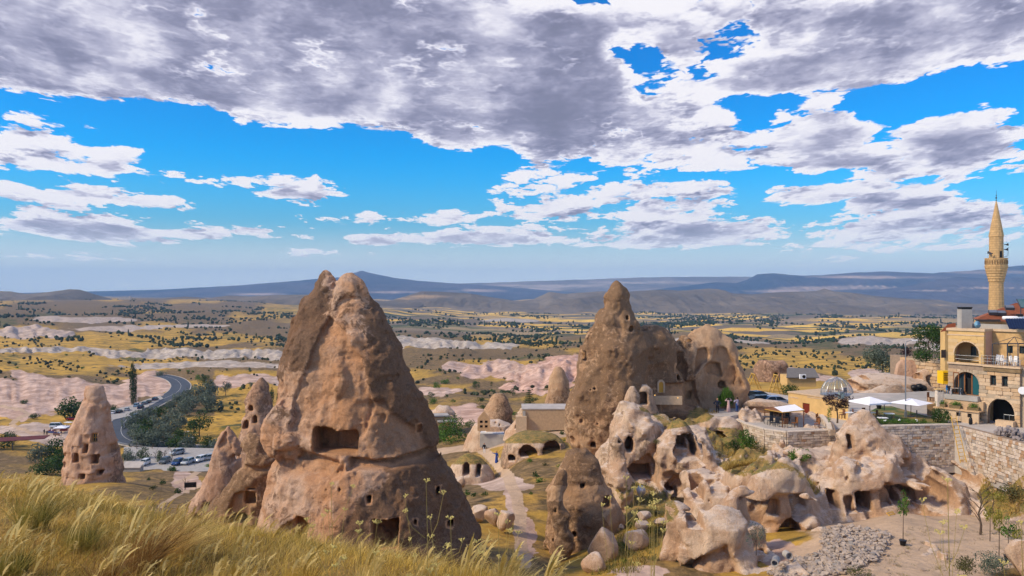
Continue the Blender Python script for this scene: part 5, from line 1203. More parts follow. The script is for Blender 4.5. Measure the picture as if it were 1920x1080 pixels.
# roof: parapet, stone chimney, tiled hip behind
mb = MB(); vbox(mb, sB-2.6, sE, -1.8, -2.1, zc+.1, zc+.55); hb(mb, 'parapet', CONC)
mb = MB(); cz = z_(1800, 580); c0 = HW.at(s_(1801), 0, -.9); mb.box((c0[0], c0[1], (zc+cz)/2), (1.05, .8, cz-zc)); ch = hb(mb, 'roof_chimney', CONC)
mb = MB()
for k in range(5): mb.box((c0[0]-.42+k*.21, c0[1], cz+.08), (.13, .8, .16))
mb.box((c0[0], c0[1], cz+.19), (1.1, .85, .08)); mb.v = [tuple(Vector(v)-off) for v in mb.v]; mb.build('soot_cap', BLACK, ch)
def hip(root, quad, mt, name='roof', tile=.32):
    """tiled slope: rows of separate tile courses on a quad (a,b lower edge; c,d upper edge)"""
    a, b, c, d = [Vector(q) for q in quad]; n = max(2, int(((d-a).length+(c-b).length)/2/tile)); nrm = (b-a).cross(d-a).normalized()
    for i in range(n):
        t0, t1 = i/n, (i+1.12)/n; q = [a+(d-a)*t0, b+(c-b)*t0, b+(c-b)*min(t1, 1), a+(d-a)*min(t1, 1)]; e = nrm*.07
        m2 = MB(); vs = [q[0]+e, q[1]+e, q[2]+e*.2, q[3]+e*.2, q[0]-e*.3, q[1]-e*.3, q[2]-e*.3, q[3]-e*.3]
        m2.add([tuple(v-Vector(root.location)) for v in vs], [(0, 1, 2, 3), (7, 6, 5, 4), (0, 4, 5, 1), (1, 5, 6, 2), (2, 6, 7, 3), (3, 7, 4, 0)]); m2.build('tile_course', mt, root)
hr = thing('tiled_house', 'house with a red tiled hip roof and skylights behind the hotel parapet', 'house', P(1880, 620, 92))
mb = MB(); x0, y0, _ = P(1834, 0, 92); mb.box((60.5-hr.location.x, 95-hr.location.y, -6.9-hr.location.z), (8, 5.6, 6)); mb.build('wall', YEL2, hr)
for q in ([P(1831, 599, 91), P(1990, 612, 91), P(1985, 570, 97), P(1906, 568, 97)], [P(1825, 597, 98), P(1831, 599, 91), P(1906, 568, 97), P(1906, 568, 98)]): hip(hr, q, TILE, tile=.38)
for px, py in ((1862, 586), (1878, 587), (1893, 577)):
    p = P(px, py, 92.5); mb = MB(); mb.box((0, 0, 0), (.9, .7, .3)); w = mb.build('skylight', DMET, hr, loc=rel(hr, p), rot=(R(25), 0, R(-20))); mb = MB(); mb.box((0, -.0, .17), (.8, .6, .03)); mb.build('pane', METAL, w)
mb = MB(); q = [P(1830, 602, 90.4), P(1875, 604, 90.4), P(1875, 600, 90.6), P(1830, 598, 90.6)]
mb.box(rel(hr, P(1853, 601, 90.2)), (2.6, .3, .25)); mb.build('gutter', FRAME, hr)
tp = thing('glass_canopy', 'teal glass panel roof at the right edge above the red tiles', 'canopy', P(1915, 570, 88))
mb = MB(); q = [P(1906, 561, 88), P(1960, 561, 88), P(1960, 579, 86), P(1914, 577, 86)]; e = Vector((0, 0, .06)); mb.add([rel(tp, v) for v in q]+[tuple(Vector(rel(tp, v))-e) for v in q], [(0, 1, 2, 3), (7, 6, 5, 4), (0, 4, 5, 1), (1, 5, 6, 2), (2, 6, 7, 3), (3, 7, 4, 0)]); mb.build('pane', TEAL, tp)
mb = MB(); mb.tube(rel(tp, q[0]), rel(tp, q[3]), .05).tube(rel(tp, q[3]), rel(tp, q[2]), .05).tube(rel(tp, q[3]), rel(tp, (q[3][0], q[3][1], q[3][2]-2.5)), .05); mb.build('frame', DMET, tp)
sh = thing('side_house', 'yellow house side with a red tiled roof behind the dark tree left of the hotel', 'house', P(1772, 690, 90))
mb = MB(); mb.box((.8, .5, 1.9), (1.6, 1.0, 4.6)); mb.build('wall', YEL, sh)
hip(sh, [P(1764, 622, 88), P(1792, 617, 88), P(1792, 606, 93), P(1778, 608, 93)], TILE)
mb = MB(); mb.box((-.2, -.05, 1.6), (.5, .1, .9)); mb.build('window', FRAME, sh)
so = thing('solar_water_heater', 'dark solar water heater with a silver tank on the hotel roof', 'water heater', HW.at(s_(1896), zc+.1, -1.2))
mb = MB(); mb.tube((-1.1, .3, 1.15), (1.5, .3, 1.15), .17, n=12); mb.build('tank', WHITE, so, smooth=True)
mb = MB(); mb.box((0.1, -.3, .6), (2.3, .08, 1.1), M=Matrix.Rotation(R(-35), 3, 'X')); mb.build('panel', mat('solar_blue', color=(.01, .02, .06), rough=.15), so)
for k in range(9):
    mb = MB(); mb.tube((-.9+k*.25, -.62, .16), (-.9+k*.25, .02, 1.1), .035, n=6); mb.build('glass_tube', mat('tube_blue', color=(.02, .04, .10), rough=.1), so)
mb = MB(); mb.box((.5, .3, 1.4), (.5, .3, .25)); mb.build('valve_box', BLACK, so)
sd_ = thing('satellite_dish', 'blue satellite dish on the hotel parapet', 'satellite dish', HW.at(s_(1829), zc+.1, -.3))
mb = MB(); mb.lathe([(.0, 0), (.18, .01), (.30, .05), (.36, .09)], n=18); mb.build('dish', mat('dish_blue', color=(.16, .34, .50), rough=.4), sd_, loc=(0, 0, .42), rot=(R(78), 0, R(10)), smooth=True)
mb = MB(); mb.tube((0, .05, 0), (0, .05, .42), .025).tube((0, 0, .2), (.05, -.35, .45), .012); mb.build('mount', METAL, sd_)

# minaret
mi = thing('minaret', 'tall sandstone minaret with a balcony and pointed spire at the right edge', 'minaret', P(1868, 640, 145))
mi.scale = (.93, .93, 1); k = 145/F; mx = 0; zt = lambda py: (540-py)*k-mi.location.z
def ashlar_bld(c):
    def f(g, b, out):
        pos = g('ShaderNodeTexCoord').outputs['Object']; sp_ = g('ShaderNodeSeparateXYZ', {0: pos}); an = g.m('MULTIPLY', g.m('ARCTAN2', sp_.outputs[0], sp_.outputs[1]), 1.9)
        v = g('ShaderNodeCombineXYZ', {0: an, 1: sp_.outputs[2]}).outputs[0]; br = g('ShaderNodeTexBrick', {'Vector': v, 'Scale': 1.0, 'Mortar Size': .022, 'Brick Width': .9, 'Row Height': .42, 'Color1': (*c, 1), 'Color2': (*[x*.8 for x in c], 1), 'Mortar': (*[x*.5 for x in c], 1)})
        n = g.noise(pos, 2.0, 5, .6); vn = g.v('SCALE', br.outputs[0], None); g.t.links.new(g.m('MULTIPLY_ADD', n, .6, .7), vn.node.inputs['Scale']); setin(g, b, 'Base Color', vn)
        setin(g, b, 'Normal', g('ShaderNodeBump', {'Height': br.outputs['Fac'], 'Strength': .6, 'Distance': -.03}).outputs[0])
    return f
MST = mat('minaret_stone', ashlar_bld((.56, .36, .17)))
N12 = 14
mb = MB(); mb.lathe([(1.45, zt(660)), (1.38, zt(590)), (1.30, zt(560)), (1.24, zt(530))], n=N12); mb.build('shaft', MST, mi)
mb = MB(); prof = [(1.24, zt(530))]
for i in range(6): prof += [(1.28+i*.12, zt(529-i*5)), (1.40+i*.12, zt(527-i*5))]
prof += [(1.98, zt(500))]; mb.lathe(prof, n=N12); mb.build('corbel', MST, mi)
mb = MB(); mb.lathe([(1.98, zt(500)), (2.02, zt(499.5)), (2.02, zt(498)), (1.93, zt(498)), (1.93, zt(486)), (2.0, zt(486)), (2.0, zt(484)), (1.7, zt(484)), (1.7, zt(497))], n=N12); bl = mb.build('balcony', MST, mi)
for i in range(N12*2):
    a = 2*math.pi*i/(N12*2); mb = MB(); mb.box((1.95*math.cos(a), 1.95*math.sin(a), zt(492)), (.08, .16, .7), a); mb.build('slot_shade_block', mat('painted_slot_shade', color=(.20, .12, .06)), bl)  # solid blocks; their dark colour stands for shade in the slots
mb = MB(); mb.lathe([(1.28, zt(500)), (1.24, zt(470)), (1.22, zt(444)), (1.30, zt(444)), (1.30, zt(442))], n=N12); mb.build('upper_shaft', MST, mi)
mb = MB(); mb.lathe([(1.30, zt(442)), (1.0, zt(425)), (.62, zt(405)), (.28, zt(387)), (.08, zt(377))], n=N12); mb.build('spire', MST, mi)
for py, r_ in ((375.5, .12), (371, .17), (366.5, .11)):
    mb = MB(); mb.ball((0, 0, zt(py)), r_, 8, 6); mb.build('finial_ball', DMET, mi, smooth=True)
mb = MB(); mb.tube((0, 0, zt(377)), (0, 0, zt(357)), .03); mb.build('finial_rod', DMET, mi)
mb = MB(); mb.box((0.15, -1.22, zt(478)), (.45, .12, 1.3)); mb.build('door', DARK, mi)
for a, z0_, sgn in ((-.1, 459, 1), (.05, 468, 1), (0, 474, -1), (-.6, 476, -1)):
    sp2 = mb = MB(); x = sgn*1.25; mb.tube((x, a-.4, zt(z0_)), (x+sgn*.35, a-.5, zt(z0_)), .06, .10).tube((x+sgn*.35, a-.5, zt(z0_)), (x+sgn*.65, a-.55, zt(z0_)+.02), .10, .26, 10); mb.build('loudspeaker', DMET, mi)
mb = MB(); mb.path([(1.25, -.5, zt(482)), (1.9, -.6, zt(480)), (1.95, -.6, zt(464))], .04); mb.build('cable_arm', DMET, mi)

# yellow domed roof building
yb = thing('flat_roofed_kiosk', 'low yellow flat-roofed building with a dark red door under the glass dome', 'building', gp(1540, 788, ZT)+(ZT,))
WK = Wall(1478, 104, 1604, 95); yb.location = WK.at(0, ZT); offk = Vector(yb.location)
def kb(mb, name, mt, parent=None): mb.v = [tuple(Vector(v)-offk) for v in mb.v]; return mb.build(name, mt, parent or yb)
def kbox(mb, s0, s1, o0, o1, z0, z1, W=WK): return mb.box(Vector(W.at((s0+s1)/2, (z0+z1)/2, (o0+o1)/2)), (s1-s0, abs(o1-o0), z1-z0), math.atan2(W.d.y, W.d.x))
kt = WK.z(1478, 736); sK = WK.s(1592); dk = rect(WK.s(1505), WK.s(1518), ZT, WK.z(1511, 756))
mb = MB(); plate(mb, rect(0, sK, ZT, kt), [dk], .3, WK.at(0, 0), WK.d, -WK.n); kb(mb, 'front_wall', YEL)
mb = MB(); kbox(mb, 0, sK, -.3, -6, ZT, kt-.05); kb(mb, 'body', YEL2)
mb = MB(); kbox(mb, -.1, sK+.1, .1, -6.1, kt, kt+.15); kb(mb, 'roof_edge', ASH[1])
mb = MB(); kbox(mb, dk[0][0], dk[1][0], -.1, -.16, ZT, dk[2][1]); kb(mb, 'door', mat('dark_red_door', color=(.15, .025, .012), rough=.5))
for a, b in ((1481, 1497), (1514, 1540)):
    mb = MB(); kbox(mb, WK.s(a), WK.s(b), .05, 0, WK.z(a, 745), WK.z(a, 743)); kb(mb, 'wall_ledge', ASH[1])
dm = thing('glass_dome', 'clear geodesic glass dome with dining furniture inside on the flat roof', 'dome', PZ(1542, 737, kt+.16))
dm.location = Vector(WK.at(WK.s(1542), kt+.155, -2.6)); DR = 29/F*dm.location.y
def gl_bld(g, b, out):
    gl = g('ShaderNodeBsdfPrincipled', {'Base Color': (.62, .66, .72, 1), 'Roughness': .35}); tr = g('ShaderNodeBsdfTransparent', {'Color': (.86, .90, .95, 1)})
    mx_ = g('ShaderNodeMixShader', {0: g.m('MULTIPLY_ADD', g('ShaderNodeLayerWeight', {'Blend': .4}).outputs['Facing'], .16, .10), 1: tr, 2: gl}); g.t.links.new(mx_.outputs[0], out.inputs[0])
M_DOME = mat('clear_dome', gl_bld)
prof = [(DR*math.cos(t)*(1.0 if t > .3 else .97+.1*t), DR*1.12*math.sin(t)) for t in np.linspace(0, math.pi/2*.98, 12)]
for i in range(12):
    a0 = 2*math.pi*i/12; a1 = a0+2*math.pi/12; mb = MB(); vs = []
    for r_, z in prof: vs += [(r_*math.cos(a0), r_*math.sin(a0), z), (r_*math.cos(a1), r_*math.sin(a1), z)]
    mb.add(vs, [(2*j, 2*j+1, 2*j+3, 2*j+2) for j in range(len(prof)-1)]); mb.build('pane', M_DOME, dm, smooth=True)
    mb = MB(); mb.path([(r_*1.01*math.cos(a0), r_*1.01*math.sin(a0), z) for r_, z in prof], .035, 5); mb.build('rib', METAL, dm)
mb = MB(); mb.lathe([(DR*1.02, 0), (DR*1.03, .1), (DR*.98, .1)], n=24); mb.build('base_ring', METAL, dm)
mb = MB(); mb.ball((0, 0, DR*1.13), .12, 8, 5); mb.build('cap', METAL, dm)

# generic furniture
def chair(x, y, z, rz, mt, label, group=None, name='chair', k=1.0):
    t = thing(name, label, 'chair', (x, y, z), rz, group)
    MB().box((0, 0, .45*k), (.45*k, .45*k, .06)).build('seat', mt, t); MB().box((0, .22*k, .75*k), (.45*k, .05, .55*k)).build('backrest', mt, t)
    for sx in (-1, 1):
        for sy in (-1, 1): MB().box((sx*.19*k, sy*.19*k, .21*k), (.04, .04, .42*k)).build('leg', mt, t)
        MB().box((sx*.24*k, 0, .64*k), (.04, .44*k, .04)).build('armrest', mt, t)
    return t
def table(x, y, z, w, d, h, mt, mt2, label, group=None, rz=0, name='table', legs=True):
    t = thing(name, label, 'table', (x, y, z), rz, group); MB().box((0, 0, h), (w, d, .05)).build('tabletop', mt, t)
    for sx in (-1, 1):
        for sy in (-1, 1): MB().box((sx*(w/2-.08), sy*(d/2-.08), h/2-.02), (.05, .05, h-.05)).build('leg', mt2, t)
    return t
dx, dy, dz = dm.location
chair(dx-1.0, dy-.3, dz, R(90), WOODO, 'tan chair on the left inside the glass dome'); chair(dx+.7, dy-.5, dz, R(200), DMET, 'dark seat on the right inside the glass dome'); table(dx-.1, dy-.1, dz, 1.0, .7, .7, WOODO, DMET, 'small wooden table inside the glass dome')
ln_ = thing('lantern', 'grey framed lantern on the roof edge right of the glass dome', 'lantern', Vector(WK.at(WK.s(1573), kt-.6, -.4)))
mb = MB(); w_ = .28; 
for sx in (-1, 1):
    for sy in (-1, 1): mb.box((sx*w_, sy*w_, 1.0), (.04, .04, 1.1))
for z in (.45, 1.55): mb.box((0, 0, z), (2*w_+.08, 2*w_+.08, .05))
mb.tube((0, 0, 0), (0, 0, .45), .04).tube((-w_, -w_, .5), (w_, -w_, 1.5), .015).tube((w_, -w_, .5), (-w_, -w_, 1.5), .015); mb.build('frame', METAL, ln_)
MB().box((0, 0, 1.0), (2*w_-.04, 2*w_-.04, 1.0)).build('pane', mat('lantern_glass', color=(.25, .38, .42), rough=.2), ln_)

# pergola on the terrace
pg = thing('pergola', 'open pergola with a white sheet roof over the dark dining table', 'pergola', gp(1465, 795, ZT)+(ZT,))
pt = lambda px, py, Y: rel(pg, P(px, py, Y))
a, b, c, d, e, f = pt(1434, 766, 96), pt(1467, 772.5, 90), pt(1508, 768, 92), pt(1491, 757.5, 97), pt(1451, 764, 93), pt(1434, 766, 96)
mb = MB(); th = Vector((0, 0, .08)); q = [pt(1451, 763, 99), pt(1467, 772.5, 91), pt(1508, 768.5, 91.5), pt(1491, 758, 99.5)]
mb.add([Vector(v) for v in q]+[Vector(v)-th for v in q], [(0, 1, 2, 3), (7, 6, 5, 4), (0, 4, 5, 1), (1, 5, 6, 2), (2, 6, 7, 3), (3, 7, 4, 0)]); mb.build('roof_sheet', CANV, pg)
mb = MB(); q = [pt(1434, 767, 97), pt(1467, 772.8, 91.02), pt(1451, 763.3, 99.02), pt(1440, 765, 100)]
mb.add([Vector(v) for v in q]+[Vector(v)-th for v in q], [(0, 1, 2, 3), (7, 6, 5, 4), (0, 4, 5, 1), (1, 5, 6, 2), (2, 6, 7, 3), (3, 7, 4, 0)]); mb.build('rear_roof_sheet', WOODO, pg)
for px, py, Y in ((1434, 767, 97), (1467, 773, 91.2), (1473, 772, 99), (1507, 769, 91.5)):
    x, y, z = P(px, py, Y); mb = MB(); mb.box(rel(pg, (x, y, (z+ZT)/2)), (.09, .09, z-ZT)); mb.build('post', WOODB, pg)
for p0, p1 in (((1434, 767.5, 97), (1467, 773.3, 91.1)), ((1467, 773.5, 91), (1508, 769.5, 91.5)), ((1508, 769, 91.6), (1491, 758.6, 99.5))):
    mb = MB(); mb.tube(pt(*p0), pt(*p1), .06, n=4); mb.build('beam', WOODY, pg)
tx, ty = gp(1456, 794, ZT); table(tx, ty, ZT, 3.0, 1.1, .75, DMET, DMET, 'long dark dining table under the pergola', rz=R(-12))
for i, (px, py, rz, lb) in enumerate([(1444, 797, 200, 'dark chair at the left end of the pergola table, partly behind a post'), (1449, 790, 20, 'dark chair behind the left end of the pergola table'), (1467, 789, 10, 'dark chair behind the middle of the pergola table'), (1477, 790, -10, 'grey chair behind the right end of the pergola table'), (1456, 800, 185, 'dark chair in front of the pergola table near the wall'), (1472, 802, 190, 'brown woven chair in front of the pergola table at the wall')]):
    x, y = gp(px, py, ZT); chair(x, y, ZT, R(rz), DMET if i != 5 else WOODB, lb, 'chairs around the pergola table', k=1.1)
x, y = gp(1490, 801, ZT); chair(x, y, ZT, R(-70), WOODO, 'single brown armchair standing apart right of the pergola table', k=1.15)
x, y = gp(1532, 803, ZT); chair(x, y, ZT, R(-90), WOODO, 'orange wooden chair at the right end of the terrace', k=1.1)
be = thing('bench', 'reddish wooden bench against the curved wall end', 'bench', gp(1535, 790, ZT)+(ZT,), R(60))
MB().box((0, 0, .42), (1.5, .4, .06)).build('seat', WOODO, be); MB().box((0, .2, .7), (1.5, .05, .4)).build('backrest', WOODO, be)
for sx in (-.65, .65): MB().box((sx, 0, .2), (.06, .36, .4)).build('leg', WOODO, be)
stone_wall('short stone wall stub at the right end of the terrace', [wp(1540, 779, -15.2), wp(1554, 795, -15.2), wp(1557, 806, -15.3)], [.7, .7, .6], .22, .3, .6, WSTONE, [5, 3, 0, 1, 3])
lc = MB(); x, y = gp(1420, 778, ZT); tag(offset_mesh(lc.box((x+.9, y, ZT+.25), (6.5, .5, .5), R(-2)).build('low_bench_wall', ASH[1]), (x+.9, y, ZT)), 'low plastered bench wall at the back of the terrace', 'bench wall')

# parasols, lawn tables
def parasol(x, y, z, w, rise, drop, hgt, rz, label, group):
    t = thing('parasol', label, 'parasol', (x, y, z), rz, group)
    mb = MB(); n = 8; h = w/2; ring = [(-h, -h), (0, -h), (h, -h), (h, 0), (h, h), (0, h), (-h, h), (-h, 0)]
    top = (0, 0, hgt+rise); midr = [(a*.5, b*.5, hgt+rise*.46) for a, b in ring]; vs = [top]+midr+[(a, b, hgt) for a, b in ring]+[(a, b, hgt-drop) for a, b in ring]
    fs = [(0, 1+i, 1+(i+1) % n) for i in range(n)]+[(1+i, 9+i, 9+(i+1) % n, 1+(i+1) % n) for i in range(n)]
    mb.add(vs[:17], fs); mb.build('canopy', CANV, t)
    mb = MB(); mb.add(vs[9:25], [(i, 8+i, 8+(i+1) % n, (i+1) % n) for i in range(n)]); mb.build('valance', CANV, t)
    MB().tube((0, 0, 0), (0, 0, hgt+rise), .035).build('pole', WOODB, t); MB().box((0, 0, .04), (.5, .5, .08)).build('base', DMET, t)
    for a, b in ring: MB().tube((a*.98, b*.98, hgt-.02), (0, 0, hgt+rise-.06), .012, n=4).build('rib', WOODB, t)
    return t
x, y = gp(1631, 785, ZL); parasol(x, y, ZL, 3.3*.83, .5, .14, 1.72, R(20), 'white square parasol with a valance over the white lawn tables', 'white parasols')
x, y = gp(1708, 782, ZL); parasol(x, y, ZL, 3.4*.9, .48, .02, 1.45, R(38), 'wide white parasol beside the lamp post', 'white parasols')
for i, (px, py, w, lb) in enumerate([(1591, 785, 16, 'white-topped red table beside the dark purple tree'), (1632, 785, 17, 'white-topped table with brown sides under the parasol pole'), (1667, 787, 17, 'white-topped table in the middle of the lawn'), (1655, 792, 17, 'low white-topped table nearest the wall on the lawn')]):
    x, y = gp(px, py, ZL); table(x, y, ZL, w/F*y, .6, .62 if i != 3 else .45, WHITE, WOODO if i == 0 else WOODB, lb, 'white tables on the lawn', rz=R(-4))
for px, py, lb, rz in ((1648, 786, 'dark chair between the lawn tables', 90), (1603, 784, 'red-brown chair right of the red table', 80), (1579, 785, 'red-brown chair left of the red table', -80), (1622, 782, 'brown chair behind the parasol table', 20)):
    x, y = gp(px, py, ZL); chair(x, y, ZL, R(rz), WOODB, lb, k=.9)
def lamp_post(x, y, z, h, label, group=None, arm=.7):
    t = thing('lamp_post', label, 'lamp post', (x, y, z), 0, group); k = h/10
    MB().tube((0, 0, 0), (0, 0, h*.96), .10*max(k, .5), .055*max(k, .5), 8).build('pole', METAL, t)
    MB().path([(0, 0, h*.95), (.1*arm, 0, h*.985), (arm, 0, h)], .035).build('arm', METAL, t); MB().box((arm+.2, 0, h), (.55, .22, .1)).build('lamp_head', WHITE, t); MB().box((0, 0, .3), (.28*max(k, .5), .28*max(k, .5), .6)).build('base', METAL, t)
    return t
x, y = gp(1698, 783, ZL); lamp_post(x, y, ZL, 145/F*y, 'tall grey lamp post behind the wide parasol')
# posts and wire on the lawn edge
for i, (px, py) in enumerate([(1719, 784), (1658, 770)]):
    x, y = gp(px, py, ZL); tag(offset_mesh(MB().tube((x, y, ZL), (x, y, ZL+.8), .05).build('bollard', DMET), (x, y, ZL)), ['grey post right of the lamp post', 'short grey post behind the lawn tables'][i], 'bollard', 'posts by the lawn')
x, y = gp(1648, 767, ZL); pk = thing('plant_pot', 'black plant pot at the back edge of the lawn', 'pot', (x, y, ZL)); MB().lathe([(.2, 0), (.27, .4), (.29, .42), (.24, .42)], n=12).build('pot', BLACK, pk)

# small structures near the hotel
gx, gy, gz = P(1771, 719, 86); ge = thing('generator', 'bright yellow generator box with black louvres beside the hotel', 'generator', (gx, gy, gz))
MB().box((0, 0, .68), (.95, 1.2, 1.35)).build('housing', mat('yellow_paint', color=(.80, .50, .01), rough=.5), ge)
for i in range(4): MB().box((-.05, -.61, .45+i*.22), (.7, .04, .09)).build('louvre', BLACK, ge)
MB().box((0.4, -.3, .6), (.4, .5, 1.2)).build('engine_bay', BLACK, ge)
cx, cy, cz = P(1761, 766, 80); fc = thing('chimney', 'pale stone garden chimney with a capped top left of the hotel terrace', 'chimney', (cx, cy, ZL))
hh = P(1761, 728, 80)[2]-ZL; MB().box((0, 0, (hh-.35)/2), (.62, .5, hh-.35)).build('stack', WSTONE[4], fc)
for sx in (-.25, 0, .25): MB().box((sx, 0, hh-.25), (.1, .48, .22)).build('vent_pier', WSTONE[4], fc)
MB().box((0, 0, hh-.1), (.78, .62, .1)).build('cap', YEL, fc)
# terrace table and chairs outside the arch door
tz = z2; px0 = Vector(HW.at(s_(1795), tz, .35)); table(px0.x, px0.y, tz-.02, 1.0, .45, .62, WSTONE[3], WHITE, 'grey-topped table outside the arched glass door', rz=R(-28))
for px, lb, mt in ((1804, 'dark chair right of the grey-topped terrace table', DMET), (1785, 'dark chair left of the grey-topped terrace table', DMET), (1778, 'blue plastic chair at the terrace corner', mat('blue_plastic', color=(.02, .22, .55))), (1782, 'red chair at the terrace corner', mat('red_plastic', color=(.35, .02, .04)))):
    v = HW.at(s_(px), tz, .3 if mt == DMET else -.1); chair(v[0], v[1], tz-.02, R(random.uniform(0, 90)), mt, lb, k=.75)
for px, lb in ((1744, 'brown chair by the stone table beyond the garden chimney'), (1751, 'brown chair beside the garden chimney')):
    x, y = gp(px, 775, ZL); v = P(px, 752, 84); chair(v[0], v[1], v[2], R(10 if px < 1748 else -60), WOODB, lb, k=.9)
x, y, z = P(1747, 752, 84.2); slab('upper_terrace', [P(1738, 0, 82)[:2], P(1782, 0, 82)[:2], P(1782, 0, 90)[:2], P(1738, 0, 90)[:2]], z, z-ZL, ASH[2], 'raised terrace behind the round green bush')
# planters on the ledge
def clump(v0, mt, n, size, rad, seed, name='foliage', parent=None, asp=1.0, leafs=None):
    pass

# balcony: steel pergola frame and stacked white chairs
bp = thing('steel_gazebo', 'dark steel gazebo frame without cover on the hotel balcony', 'gazebo frame', HW.at(s_(1880), zf-.03, -.6))
top = Vector(HW.at(s_(1896), z_(1896, 632), -.8)); posts = [(1860, -.0), (1888, .0), (1908, .0), (1925, -1.4), (1876, -1.5)]
tops = []
for px, o in posts:
    a_ = Vector(HW.at(s_(px), zf-.03, o-.1)); b_ = Vector((a_.x, a_.y, z_(px, 645))); tops.append(b_); mb = MB(); mb.tube(rel(bp, a_), rel(bp, b_), .05, n=6); mb.build('post', DMET, bp)
for b_ in tops: MB().tube(rel(bp, b_), rel(bp, top), .025, n=5).build('rafter', DMET, bp)
for i, j in ((0, 1), (1, 2), (2, 3), (3, 4), (4, 0)): MB().tube(rel(bp, tops[i]), rel(bp, tops[j]), .03, n=5).build('beam', DMET, bp)
for i, (px, lb, ti) in enumerate([(1868, 'white metal chair at the left of the balcony heap', 10), (1875, 'folded white chair leaning in the balcony heap', 25), (1882, 'white metal chair in the middle of the balcony heap', -12), (1897, 'white metal chair tipped against the balcony post', 20), (1903, 'white metal chair at the right of the balcony heap', -5)]):
    v = HW.at(s_(px), zf-.03, -.45-.15*(i % 2)); c_ = chair(v[0], v[1], v[2], R(30*i), WHITE, lb, 'white chairs heaped on the balcony', k=.95); c_.rotation_euler[1] = R(ti)
cl = thing('wall_clock', 'pale blue round sign on the far side wall of the hotel', 'sign', HW.at(s_(1918), z_(1917, 732), .1)); MB().lathe([(.0, 0), (.32, 0), (.32, .05), (0, .05)], n=18).build('face', mat('sign_blue', color=(.45, .65, .70)), cl, rot=(R(90), 0, R(-28))); MB().lathe([(.32, 0), (.36, 0), (.36, .07), (.32, .07)], n=18).build('rim', WHITE, cl, rot=(R(90), 0, R(-28)))
bn = thing('bin_bag', 'tall black rubbish bag standing by the courtyard wall', 'bag', gp(1820, 796, ZL)+(ZL,)); mb = MB(); mb.lathe([(.14, 0), (.17, .15), (.16, .45), (.12, .62), (.05, .70)], n=10); mb.build('sack', BLACK, bn, smooth=True)
br = thing('broom', 'grey broom leaning near the ladder top', 'broom', gp(1797, 792, ZL)+(ZL,)); MB().tube((0, 0, .05), (.18, .1, 1.25), .022).build('handle', METAL, br); MB().box((0, 0, .06), (.5, .12, .12)).build('head', BLACK, br)
# wooden ladder
ld = thing('ladder', 'wooden ladder leaning against the corner of the stone walls', 'ladder', P(1806, 868, 72.6)); a0, a1 = P(1801, 868, 72.4), P(1783, 780, 75.2); b0, b1 = P(1812, 866, 72.4), P(1792, 779, 75.2)
for p0, p1 in ((a0, a1), (b0, b1)): MB().tube(rel(ld, p0), rel(ld, p1), .045, .035, 6).build('rail', WOODY, ld)
for i in range(12):
    t = (i+.6)/12.4; MB().tube(rel(ld, Vector(a0).lerp(Vector(a1), t)), rel(ld, Vector(b0).lerp(Vector(b1), t)), .032, n=6).build('rung', WOODY, ld)
# heap of stones on the wall
r_ = random.Random(4); GREY = mat('grey_purple_stone', color=(.25, .215, .21), vary=.3, scale=4, bump=.7)
for i in range(48):
    t = r_.random(); px = 1868+66*t; x, y = gp(px, 818+16*t-r_.uniform(0, 9), ZL); h = max(0, 1-abs(t-.45)*1.6)*r_.uniform(0, .75)
    o = obj('stone_block', get_stone(GREY, r_.randrange(4)), None, loc=(x, y, ZL+.12+h), rot=(r_.uniform(0, 3), r_.uniform(0, 3), r_.uniform(0, 3)), scale=(r_.uniform(.28, .5), r_.uniform(.22, .4), r_.uniform(.2, .34)))
    tag(o, 'grey building stone in the loose heap on top of the tall right wall', 'stone', 'heaped stones on the wall')
# ------------------------------------------------------------------ trees and shrubs: trunk, limbs and crowns of small leaves
def leaf_mat(name, a, b, c=None):
    def f(g, bs, out):
        oi = g('ShaderNodeAttribute', attribute_name='tint').outputs['Fac']; pos = g('ShaderNodeNewGeometry').outputs['Position']
        n = g.noise(pos, 1.1, 3, .6); k = g.m('ADD', g.m('MULTIPLY', oi, .6), g.m('MULTIPLY', n, .5))
        col = g.mix(g.ss(k, .25, .8), a, b); setin(g, bs, 'Base Color', col); bs.inputs['Roughness'].default_value = .6
        tr = g('ShaderNodeBsdfTranslucent', {'Color': col}); mx_ = g('ShaderNodeMixShader', {0: .28, 1: bs.outputs[0], 2: tr.outputs[0]}); g.t.links.new(mx_.outputs[0], out.inputs[0])
    return mat(name, f)
L_DARK = leaf_mat('dark_leaves', (.014, .036, .008), (.055, .12, .02))
L_MID = leaf_mat('green_leaves', (.03, .075, .008), (.12, .24, .03))
L_OLIVE = leaf_mat('silver_leaves', (.06, .085, .06), (.19, .23, .17))
L_POP = leaf_mat('cypress_leaves', (.008, .025, .006), (.035, .075, .018))
L_PURP = leaf_mat('purple_leaves', (.012, .006, .008), (.055, .022, .028))
L_YEL = leaf_mat('yellow_green_leaves', (.14, .15, .02), (.34, .30, .05))
L_SCRUB = leaf_mat('scrub_leaves', (.05, .055, .02), (.17, .16, .06))
BARK = mat('bark', color=(.10, .07, .05), vary=.4, scale=6, bump=.6)
CROWNS = {}
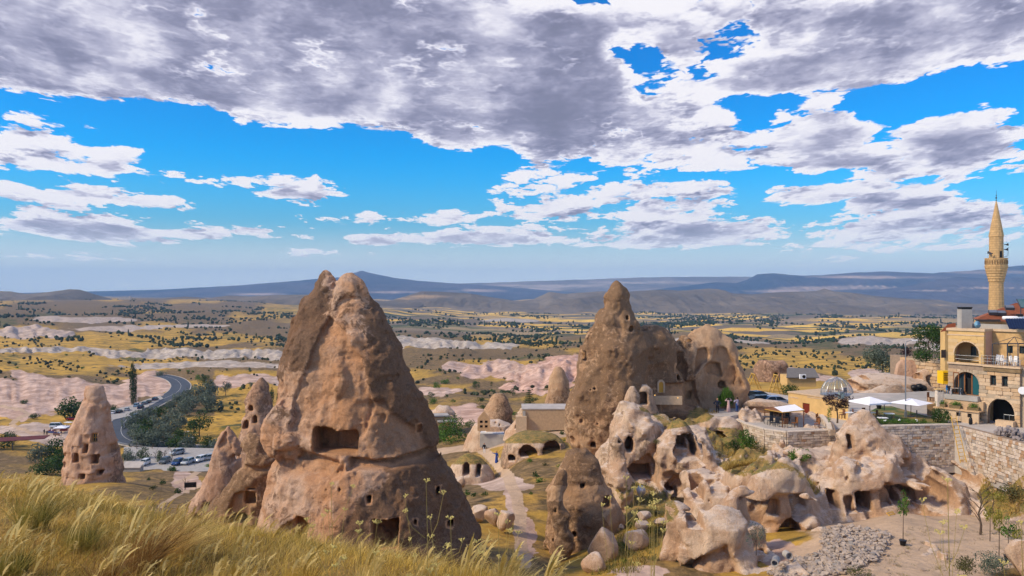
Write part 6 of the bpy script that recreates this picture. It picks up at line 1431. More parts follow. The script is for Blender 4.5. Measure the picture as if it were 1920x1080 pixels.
def crown_mesh(kind, mt, n, size, seed, blobs=9, shape='round', flat=1.0):
    key = (kind, mt.name, n, round(size, 3), seed)
    if key in CROWNS: return CROWNS[key]
    r_ = np.random.default_rng(seed); 
    if shape == 'round':
        bc = []
        for i in range(blobs):
            v = r_.normal(size=3); v /= np.linalg.norm(v); bc.append(np.array([v[0]*.30, v[1]*.30, .52+v[2]*.30*flat])*1.0)
        bc = np.array(bc); br = r_.uniform(.13, .25, blobs)
    elif shape == 'column':
        zz = np.linspace(.1, .93, blobs); bc = np.stack([r_.normal(0, .05, blobs), r_.normal(0, .05, blobs), zz], -1); br = .36*np.sin(np.pi*np.clip(zz*.86+.12, 0, 1))**.7*.62+.03
    elif shape == 'bush':
        a = r_.uniform(0, 6.28, blobs); q = r_.uniform(.05, .34, blobs); bc = np.stack([np.cos(a)*q, np.sin(a)*q, r_.uniform(.22, .66, blobs)*(1-q)], -1); br = r_.uniform(.14, .27, blobs)
    elif shape == 'weep':
        a = r_.uniform(0, 6.28, blobs); bc = np.stack([np.cos(a)*.22, np.sin(a)*.22, r_.uniform(.3, .75, blobs)], -1); br = r_.uniform(.18, .28, blobs)
    elif shape == 'vase':
        a = r_.uniform(0, 6.28, blobs); t = r_.uniform(.25, .95, blobs); bc = np.stack([np.cos(a)*.42*t, np.sin(a)*.42*t, .1+.8*t], -1); br = r_.uniform(.08, .14, blobs)
    w = br**2; w /= w.sum(); bi = r_.choice(blobs, n, p=w); v = r_.normal(size=(n, 3)); v /= np.linalg.norm(v, axis=1)[:, None]
    rad = br[bi]*(.55+.5*r_.random(n)**.5); c = bc[bi]+v*rad[:, None]*np.array([1, 1, .9 if shape != 'column' else 1.25])
    nr = v+r_.normal(0, .55, (n, 3)); nr /= np.linalg.norm(nr, axis=1)[:, None]
    t1 = np.cross(nr, r_.normal(size=(n, 3))); t1 /= np.linalg.norm(t1, axis=1)[:, None]+1e-9; t2 = np.cross(nr, t1)
    s = size*r_.uniform(.6, 1.3, n)[:, None]
    if shape == 'weep': t1 = np.tile([0, 0, 1.], (n, 1)); t2 = np.cross(nr, t1); t2 /= np.linalg.norm(t2, axis=1)[:, None]+1e-9; a_, b_ = 2.2, .35
    elif shape == 'vase': a_, b_ = 1.3, .5
    else: a_, b_ = 1.0, .62
    V = np.stack([c-t1*s*a_*.5, c+t2*s*b_*.5+nr*s*.12, c+t1*s*a_*.5, c-t2*s*b_*.5+nr*s*.12], 1).reshape(-1, 3)
    q = np.arange(n*4).reshape(n, 4); tint = np.repeat(np.clip(r_.random(n)*.7+.3*(bi % 3)/2, 0, 1), 4)
    me = np_mesh('crown', V, q, mt, attrs={'tint': tint}); CROWNS[key] = me; return me
def limb_mesh(key, h, spread, r0, mt=BARK, n=7, seed=0, start=.3, bare=False):
    k = ('limb', key, seed)
    if k in CROWNS: return CROWNS[k]
    r_ = random.Random(seed); mb = MB(); pts = [(0, 0, -.02)]
    for i in range(1, 5): pts.append((r_.uniform(-.03, .03)*i/2, r_.uniform(-.03, .03)*i/2, h*i/4))
    mb.path(pts, [r0, r0*.8, r0*.62, r0*.45, r0*.2], 6)
    for i in range(n):
        t = start+(1-start)*i/n; b = Vector(pts[min(int(t*4), 3)]).lerp(Vector(pts[min(int(t*4)+1, 4)]), t*4-int(t*4)); a = r_.uniform(0, 6.28)
        e = b+Vector((math.cos(a)*spread, math.sin(a)*spread, h*r_.uniform(.2, .42)))*r_.uniform(.6, 1); m_ = b.lerp(e, .5)+Vector((0, 0, .03))
        mb.path([b, m_, e], [r0*.35, r0*.22, r0*.08], 4)
        for _ in range(5 if bare else 2):
            a2 = a+r_.uniform(-1, 1); e2 = m_.lerp(e, r_.random())+Vector((math.cos(a2)*spread*.5, math.sin(a2)*spread*.5, h*r_.uniform(.05, .2))); mb.path([m_.lerp(e, .3), e2], [r0*.15, r0*.05], 3)
    me = mb.mesh('trunk', mt); CROWNS[k] = me; return me
def tree(name, label, x, y, z, h, w, mt=L_MID, shape='round', n=1200, size=.055, seed=0, trunk=True, group=None, cat='tree', blobs=11, bare=False, tilt=0.):
    t = thing(name, label, cat, (x, y, z), random.Random(int(x*37+y*11)).uniform(0, 6.28), group)
    t.rotation_euler[1] = tilt
    if trunk: obj('trunk', limb_mesh('t%s%s' % (shape, bare), .8 if shape != 'column' else .95, .30 if shape != 'column' else .06, .032, seed=seed % 3, n=9 if bare else 6, bare=bare), t, scale=(w if not bare else w, w, h))
    if not bare:
        zs = .0 if shape != 'vase' else .12
        obj('crown', crown_mesh(shape, mt, n, size, seed % 4, blobs, shape), t, loc=(0, 0, h*(zs-(.13 if shape == 'bush' else 0))), scale=(w*1.15, w*1.15, h*(1-zs)*(1.35 if shape == 'bush' else 1.02)))
    return t
def tree_px(name, label, px, pyb, pyt, w, mt, shape='round', Y=None, **k):
    """a tree whose foot is seen at (px, pyb) on the ground and whose top reaches row pyt"""
    if Y is None: x, y, z = ground_at(px, pyb)
    else: x, y, z = P(px, pyb, Y)
    return tree(name, label, x, y, z, (pyb-pyt)/F*y, w/F*y, mt, shape, **k)
# the left valley
tree_px('cypress_tree', 'tall dark green columnar tree beside the parked cars at the road', 250, 758, 684, 22, L_POP, 'column', n=2600, size=.05, blobs=14, seed=1)
big = [('deciduous_tree', 'dark green tree behind the windowed rock tower', 128, 787, 742, 56, L_DARK, 'bush'), ('deciduous_tree', 'dark green tree touching the left side of the windowed tower', 150, 785, 750, 36, L_DARK, 'bush'),
 ('shrub', 'dark green bush at the far left edge beyond the red shed roof', 14, 838, 805, 42, L_DARK, 'bush'), ('shrub', 'low dark bush at the foot of the pale slope far left', 46, 757, 747, 14, L_DARK, 'bush'),
 ('shrub', 'dark round bush on the small fenced lawn', 62, 786, 774, 20, L_DARK, 'bush'), ('shrub', 'green bush right of the windowed tower by the parked cars', 212, 775, 757, 18, L_DARK, 'bush'),
 ('tree', 'large dark tree left of the tower foot behind the tall grass', 106, 866, 814, 50, L_DARK, 'bush'), ('tree', 'dark tree hanging over the slope behind the tall grass', 90, 890, 850, 62, L_DARK, 'bush'), ('tree', 'second dark tree hanging over the slope left of the tower', 116, 885, 838, 46, L_DARK, 'bush'),
 ('olive_tree', 'grey-green bushy tree behind the grass at the tower foot', 72, 868, 828, 44, L_OLIVE, 'bush'),
 ('tree', 'lone dark tree with a leaning trunk above the road bend', 384, 726, 702, 20, L_DARK, 'round'), ('tree', 'bright green tree left of the leaning dark tree', 371, 716, 702, 14, L_MID, 'round'), ('tree', 'small dark tree right of the leaning dark tree', 394, 726, 710, 11, L_DARK, 'round'),
 ('olive_tree', 'round silver-green tree standing alone on the gold slope', 423, 742, 714, 20, L_OLIVE, 'round'), ('tree', 'grey-green small tree right of the silver round one', 470, 728, 716, 10, L_OLIVE, 'round'),
 ('shrub', 'grey bush at the far end of the road bend', 300, 705, 692, 20, L_OLIVE, 'bush'),
 ('tree', 'big round dark green tree in the hollow inside the road bend', 374, 818, 770, 44, L_DARK, 'round'), ('tree', 'dark green tree at the lower rim of the hollow', 362, 834, 806, 30, L_DARK, 'bush'), ('tree', 'green bushy tree right of the parked cars lot', 388, 842, 812, 30, L_DARK, 'bush'),
 ('tree', 'dark green cypress behind the small pink cone', 510, 756, 728, 12, L_POP, 'column'), ('tree', 'second dark cypress against the giant cone', 522, 760, 732, 11, L_POP, 'column'),
 ('tree', 'bright green bush between the crusted lump and the pink cone', 462, 826, 808, 26, L_MID, 'bush'),
 ('tree', 'dark conifer in the parking lot', 299, 872, 846, 20, L_DARK, 'column'), ('tree', 'small dark tree left of the parking lot entrance', 268, 868, 838, 26, L_DARK, 'round'), ('olive_tree', 'grey-green tree at the right foot of the windowed tower', 240, 872, 838, 30, L_OLIVE, 'bush'),
 ('shrub', 'small green shrub at the right end of the parking lot', 392, 880, 868, 16, L_MID, 'bush'), ('shrub', 'pale green shrub beside the white car in the lot', 372, 870, 860, 12, L_MID, 'bush')]
for i, (nm, lb, px, pb, pt_, w, mt, shp) in enumerate(big):
    tree_px(nm, lb, px, pb, pt_, w, mt, shp, n=1100, size=.065, seed=i, cat='shrub' if nm == 'shrub' else 'tree', trunk=shp != 'bush')
for i, (px, pb, pt_, w) in enumerate([(309, 870, 838, 30), (322, 872, 835, 30), (292, 868, 840, 22), (343, 862, 838, 22), (285, 850, 832, 18), (256, 852, 826, 20)]):
    tree_px('bare_tree', 'thin bare-branched tree among the parked cars', px, pb, pt_, w, L_OLIVE, 'round', bare=True, seed=i, group='bare trees round the car park')
tree_px('bare_tree', 'leafless forked tree on the path left of the leaning cone', 348, 918, 893, 20, L_OLIVE, 'round', bare=True, seed=3)
# silver bushes inside the road bend
r_ = random.Random(12); k = 0
hollow = [(246,800),(262,792),(280,786),(300,776),(318,766),(336,756),(352,748),(372,742),(396,738),(256,818),(272,806),(290,800),(308,794),(326,786),(342,774),(356,764),(378,754),(270,824),(288,818),(306,812),(324,806),(340,796),(300,832),(318,826),(336,820),(282,834),(352,838),(404,838),(396,764),(264,832),(250,812),(330,836)]
for i, (px, py) in enumerate(hollow):
    w = r_.uniform(26, 40); x, y, z = ground_at(px, py+6); tree('olive_tree' if i % 7 != 3 else 'deciduous_tree', 'silver-green bushy tree in the thicket inside the road bend' if i % 7 != 3 else 'dark green tree among the silver ones inside the road bend', x, y, z, w*.95/F*y, w/F*y, L_OLIVE if i % 7 != 3 else L_DARK, 'bush', n=700, size=.085, seed=i, trunk=False, group='silver trees inside the road bend' if i % 7 != 3 else 'dark trees inside the road bend')
# middle valley
mid = [('tree', 'large bright green bush between the giant cone and the cave terraces', 848, 830, 772, 58, L_MID, 'bush'), ('tree', 'green tree at the left of the large bright bush', 826, 828, 798, 30, L_MID, 'bush'), ('tree', 'small green tree right of the large bright bush', 884, 806, 786, 22, L_MID, 'round'),
 ('tree', 'round dark tree on the slope left of the flat-topped grey cone', 900, 757, 744, 16, L_DARK, 'round'), ('tree', 'dark round tree below the pink badlands', 893, 730, 714, 15, L_DARK, 'round'), ('tree', 'dark tree at the right of the flat-topped cone', 961, 743, 728, 13, L_DARK, 'round'), ('tree', 'low dark tree behind the flat-topped cone', 947, 738, 731, 9, L_DARK, 'round'),
 ('tree', 'dark shrub left of the flat-topped cone', 906, 770, 758, 11, L_DARK, 'round'), ('tree', 'low green tree on the left slope beside the giant cone', 812, 758, 744, 20, L_MID, 'bush'), ('tree', 'dark green tree higher on the left slope', 808, 746, 735, 15, L_DARK, 'round'), ('tree', 'small green tree on the grassy slope', 849, 756, 748, 10, L_MID, 'round'), ('tree', 'leaning dark tree on the grassy slope', 837, 748, 738, 7, L_DARK, 'round'),
 ('tree', 'green bush row on the valley path', 818, 728, 714, 16, L_MID, 'bush'), ('tree', 'green bush on the rim of the gold slope', 836, 720, 708, 18, L_MID, 'bush'), ('tree', 'small bush near the top of the gold slope', 859, 712, 706, 8, L_MID, 'round'),
 ('shrub', 'green bush on top of the domed cave rock', 918, 786, 780, 10, L_MID, 'bush'), ('shrub', 'dark bush beside the conifer', 1002, 752, 744, 16, L_DARK, 'bush')]
for i, (nm, lb, px, pb, pt_, w, mt, shp) in enumerate(mid): tree_px(nm, lb, px, pb, pt_, w, mt, shp, n=1500 if w > 40 else 500, size=.05 if w > 40 else .09, seed=i+2, cat='shrub' if nm == 'shrub' else 'tree', trunk=shp != 'bush')
def conifer(px, pb, pt_, w, lb, Y=None):
    x, y, z = ground_at(px, pb) if Y is None else P(px, pb, Y); h = (pb-pt_)/F*y; W_ = w/F*y; t = thing('conifer_tree', lb, 'tree', (x, y, z)); MB().tube((0, 0, 0), (0, 0, h), .02*h, .004*h).build('trunk', BARK, t)
    r2 = np.random.default_rng(3); V = []; 
    for lv in range(9):
        zz = h*(.18+.8*lv/9); rr = W_*.5*(1-.86*lv/9)
        for a in np.linspace(0, 6.28, 10)[:-1]+r2.uniform(0, 1):
            for s in np.linspace(.2, 1, 7):
                c = np.array([math.cos(a)*rr*s, math.sin(a)*rr*s, zz-.05*h*s+.02*h*s*s]); 
                for _ in range(3): V += [c+r2.normal(0, .03*h, 3)*[1, 1, .35] for _ in range(3)]
    V = np.array(V); obj('crown', np_mesh('crown', V, np.arange(len(V)).reshape(-1, 3), L_DARK, attrs={'tint': r2.random(len(V)).repeat(1)}), t)
conifer(992, 770, 727, 26, 'layered dark conifer left of the grey rounded cone', Y=182)
# village greenery
near = [('purple_plum_tree', 'dark purple-leaved ornamental tree in front of the domed building', 1570, 792, 734, 58, L_PURP, 'vase', 86, 1600, .045, 1), ('olive_tree', 'large silver-green tree behind the glass dome', 1655, 712, 642, 66, L_OLIVE, 'round', 128, 2600, .05, 1),
 ('deciduous_tree', 'dark green garden tree beside the yellow side house', 1742, 672, 606, 54, L_DARK, 'round', 104, 2600, .05, 1), ('shrub', 'dark green shrub at the foot of the garden tree', 1736, 676, 648, 50, L_DARK, 'bush', 100, 900, .07, 0), ('shrub', 'reddish shrub left of the garden tree', 1702, 668, 648, 24, L_PURP, 'bush', 110, 600, .08, 0),
 ('weeping_shrub', 'round weeping green shrub behind the three standing people', 1360, 770, 725, 33, L_MID, 'weep', 99.5, 1600, .07, 1), ('shrub', 'round glossy dark bush at the corner of the courtyard wall', 1765, 792, 758, 36, L_DARK, 'bush', 77.4, 2200, .05, 0),
 ('shrub', 'dark green shrub beyond the parked cars left of the domed building', 1480, 740, 712, 34, L_DARK, 'bush', 120, 1000, .06, 0), ('shrub', 'green bush on the slope below the low terrace wall', 1398, 845, 800, 44, L_MID, 'bush', 86, 1500, .055, 0), ('shrub', 'dark green bush left of the terrace wall foot', 1372, 850, 818, 30, L_DARK, 'bush', 86.5, 900, .06, 0), ('shrub', 'low bush under the low terrace wall', 1424, 848, 826, 26, L_SCRUB, 'bush', 85, 700, .06, 0), ('shrub', 'small bush by the wide cave mouth', 1352, 857, 842, 22, L_SCRUB, 'bush', 84, 500, .07, 0),
 ('shrub', 'bright green spreading shrub on the edge of the pale rock', 1500, 884, 842, 44, L_MID, 'vase', 77, 900, .06, 0), ('shrub', 'green sapling beside the spreading shrub', 1488, 872, 838, 20, L_MID, 'bush', 78, 500, .08, 0),
 ('shrub', 'thin green shrub between the orange chair and the purple tree', 1555, 790, 762, 14, L_MID, 'column', 88, 300, .09, 0), ('shrub', 'small green bush on the window rock ledge', 1232, 832, 820, 16, L_SCRUB, 'bush', 83, 400, .08, 0),
 ('shrub', 'small dark bush on the white saddle', 1254, 798, 784, 18, L_SCRUB, 'bush', 93, 500, .08, 0), ('shrub', 'yellow-green bush at the far right lower slope', 1862, 960, 908, 44, L_YEL, 'round', 62, 900, .05, 1), ('shrub', 'grey-green bush on the dark bank below the right wall', 1900, 935, 900, 50, L_SCRUB, 'bush', 65, 900, .06, 0), ('shrub', 'grey-green bush in the lower right corner', 1862, 1072, 1022, 52, L_OLIVE, 'bush', 47, 1400, .05, 0), ('shrub', 'low olive bush beside the corner bush', 1815, 1078, 1036, 46, L_SCRUB, 'bush', 46, 1100, .055, 0), ('shrub', 'dry grey shrub on the rock at the lower edge', 1418, 1040, 975, 36, L_OLIVE, 'round', 50, 500, .05, 1), ('shrub', 'dry bush at the lower edge beside the stone rubble', 1612, 1082, 1058, 50, L_SCRUB, 'bush', 47, 700, .06, 0)]
for i, (nm, lb, px, pb, pt_, w, mt, shp, Y, n, sz, tr) in enumerate(near):
    tree_px(nm, lb, px, pb, pt_, w, mt, shp, Y=Y, n=n, size=sz, seed=i, trunk=bool(tr), cat='shrub' if 'shrub' in nm else 'tree', blobs=22 if shp == 'vase' else 12)
tree_px('tree', 'dark bare-twigged tree with a stout trunk on the sandy path', 1838, 1005, 900, 76, L_OLIVE, 'round', Y=57, bare=True, seed=2)
for i, (px, pb, pt_, w, Y, mt, lb) in enumerate([(1693, 1022, 922, 26, 54.5, L_MID, 'young green sapling in a black pot before the cave mouth'), (1856, 1015, 950, 22, 55, L_YEL, 'yellowish sapling left of the lower right pots'), (1873, 1052, 955, 24, 50, L_YEL, 'slim sapling with yellowing leaves near the right edge'), (1890, 1052, 970, 26, 49.5, L_MID, 'sapling in a black pot at the lower right'), (1906, 1056, 985, 24, 49, L_YEL, 'rightmost potted sapling beside the white rock')]):
    x, y, z = P(px, pb, Y); h = (pb-pt_)/F*Y; W_ = w/F*Y; t = thing('sapling', lb, 'sapling', (x, y, z))
    MB().path([(0, 0, 0), (.02, 0, h*.5), (0, 0, h)], [.035, .022, .008]).build('trunk', BARK, t); obj('crown', crown_mesh('round', mt, 260, .11, i % 4, 9, 'round'), t, loc=(0, 0, h*.42), scale=(W_, W_, h*.62))
    if i in (0, 3, 4): MB().lathe([(.17, 0), (.24, .32), (.26, .34), (.22, .34)], n=12).build('pot', BLACK, t)
for i, (px, lb) in enumerate([(1770, 'left'), (1798, 'middle'), (1832, 'right')]):
    v = Vector(HW.at(s_(px), zl+.1, .75)); t = thing('planter', 'long wooden planter with green plants, the %s one of three on the hotel ledge' % lb, 'planter', v, math.atan2(HW.d.y, HW.d.x)); MB().box((0, 0, .14), (1.05, .4, .28)).build('trough', mat('old_wood', color=(.16, .12, .06), vary=.3), t); obj('foliage', crown_mesh('bush', L_MID, 500, .09, i, 12, 'bush'), t, loc=(0, 0, .12), scale=(1.3, .6, .75))
# rose bushes on the lawn
r_ = random.Random(8)
for i in range(9):
    px = 1618+i*14; x, y = gp(px, 795.5, ZL); t = thing('rose_bush', 'low rose bush along the lawn edge above the stone wall', 'rose bush', (x, y, ZL), 0, 'rose bushes on the lawn edge'); obj('foliage', crown_mesh('bush', L_MID, 500, .09, i % 4, 12, 'bush'), t, scale=(.95, .8, .75))
    if i % 2:
        for _ in range(3): MB().ball((r_.uniform(-.25, .25), r_.uniform(-.3, -.05), r_.uniform(.35, .5)), .06, 6, 4).build('flower', WHITE, t)

# scattered shrubs of the slopes: the nearest as single plants, the far ones as cover
r_ = np.random.default_rng(21)
zones = [((0, 660, 560, 700), 46), ((280, 690, 560, 740), 30), ((800, 690, 1060, 800), 30), ((0, 700, 200, 770), 4), ((1400, 670, 1780, 700), 26), ((230, 870, 420, 930), 8), ((830, 862, 1060, 965), 26), ((280, 880, 480, 960), 14), ((860, 790, 1060, 830), 14)]
cnt = 0
for (a, b, c, d), n in zones:
    for _ in range(n):
        px, py = r_.uniform(a, c), r_.uniform(b, d); x, y, z = ground_at(px, py)
        if tuff[int(np.interp(y, YR, np.arange(len(YR)))), int(np.interp(x/y, US, np.arange(len(US))))] > .4: continue
        if polydist(ROAD, np.array([px]), np.array([py]), 2.2)[0] < 24: continue
        w = r_.uniform(5, 11)*(.6+.4*(py-660)/100); tree('shrub', 'small green shrub dotted on the dry valley slopes', x, y, z-.1, w*.8/F*y, w/F*y, [L_DARK, L_MID, L_SCRUB][int(r_.integers(0, 3))], 'bush', n=120, size=.17, seed=int(r_.integers(0, 4)), trunk=False, group='shrubs dotted on the valley slopes', cat='shrub'); cnt += 1
def scatter(name, label, n, box, mt, wr, kk=(1, .8), seed=1, cover=None, poplar=.0):
    r_ = np.random.default_rng(seed); v0, f0 = ICO[1]; px = r_.uniform(box[0], box[2], n*3); t = r_.random(n*3); Y = box[1]*(box[3]/box[1])**t; X = (px-960)/F*Y; Z = ground_z(X, Y); py = 540-Z/Y*F
    ti = np.clip(np.interp(Y, YR, np.arange(len(YR))).astype(int), 0, len(YR)-1); tj = np.clip(np.interp(X/Y, US, np.arange(len(US))).astype(int), 0, len(US)-1)
    m_ = fbm(px/60, np.log(Y)*14, 0*px+seed, 1, 4)-.5*tuff[ti, tj]
    keep = np.nonzero((m_ > (cover if cover is not None else 0)+.16*(px < 950)*(box[1] > 1500)) & (polydist(ROAD, px, py, 2.2) > 22))[0][:n]; X, Y, Z = X[keep], Y[keep], Z[keep]; n = len(keep)
    w = r_.uniform(wr[0], wr[1], n)*np.clip(Y/700, .7, 3.2)**.42; tall = r_.random(n) < poplar; h = w*r_.uniform(.6, 1.1, n); h = np.where(tall, w*2.4, h); w = np.where(tall, w*.6, w)
    V = v0[None]*np.stack([w/2, w/2, h/2], -1)[:, None, :]*(1+r_.uniform(-.28, .28, (n, len(v0), 1))); V = V+np.stack([X, Y, Z+h*.4], -1)[:, None, :]
    Fc = f0[None]+(np.arange(n)*len(v0))[:, None, None]
    me = np_mesh(name, V.reshape(-1, 3), Fc.reshape(-1, 3), mt, attrs={'tint': np.repeat(r_.random(n), len(v0))}); return tag(obj(name, me), label, kind='stuff')
M_SCR = leaf_mat('far_scrub', (.018, .028, .012), (.07, .085, .035)); M_FARG = leaf_mat('far_green', (.012, .03, .014), (.04, .07, .025))
scatter('scrub', 'dark scrub dotting the near valley', 1700, (-60, 330, 1960, 1000), M_SCR, (.8, 3.0), seed=3, cover=.06)
scatter('scrub', 'scrub and orchards of the middle plain', 3800, (-60, 850, 1960, 2300), M_FARG, (1.6, 4.6), seed=6, cover=.12, poplar=.03)
scatter('distant_trees', 'tree belts of the far plain', 6500, (-60, 1900, 1980, 4600), M_FARG, (2.4, 5.4), seed=9, cover=.17, poplar=.02)
# grass and weeds on the cave rocks and gold slopes
def surf_pts(polys, Yr, n, seed):
    """points where rays through photo outlines first meet the cave rock or the ground"""
    r_ = np.random.default_rng(seed); out = []
    ys = np.linspace(Yr[0], Yr[1], 260)
    for pl in polys:
        a = np.array(pl); px = r_.uniform(a[:, 0].min(), a[:, 0].max(), n); py = r_.uniform(a[:, 1].min(), a[:, 1].max(), n); k_ = poly_sd(px, py, pl) < 0; px, py = px[k_], py[k_]
        Yg = np.broadcast_to(ys, (len(px), len(ys))); X = (px[:, None]-960)/F*Yg; Z = (540-py[:, None])/F*Yg
        hgt = np.maximum(cave.hz(X.astype(np.float32), Yg.astype(np.float32)), ground_z(X, Yg)); hit = hgt > Z; i = np.argmax(hit, 1); ok = hit.any(1)
        j = np.arange(len(px))[ok]; i = i[ok]; out.append(np.stack([X[j, i], Yg[j, i], hgt[j, i]-.05], -1))
    return np.concatenate(out)
M_DRYB = leaf_mat('dry_blades', (.20, .13, .03), (.60, .42, .11)); M_DRYG = leaf_mat('green_gold_blades', (.09, .09, .018), (.34, .27, .06))
for me_, (pl, yr, n, sd_2) in enumerate([(VEG[:3], (68, 112), 4200, 1), (VEG[3:4], (50, 100), 6500, 2), (VEG[4:], (58, 106), 900, 3)]):
    pts = surf_pts(pl, yr, n, sd_2); o = blades('grass', pts, .50, .06, M_DRYB if me_ != 1 else M_DRYG, 'dry grass tufts on the rock ledges', seed=sd_2, seg=2, curve=.6); at_ = o.data.attributes.new('tint', 'FLOAT', 'POINT'); at_.data.foreach_set('value', np.repeat(np.random.default_rng(1).random(len(pts)), 5).astype(np.float32))
# ------------------------------------------------------------------ road, cars, people, stalls
ASPH = mat('blue_grey_asphalt', color=(.060, .072, .095), vary=.2, scale=.3, bump=.1); KERB = mat('pale_kerb', color=(.42, .38, .34), vary=.2, scale=1)
def ribbon(name, pts, w, mt, label, dz=.12, skirt=.5, kind='structure', edge=None):
    """strip of road laid over the ground through photo points"""
    q = np.array([ground_at(a, b) for a, b in pts]); t = np.r_[0, np.cumsum(np.hypot(*np.diff(q[:, :2], axis=0).T))]; n = int(t[-1]/3); tt = np.linspace(0, t[-1], n); x = np.interp(tt, t, q[:, 0]); y = np.interp(tt, t, q[:, 1])
    for _ in range(12): x[1:-1] = (x[:-2]+2*x[1:-1]+x[2:])/4; y[1:-1] = (y[:-2]+2*y[1:-1]+y[2:])/4
    z = ground_z(x, y); 
    for _ in range(30): z[1:-1] = (z[:-2]+2*z[1:-1]+z[2:])/4
    dx = np.gradient(x); dy = np.gradient(y); L = np.hypot(dx, dy); nx, ny = -dy/L, dx/L
    def strip(nm, o0, o1, zz, mt_, lb, th=.5):
        A = np.stack([x+nx*o0, y+ny*o0, z+zz], -1); B = np.stack([x+nx*o1, y+ny*o1, z+zz], -1); A2 = A-[0, 0, th]; B2 = B-[0, 0, th]; V = np.concatenate([A, B, A2, B2]); i = np.arange(n-1)
        f = np.concatenate([np.stack([i, i+1, i+1+n, i+n], -1), np.stack([i+2*n, i, i, i], -1)[:0], np.stack([i, i+2*n, i+1+2*n, i+1], -1), np.stack([i+n, i+1+n, i+1+3*n, i+3*n], -1)])
        return tag(obj(nm, np_mesh(nm, V, f, mt_)), lb, kind='structure')
    strip(name, -w/2, w/2, dz, mt, label); 
    if edge:
        strip('kerb', -w/2-.45, -w/2-.002, dz+.12, KERB, 'pale kerb along the asphalt road'); strip('kerb', w/2+.002, w/2+.45, dz+.12, KERB, 'pale kerb along the other side of the asphalt road')
        strip('road_markings', -.07, .07, dz+.004, mat('road_paint', color=(.5, .5, .5)), 'thin centre line of the asphalt road', .003)
    return x, y, z, nx, ny
RX, RY, RZ, RNX, RNY = ribbon('road', ROAD, 9.5, ASPH, 'blue-grey asphalt road bending round the thicket', dz=.45, edge=True)
# guard rail along the near road edge
gr = thing('guard_rail', 'metal guard rail along the lower edge of the road bend', 'guard rail', (float(RX[0]), float(RY[0]), float(RZ[0]))); m0 = MB(); sel = [i for i in range(len(RX)-1) if 960+RX[i]/RY[i]*F > 236 and RY[i] < 305]
for i in sel:
    for s_g in (5.5,):
        a = (RX[i]+RNX[i]*s_g, RY[i]+RNY[i]*s_g, RZ[i]+1.1); b = (RX[i+1]+RNX[i+1]*s_g, RY[i+1]+RNY[i+1]*s_g, RZ[i+1]+1.1); m0.tube(rel(gr, a), rel(gr, b), .17, n=4)
    if i % 2 == 0: MB().tube(rel(gr, (a[0], a[1], a[2]-1.1)), rel(gr, a), .07, n=4).build('post', METAL, gr)
m0.build('rail', METAL, gr)
# car park
cp = [ground_at(a, b) for a, b in ((232, 850), (404, 848), (402, 884), (300, 884), (232, 888))]; zc_p = float(np.mean([c[2] for c in cp]))+.35
slab('car_park', [(c[0], c[1]) for c in cp], zc_p, 2.5, CONC, 'grey car park below the road')
CARM = {}
def paint(n, c):
    return mat('car_paint_'+n, color=c, rough=.25, metal=.2)
PAINTS = {'blue': paint('blue', (.02, .07, .22)), 'white': paint('white', (.72, .74, .76)), 'black': paint('black', (.01, .011, .014)), 'silver': paint('silver', (.38, .42, .46)), 'light_blue': paint('light_blue', (.25, .38, .50)), 'red': paint('red', (.32, .02, .015)), 'grey': paint('grey', (.12, .14, .16)), 'darkblue': paint('darkblue', (.012, .025, .07))}
TYRE = mat('tyre', color=(.012, .012, .012)); RIM = mat('wheel_rim', color=(.4, .4, .42), rough=.3, metal=.8); LAMP = mat('car_lamp', color=(.75, .75, .7), rough=.2); TAIL = mat('tail_lamp', color=(.4, .01, .01), rough=.3)
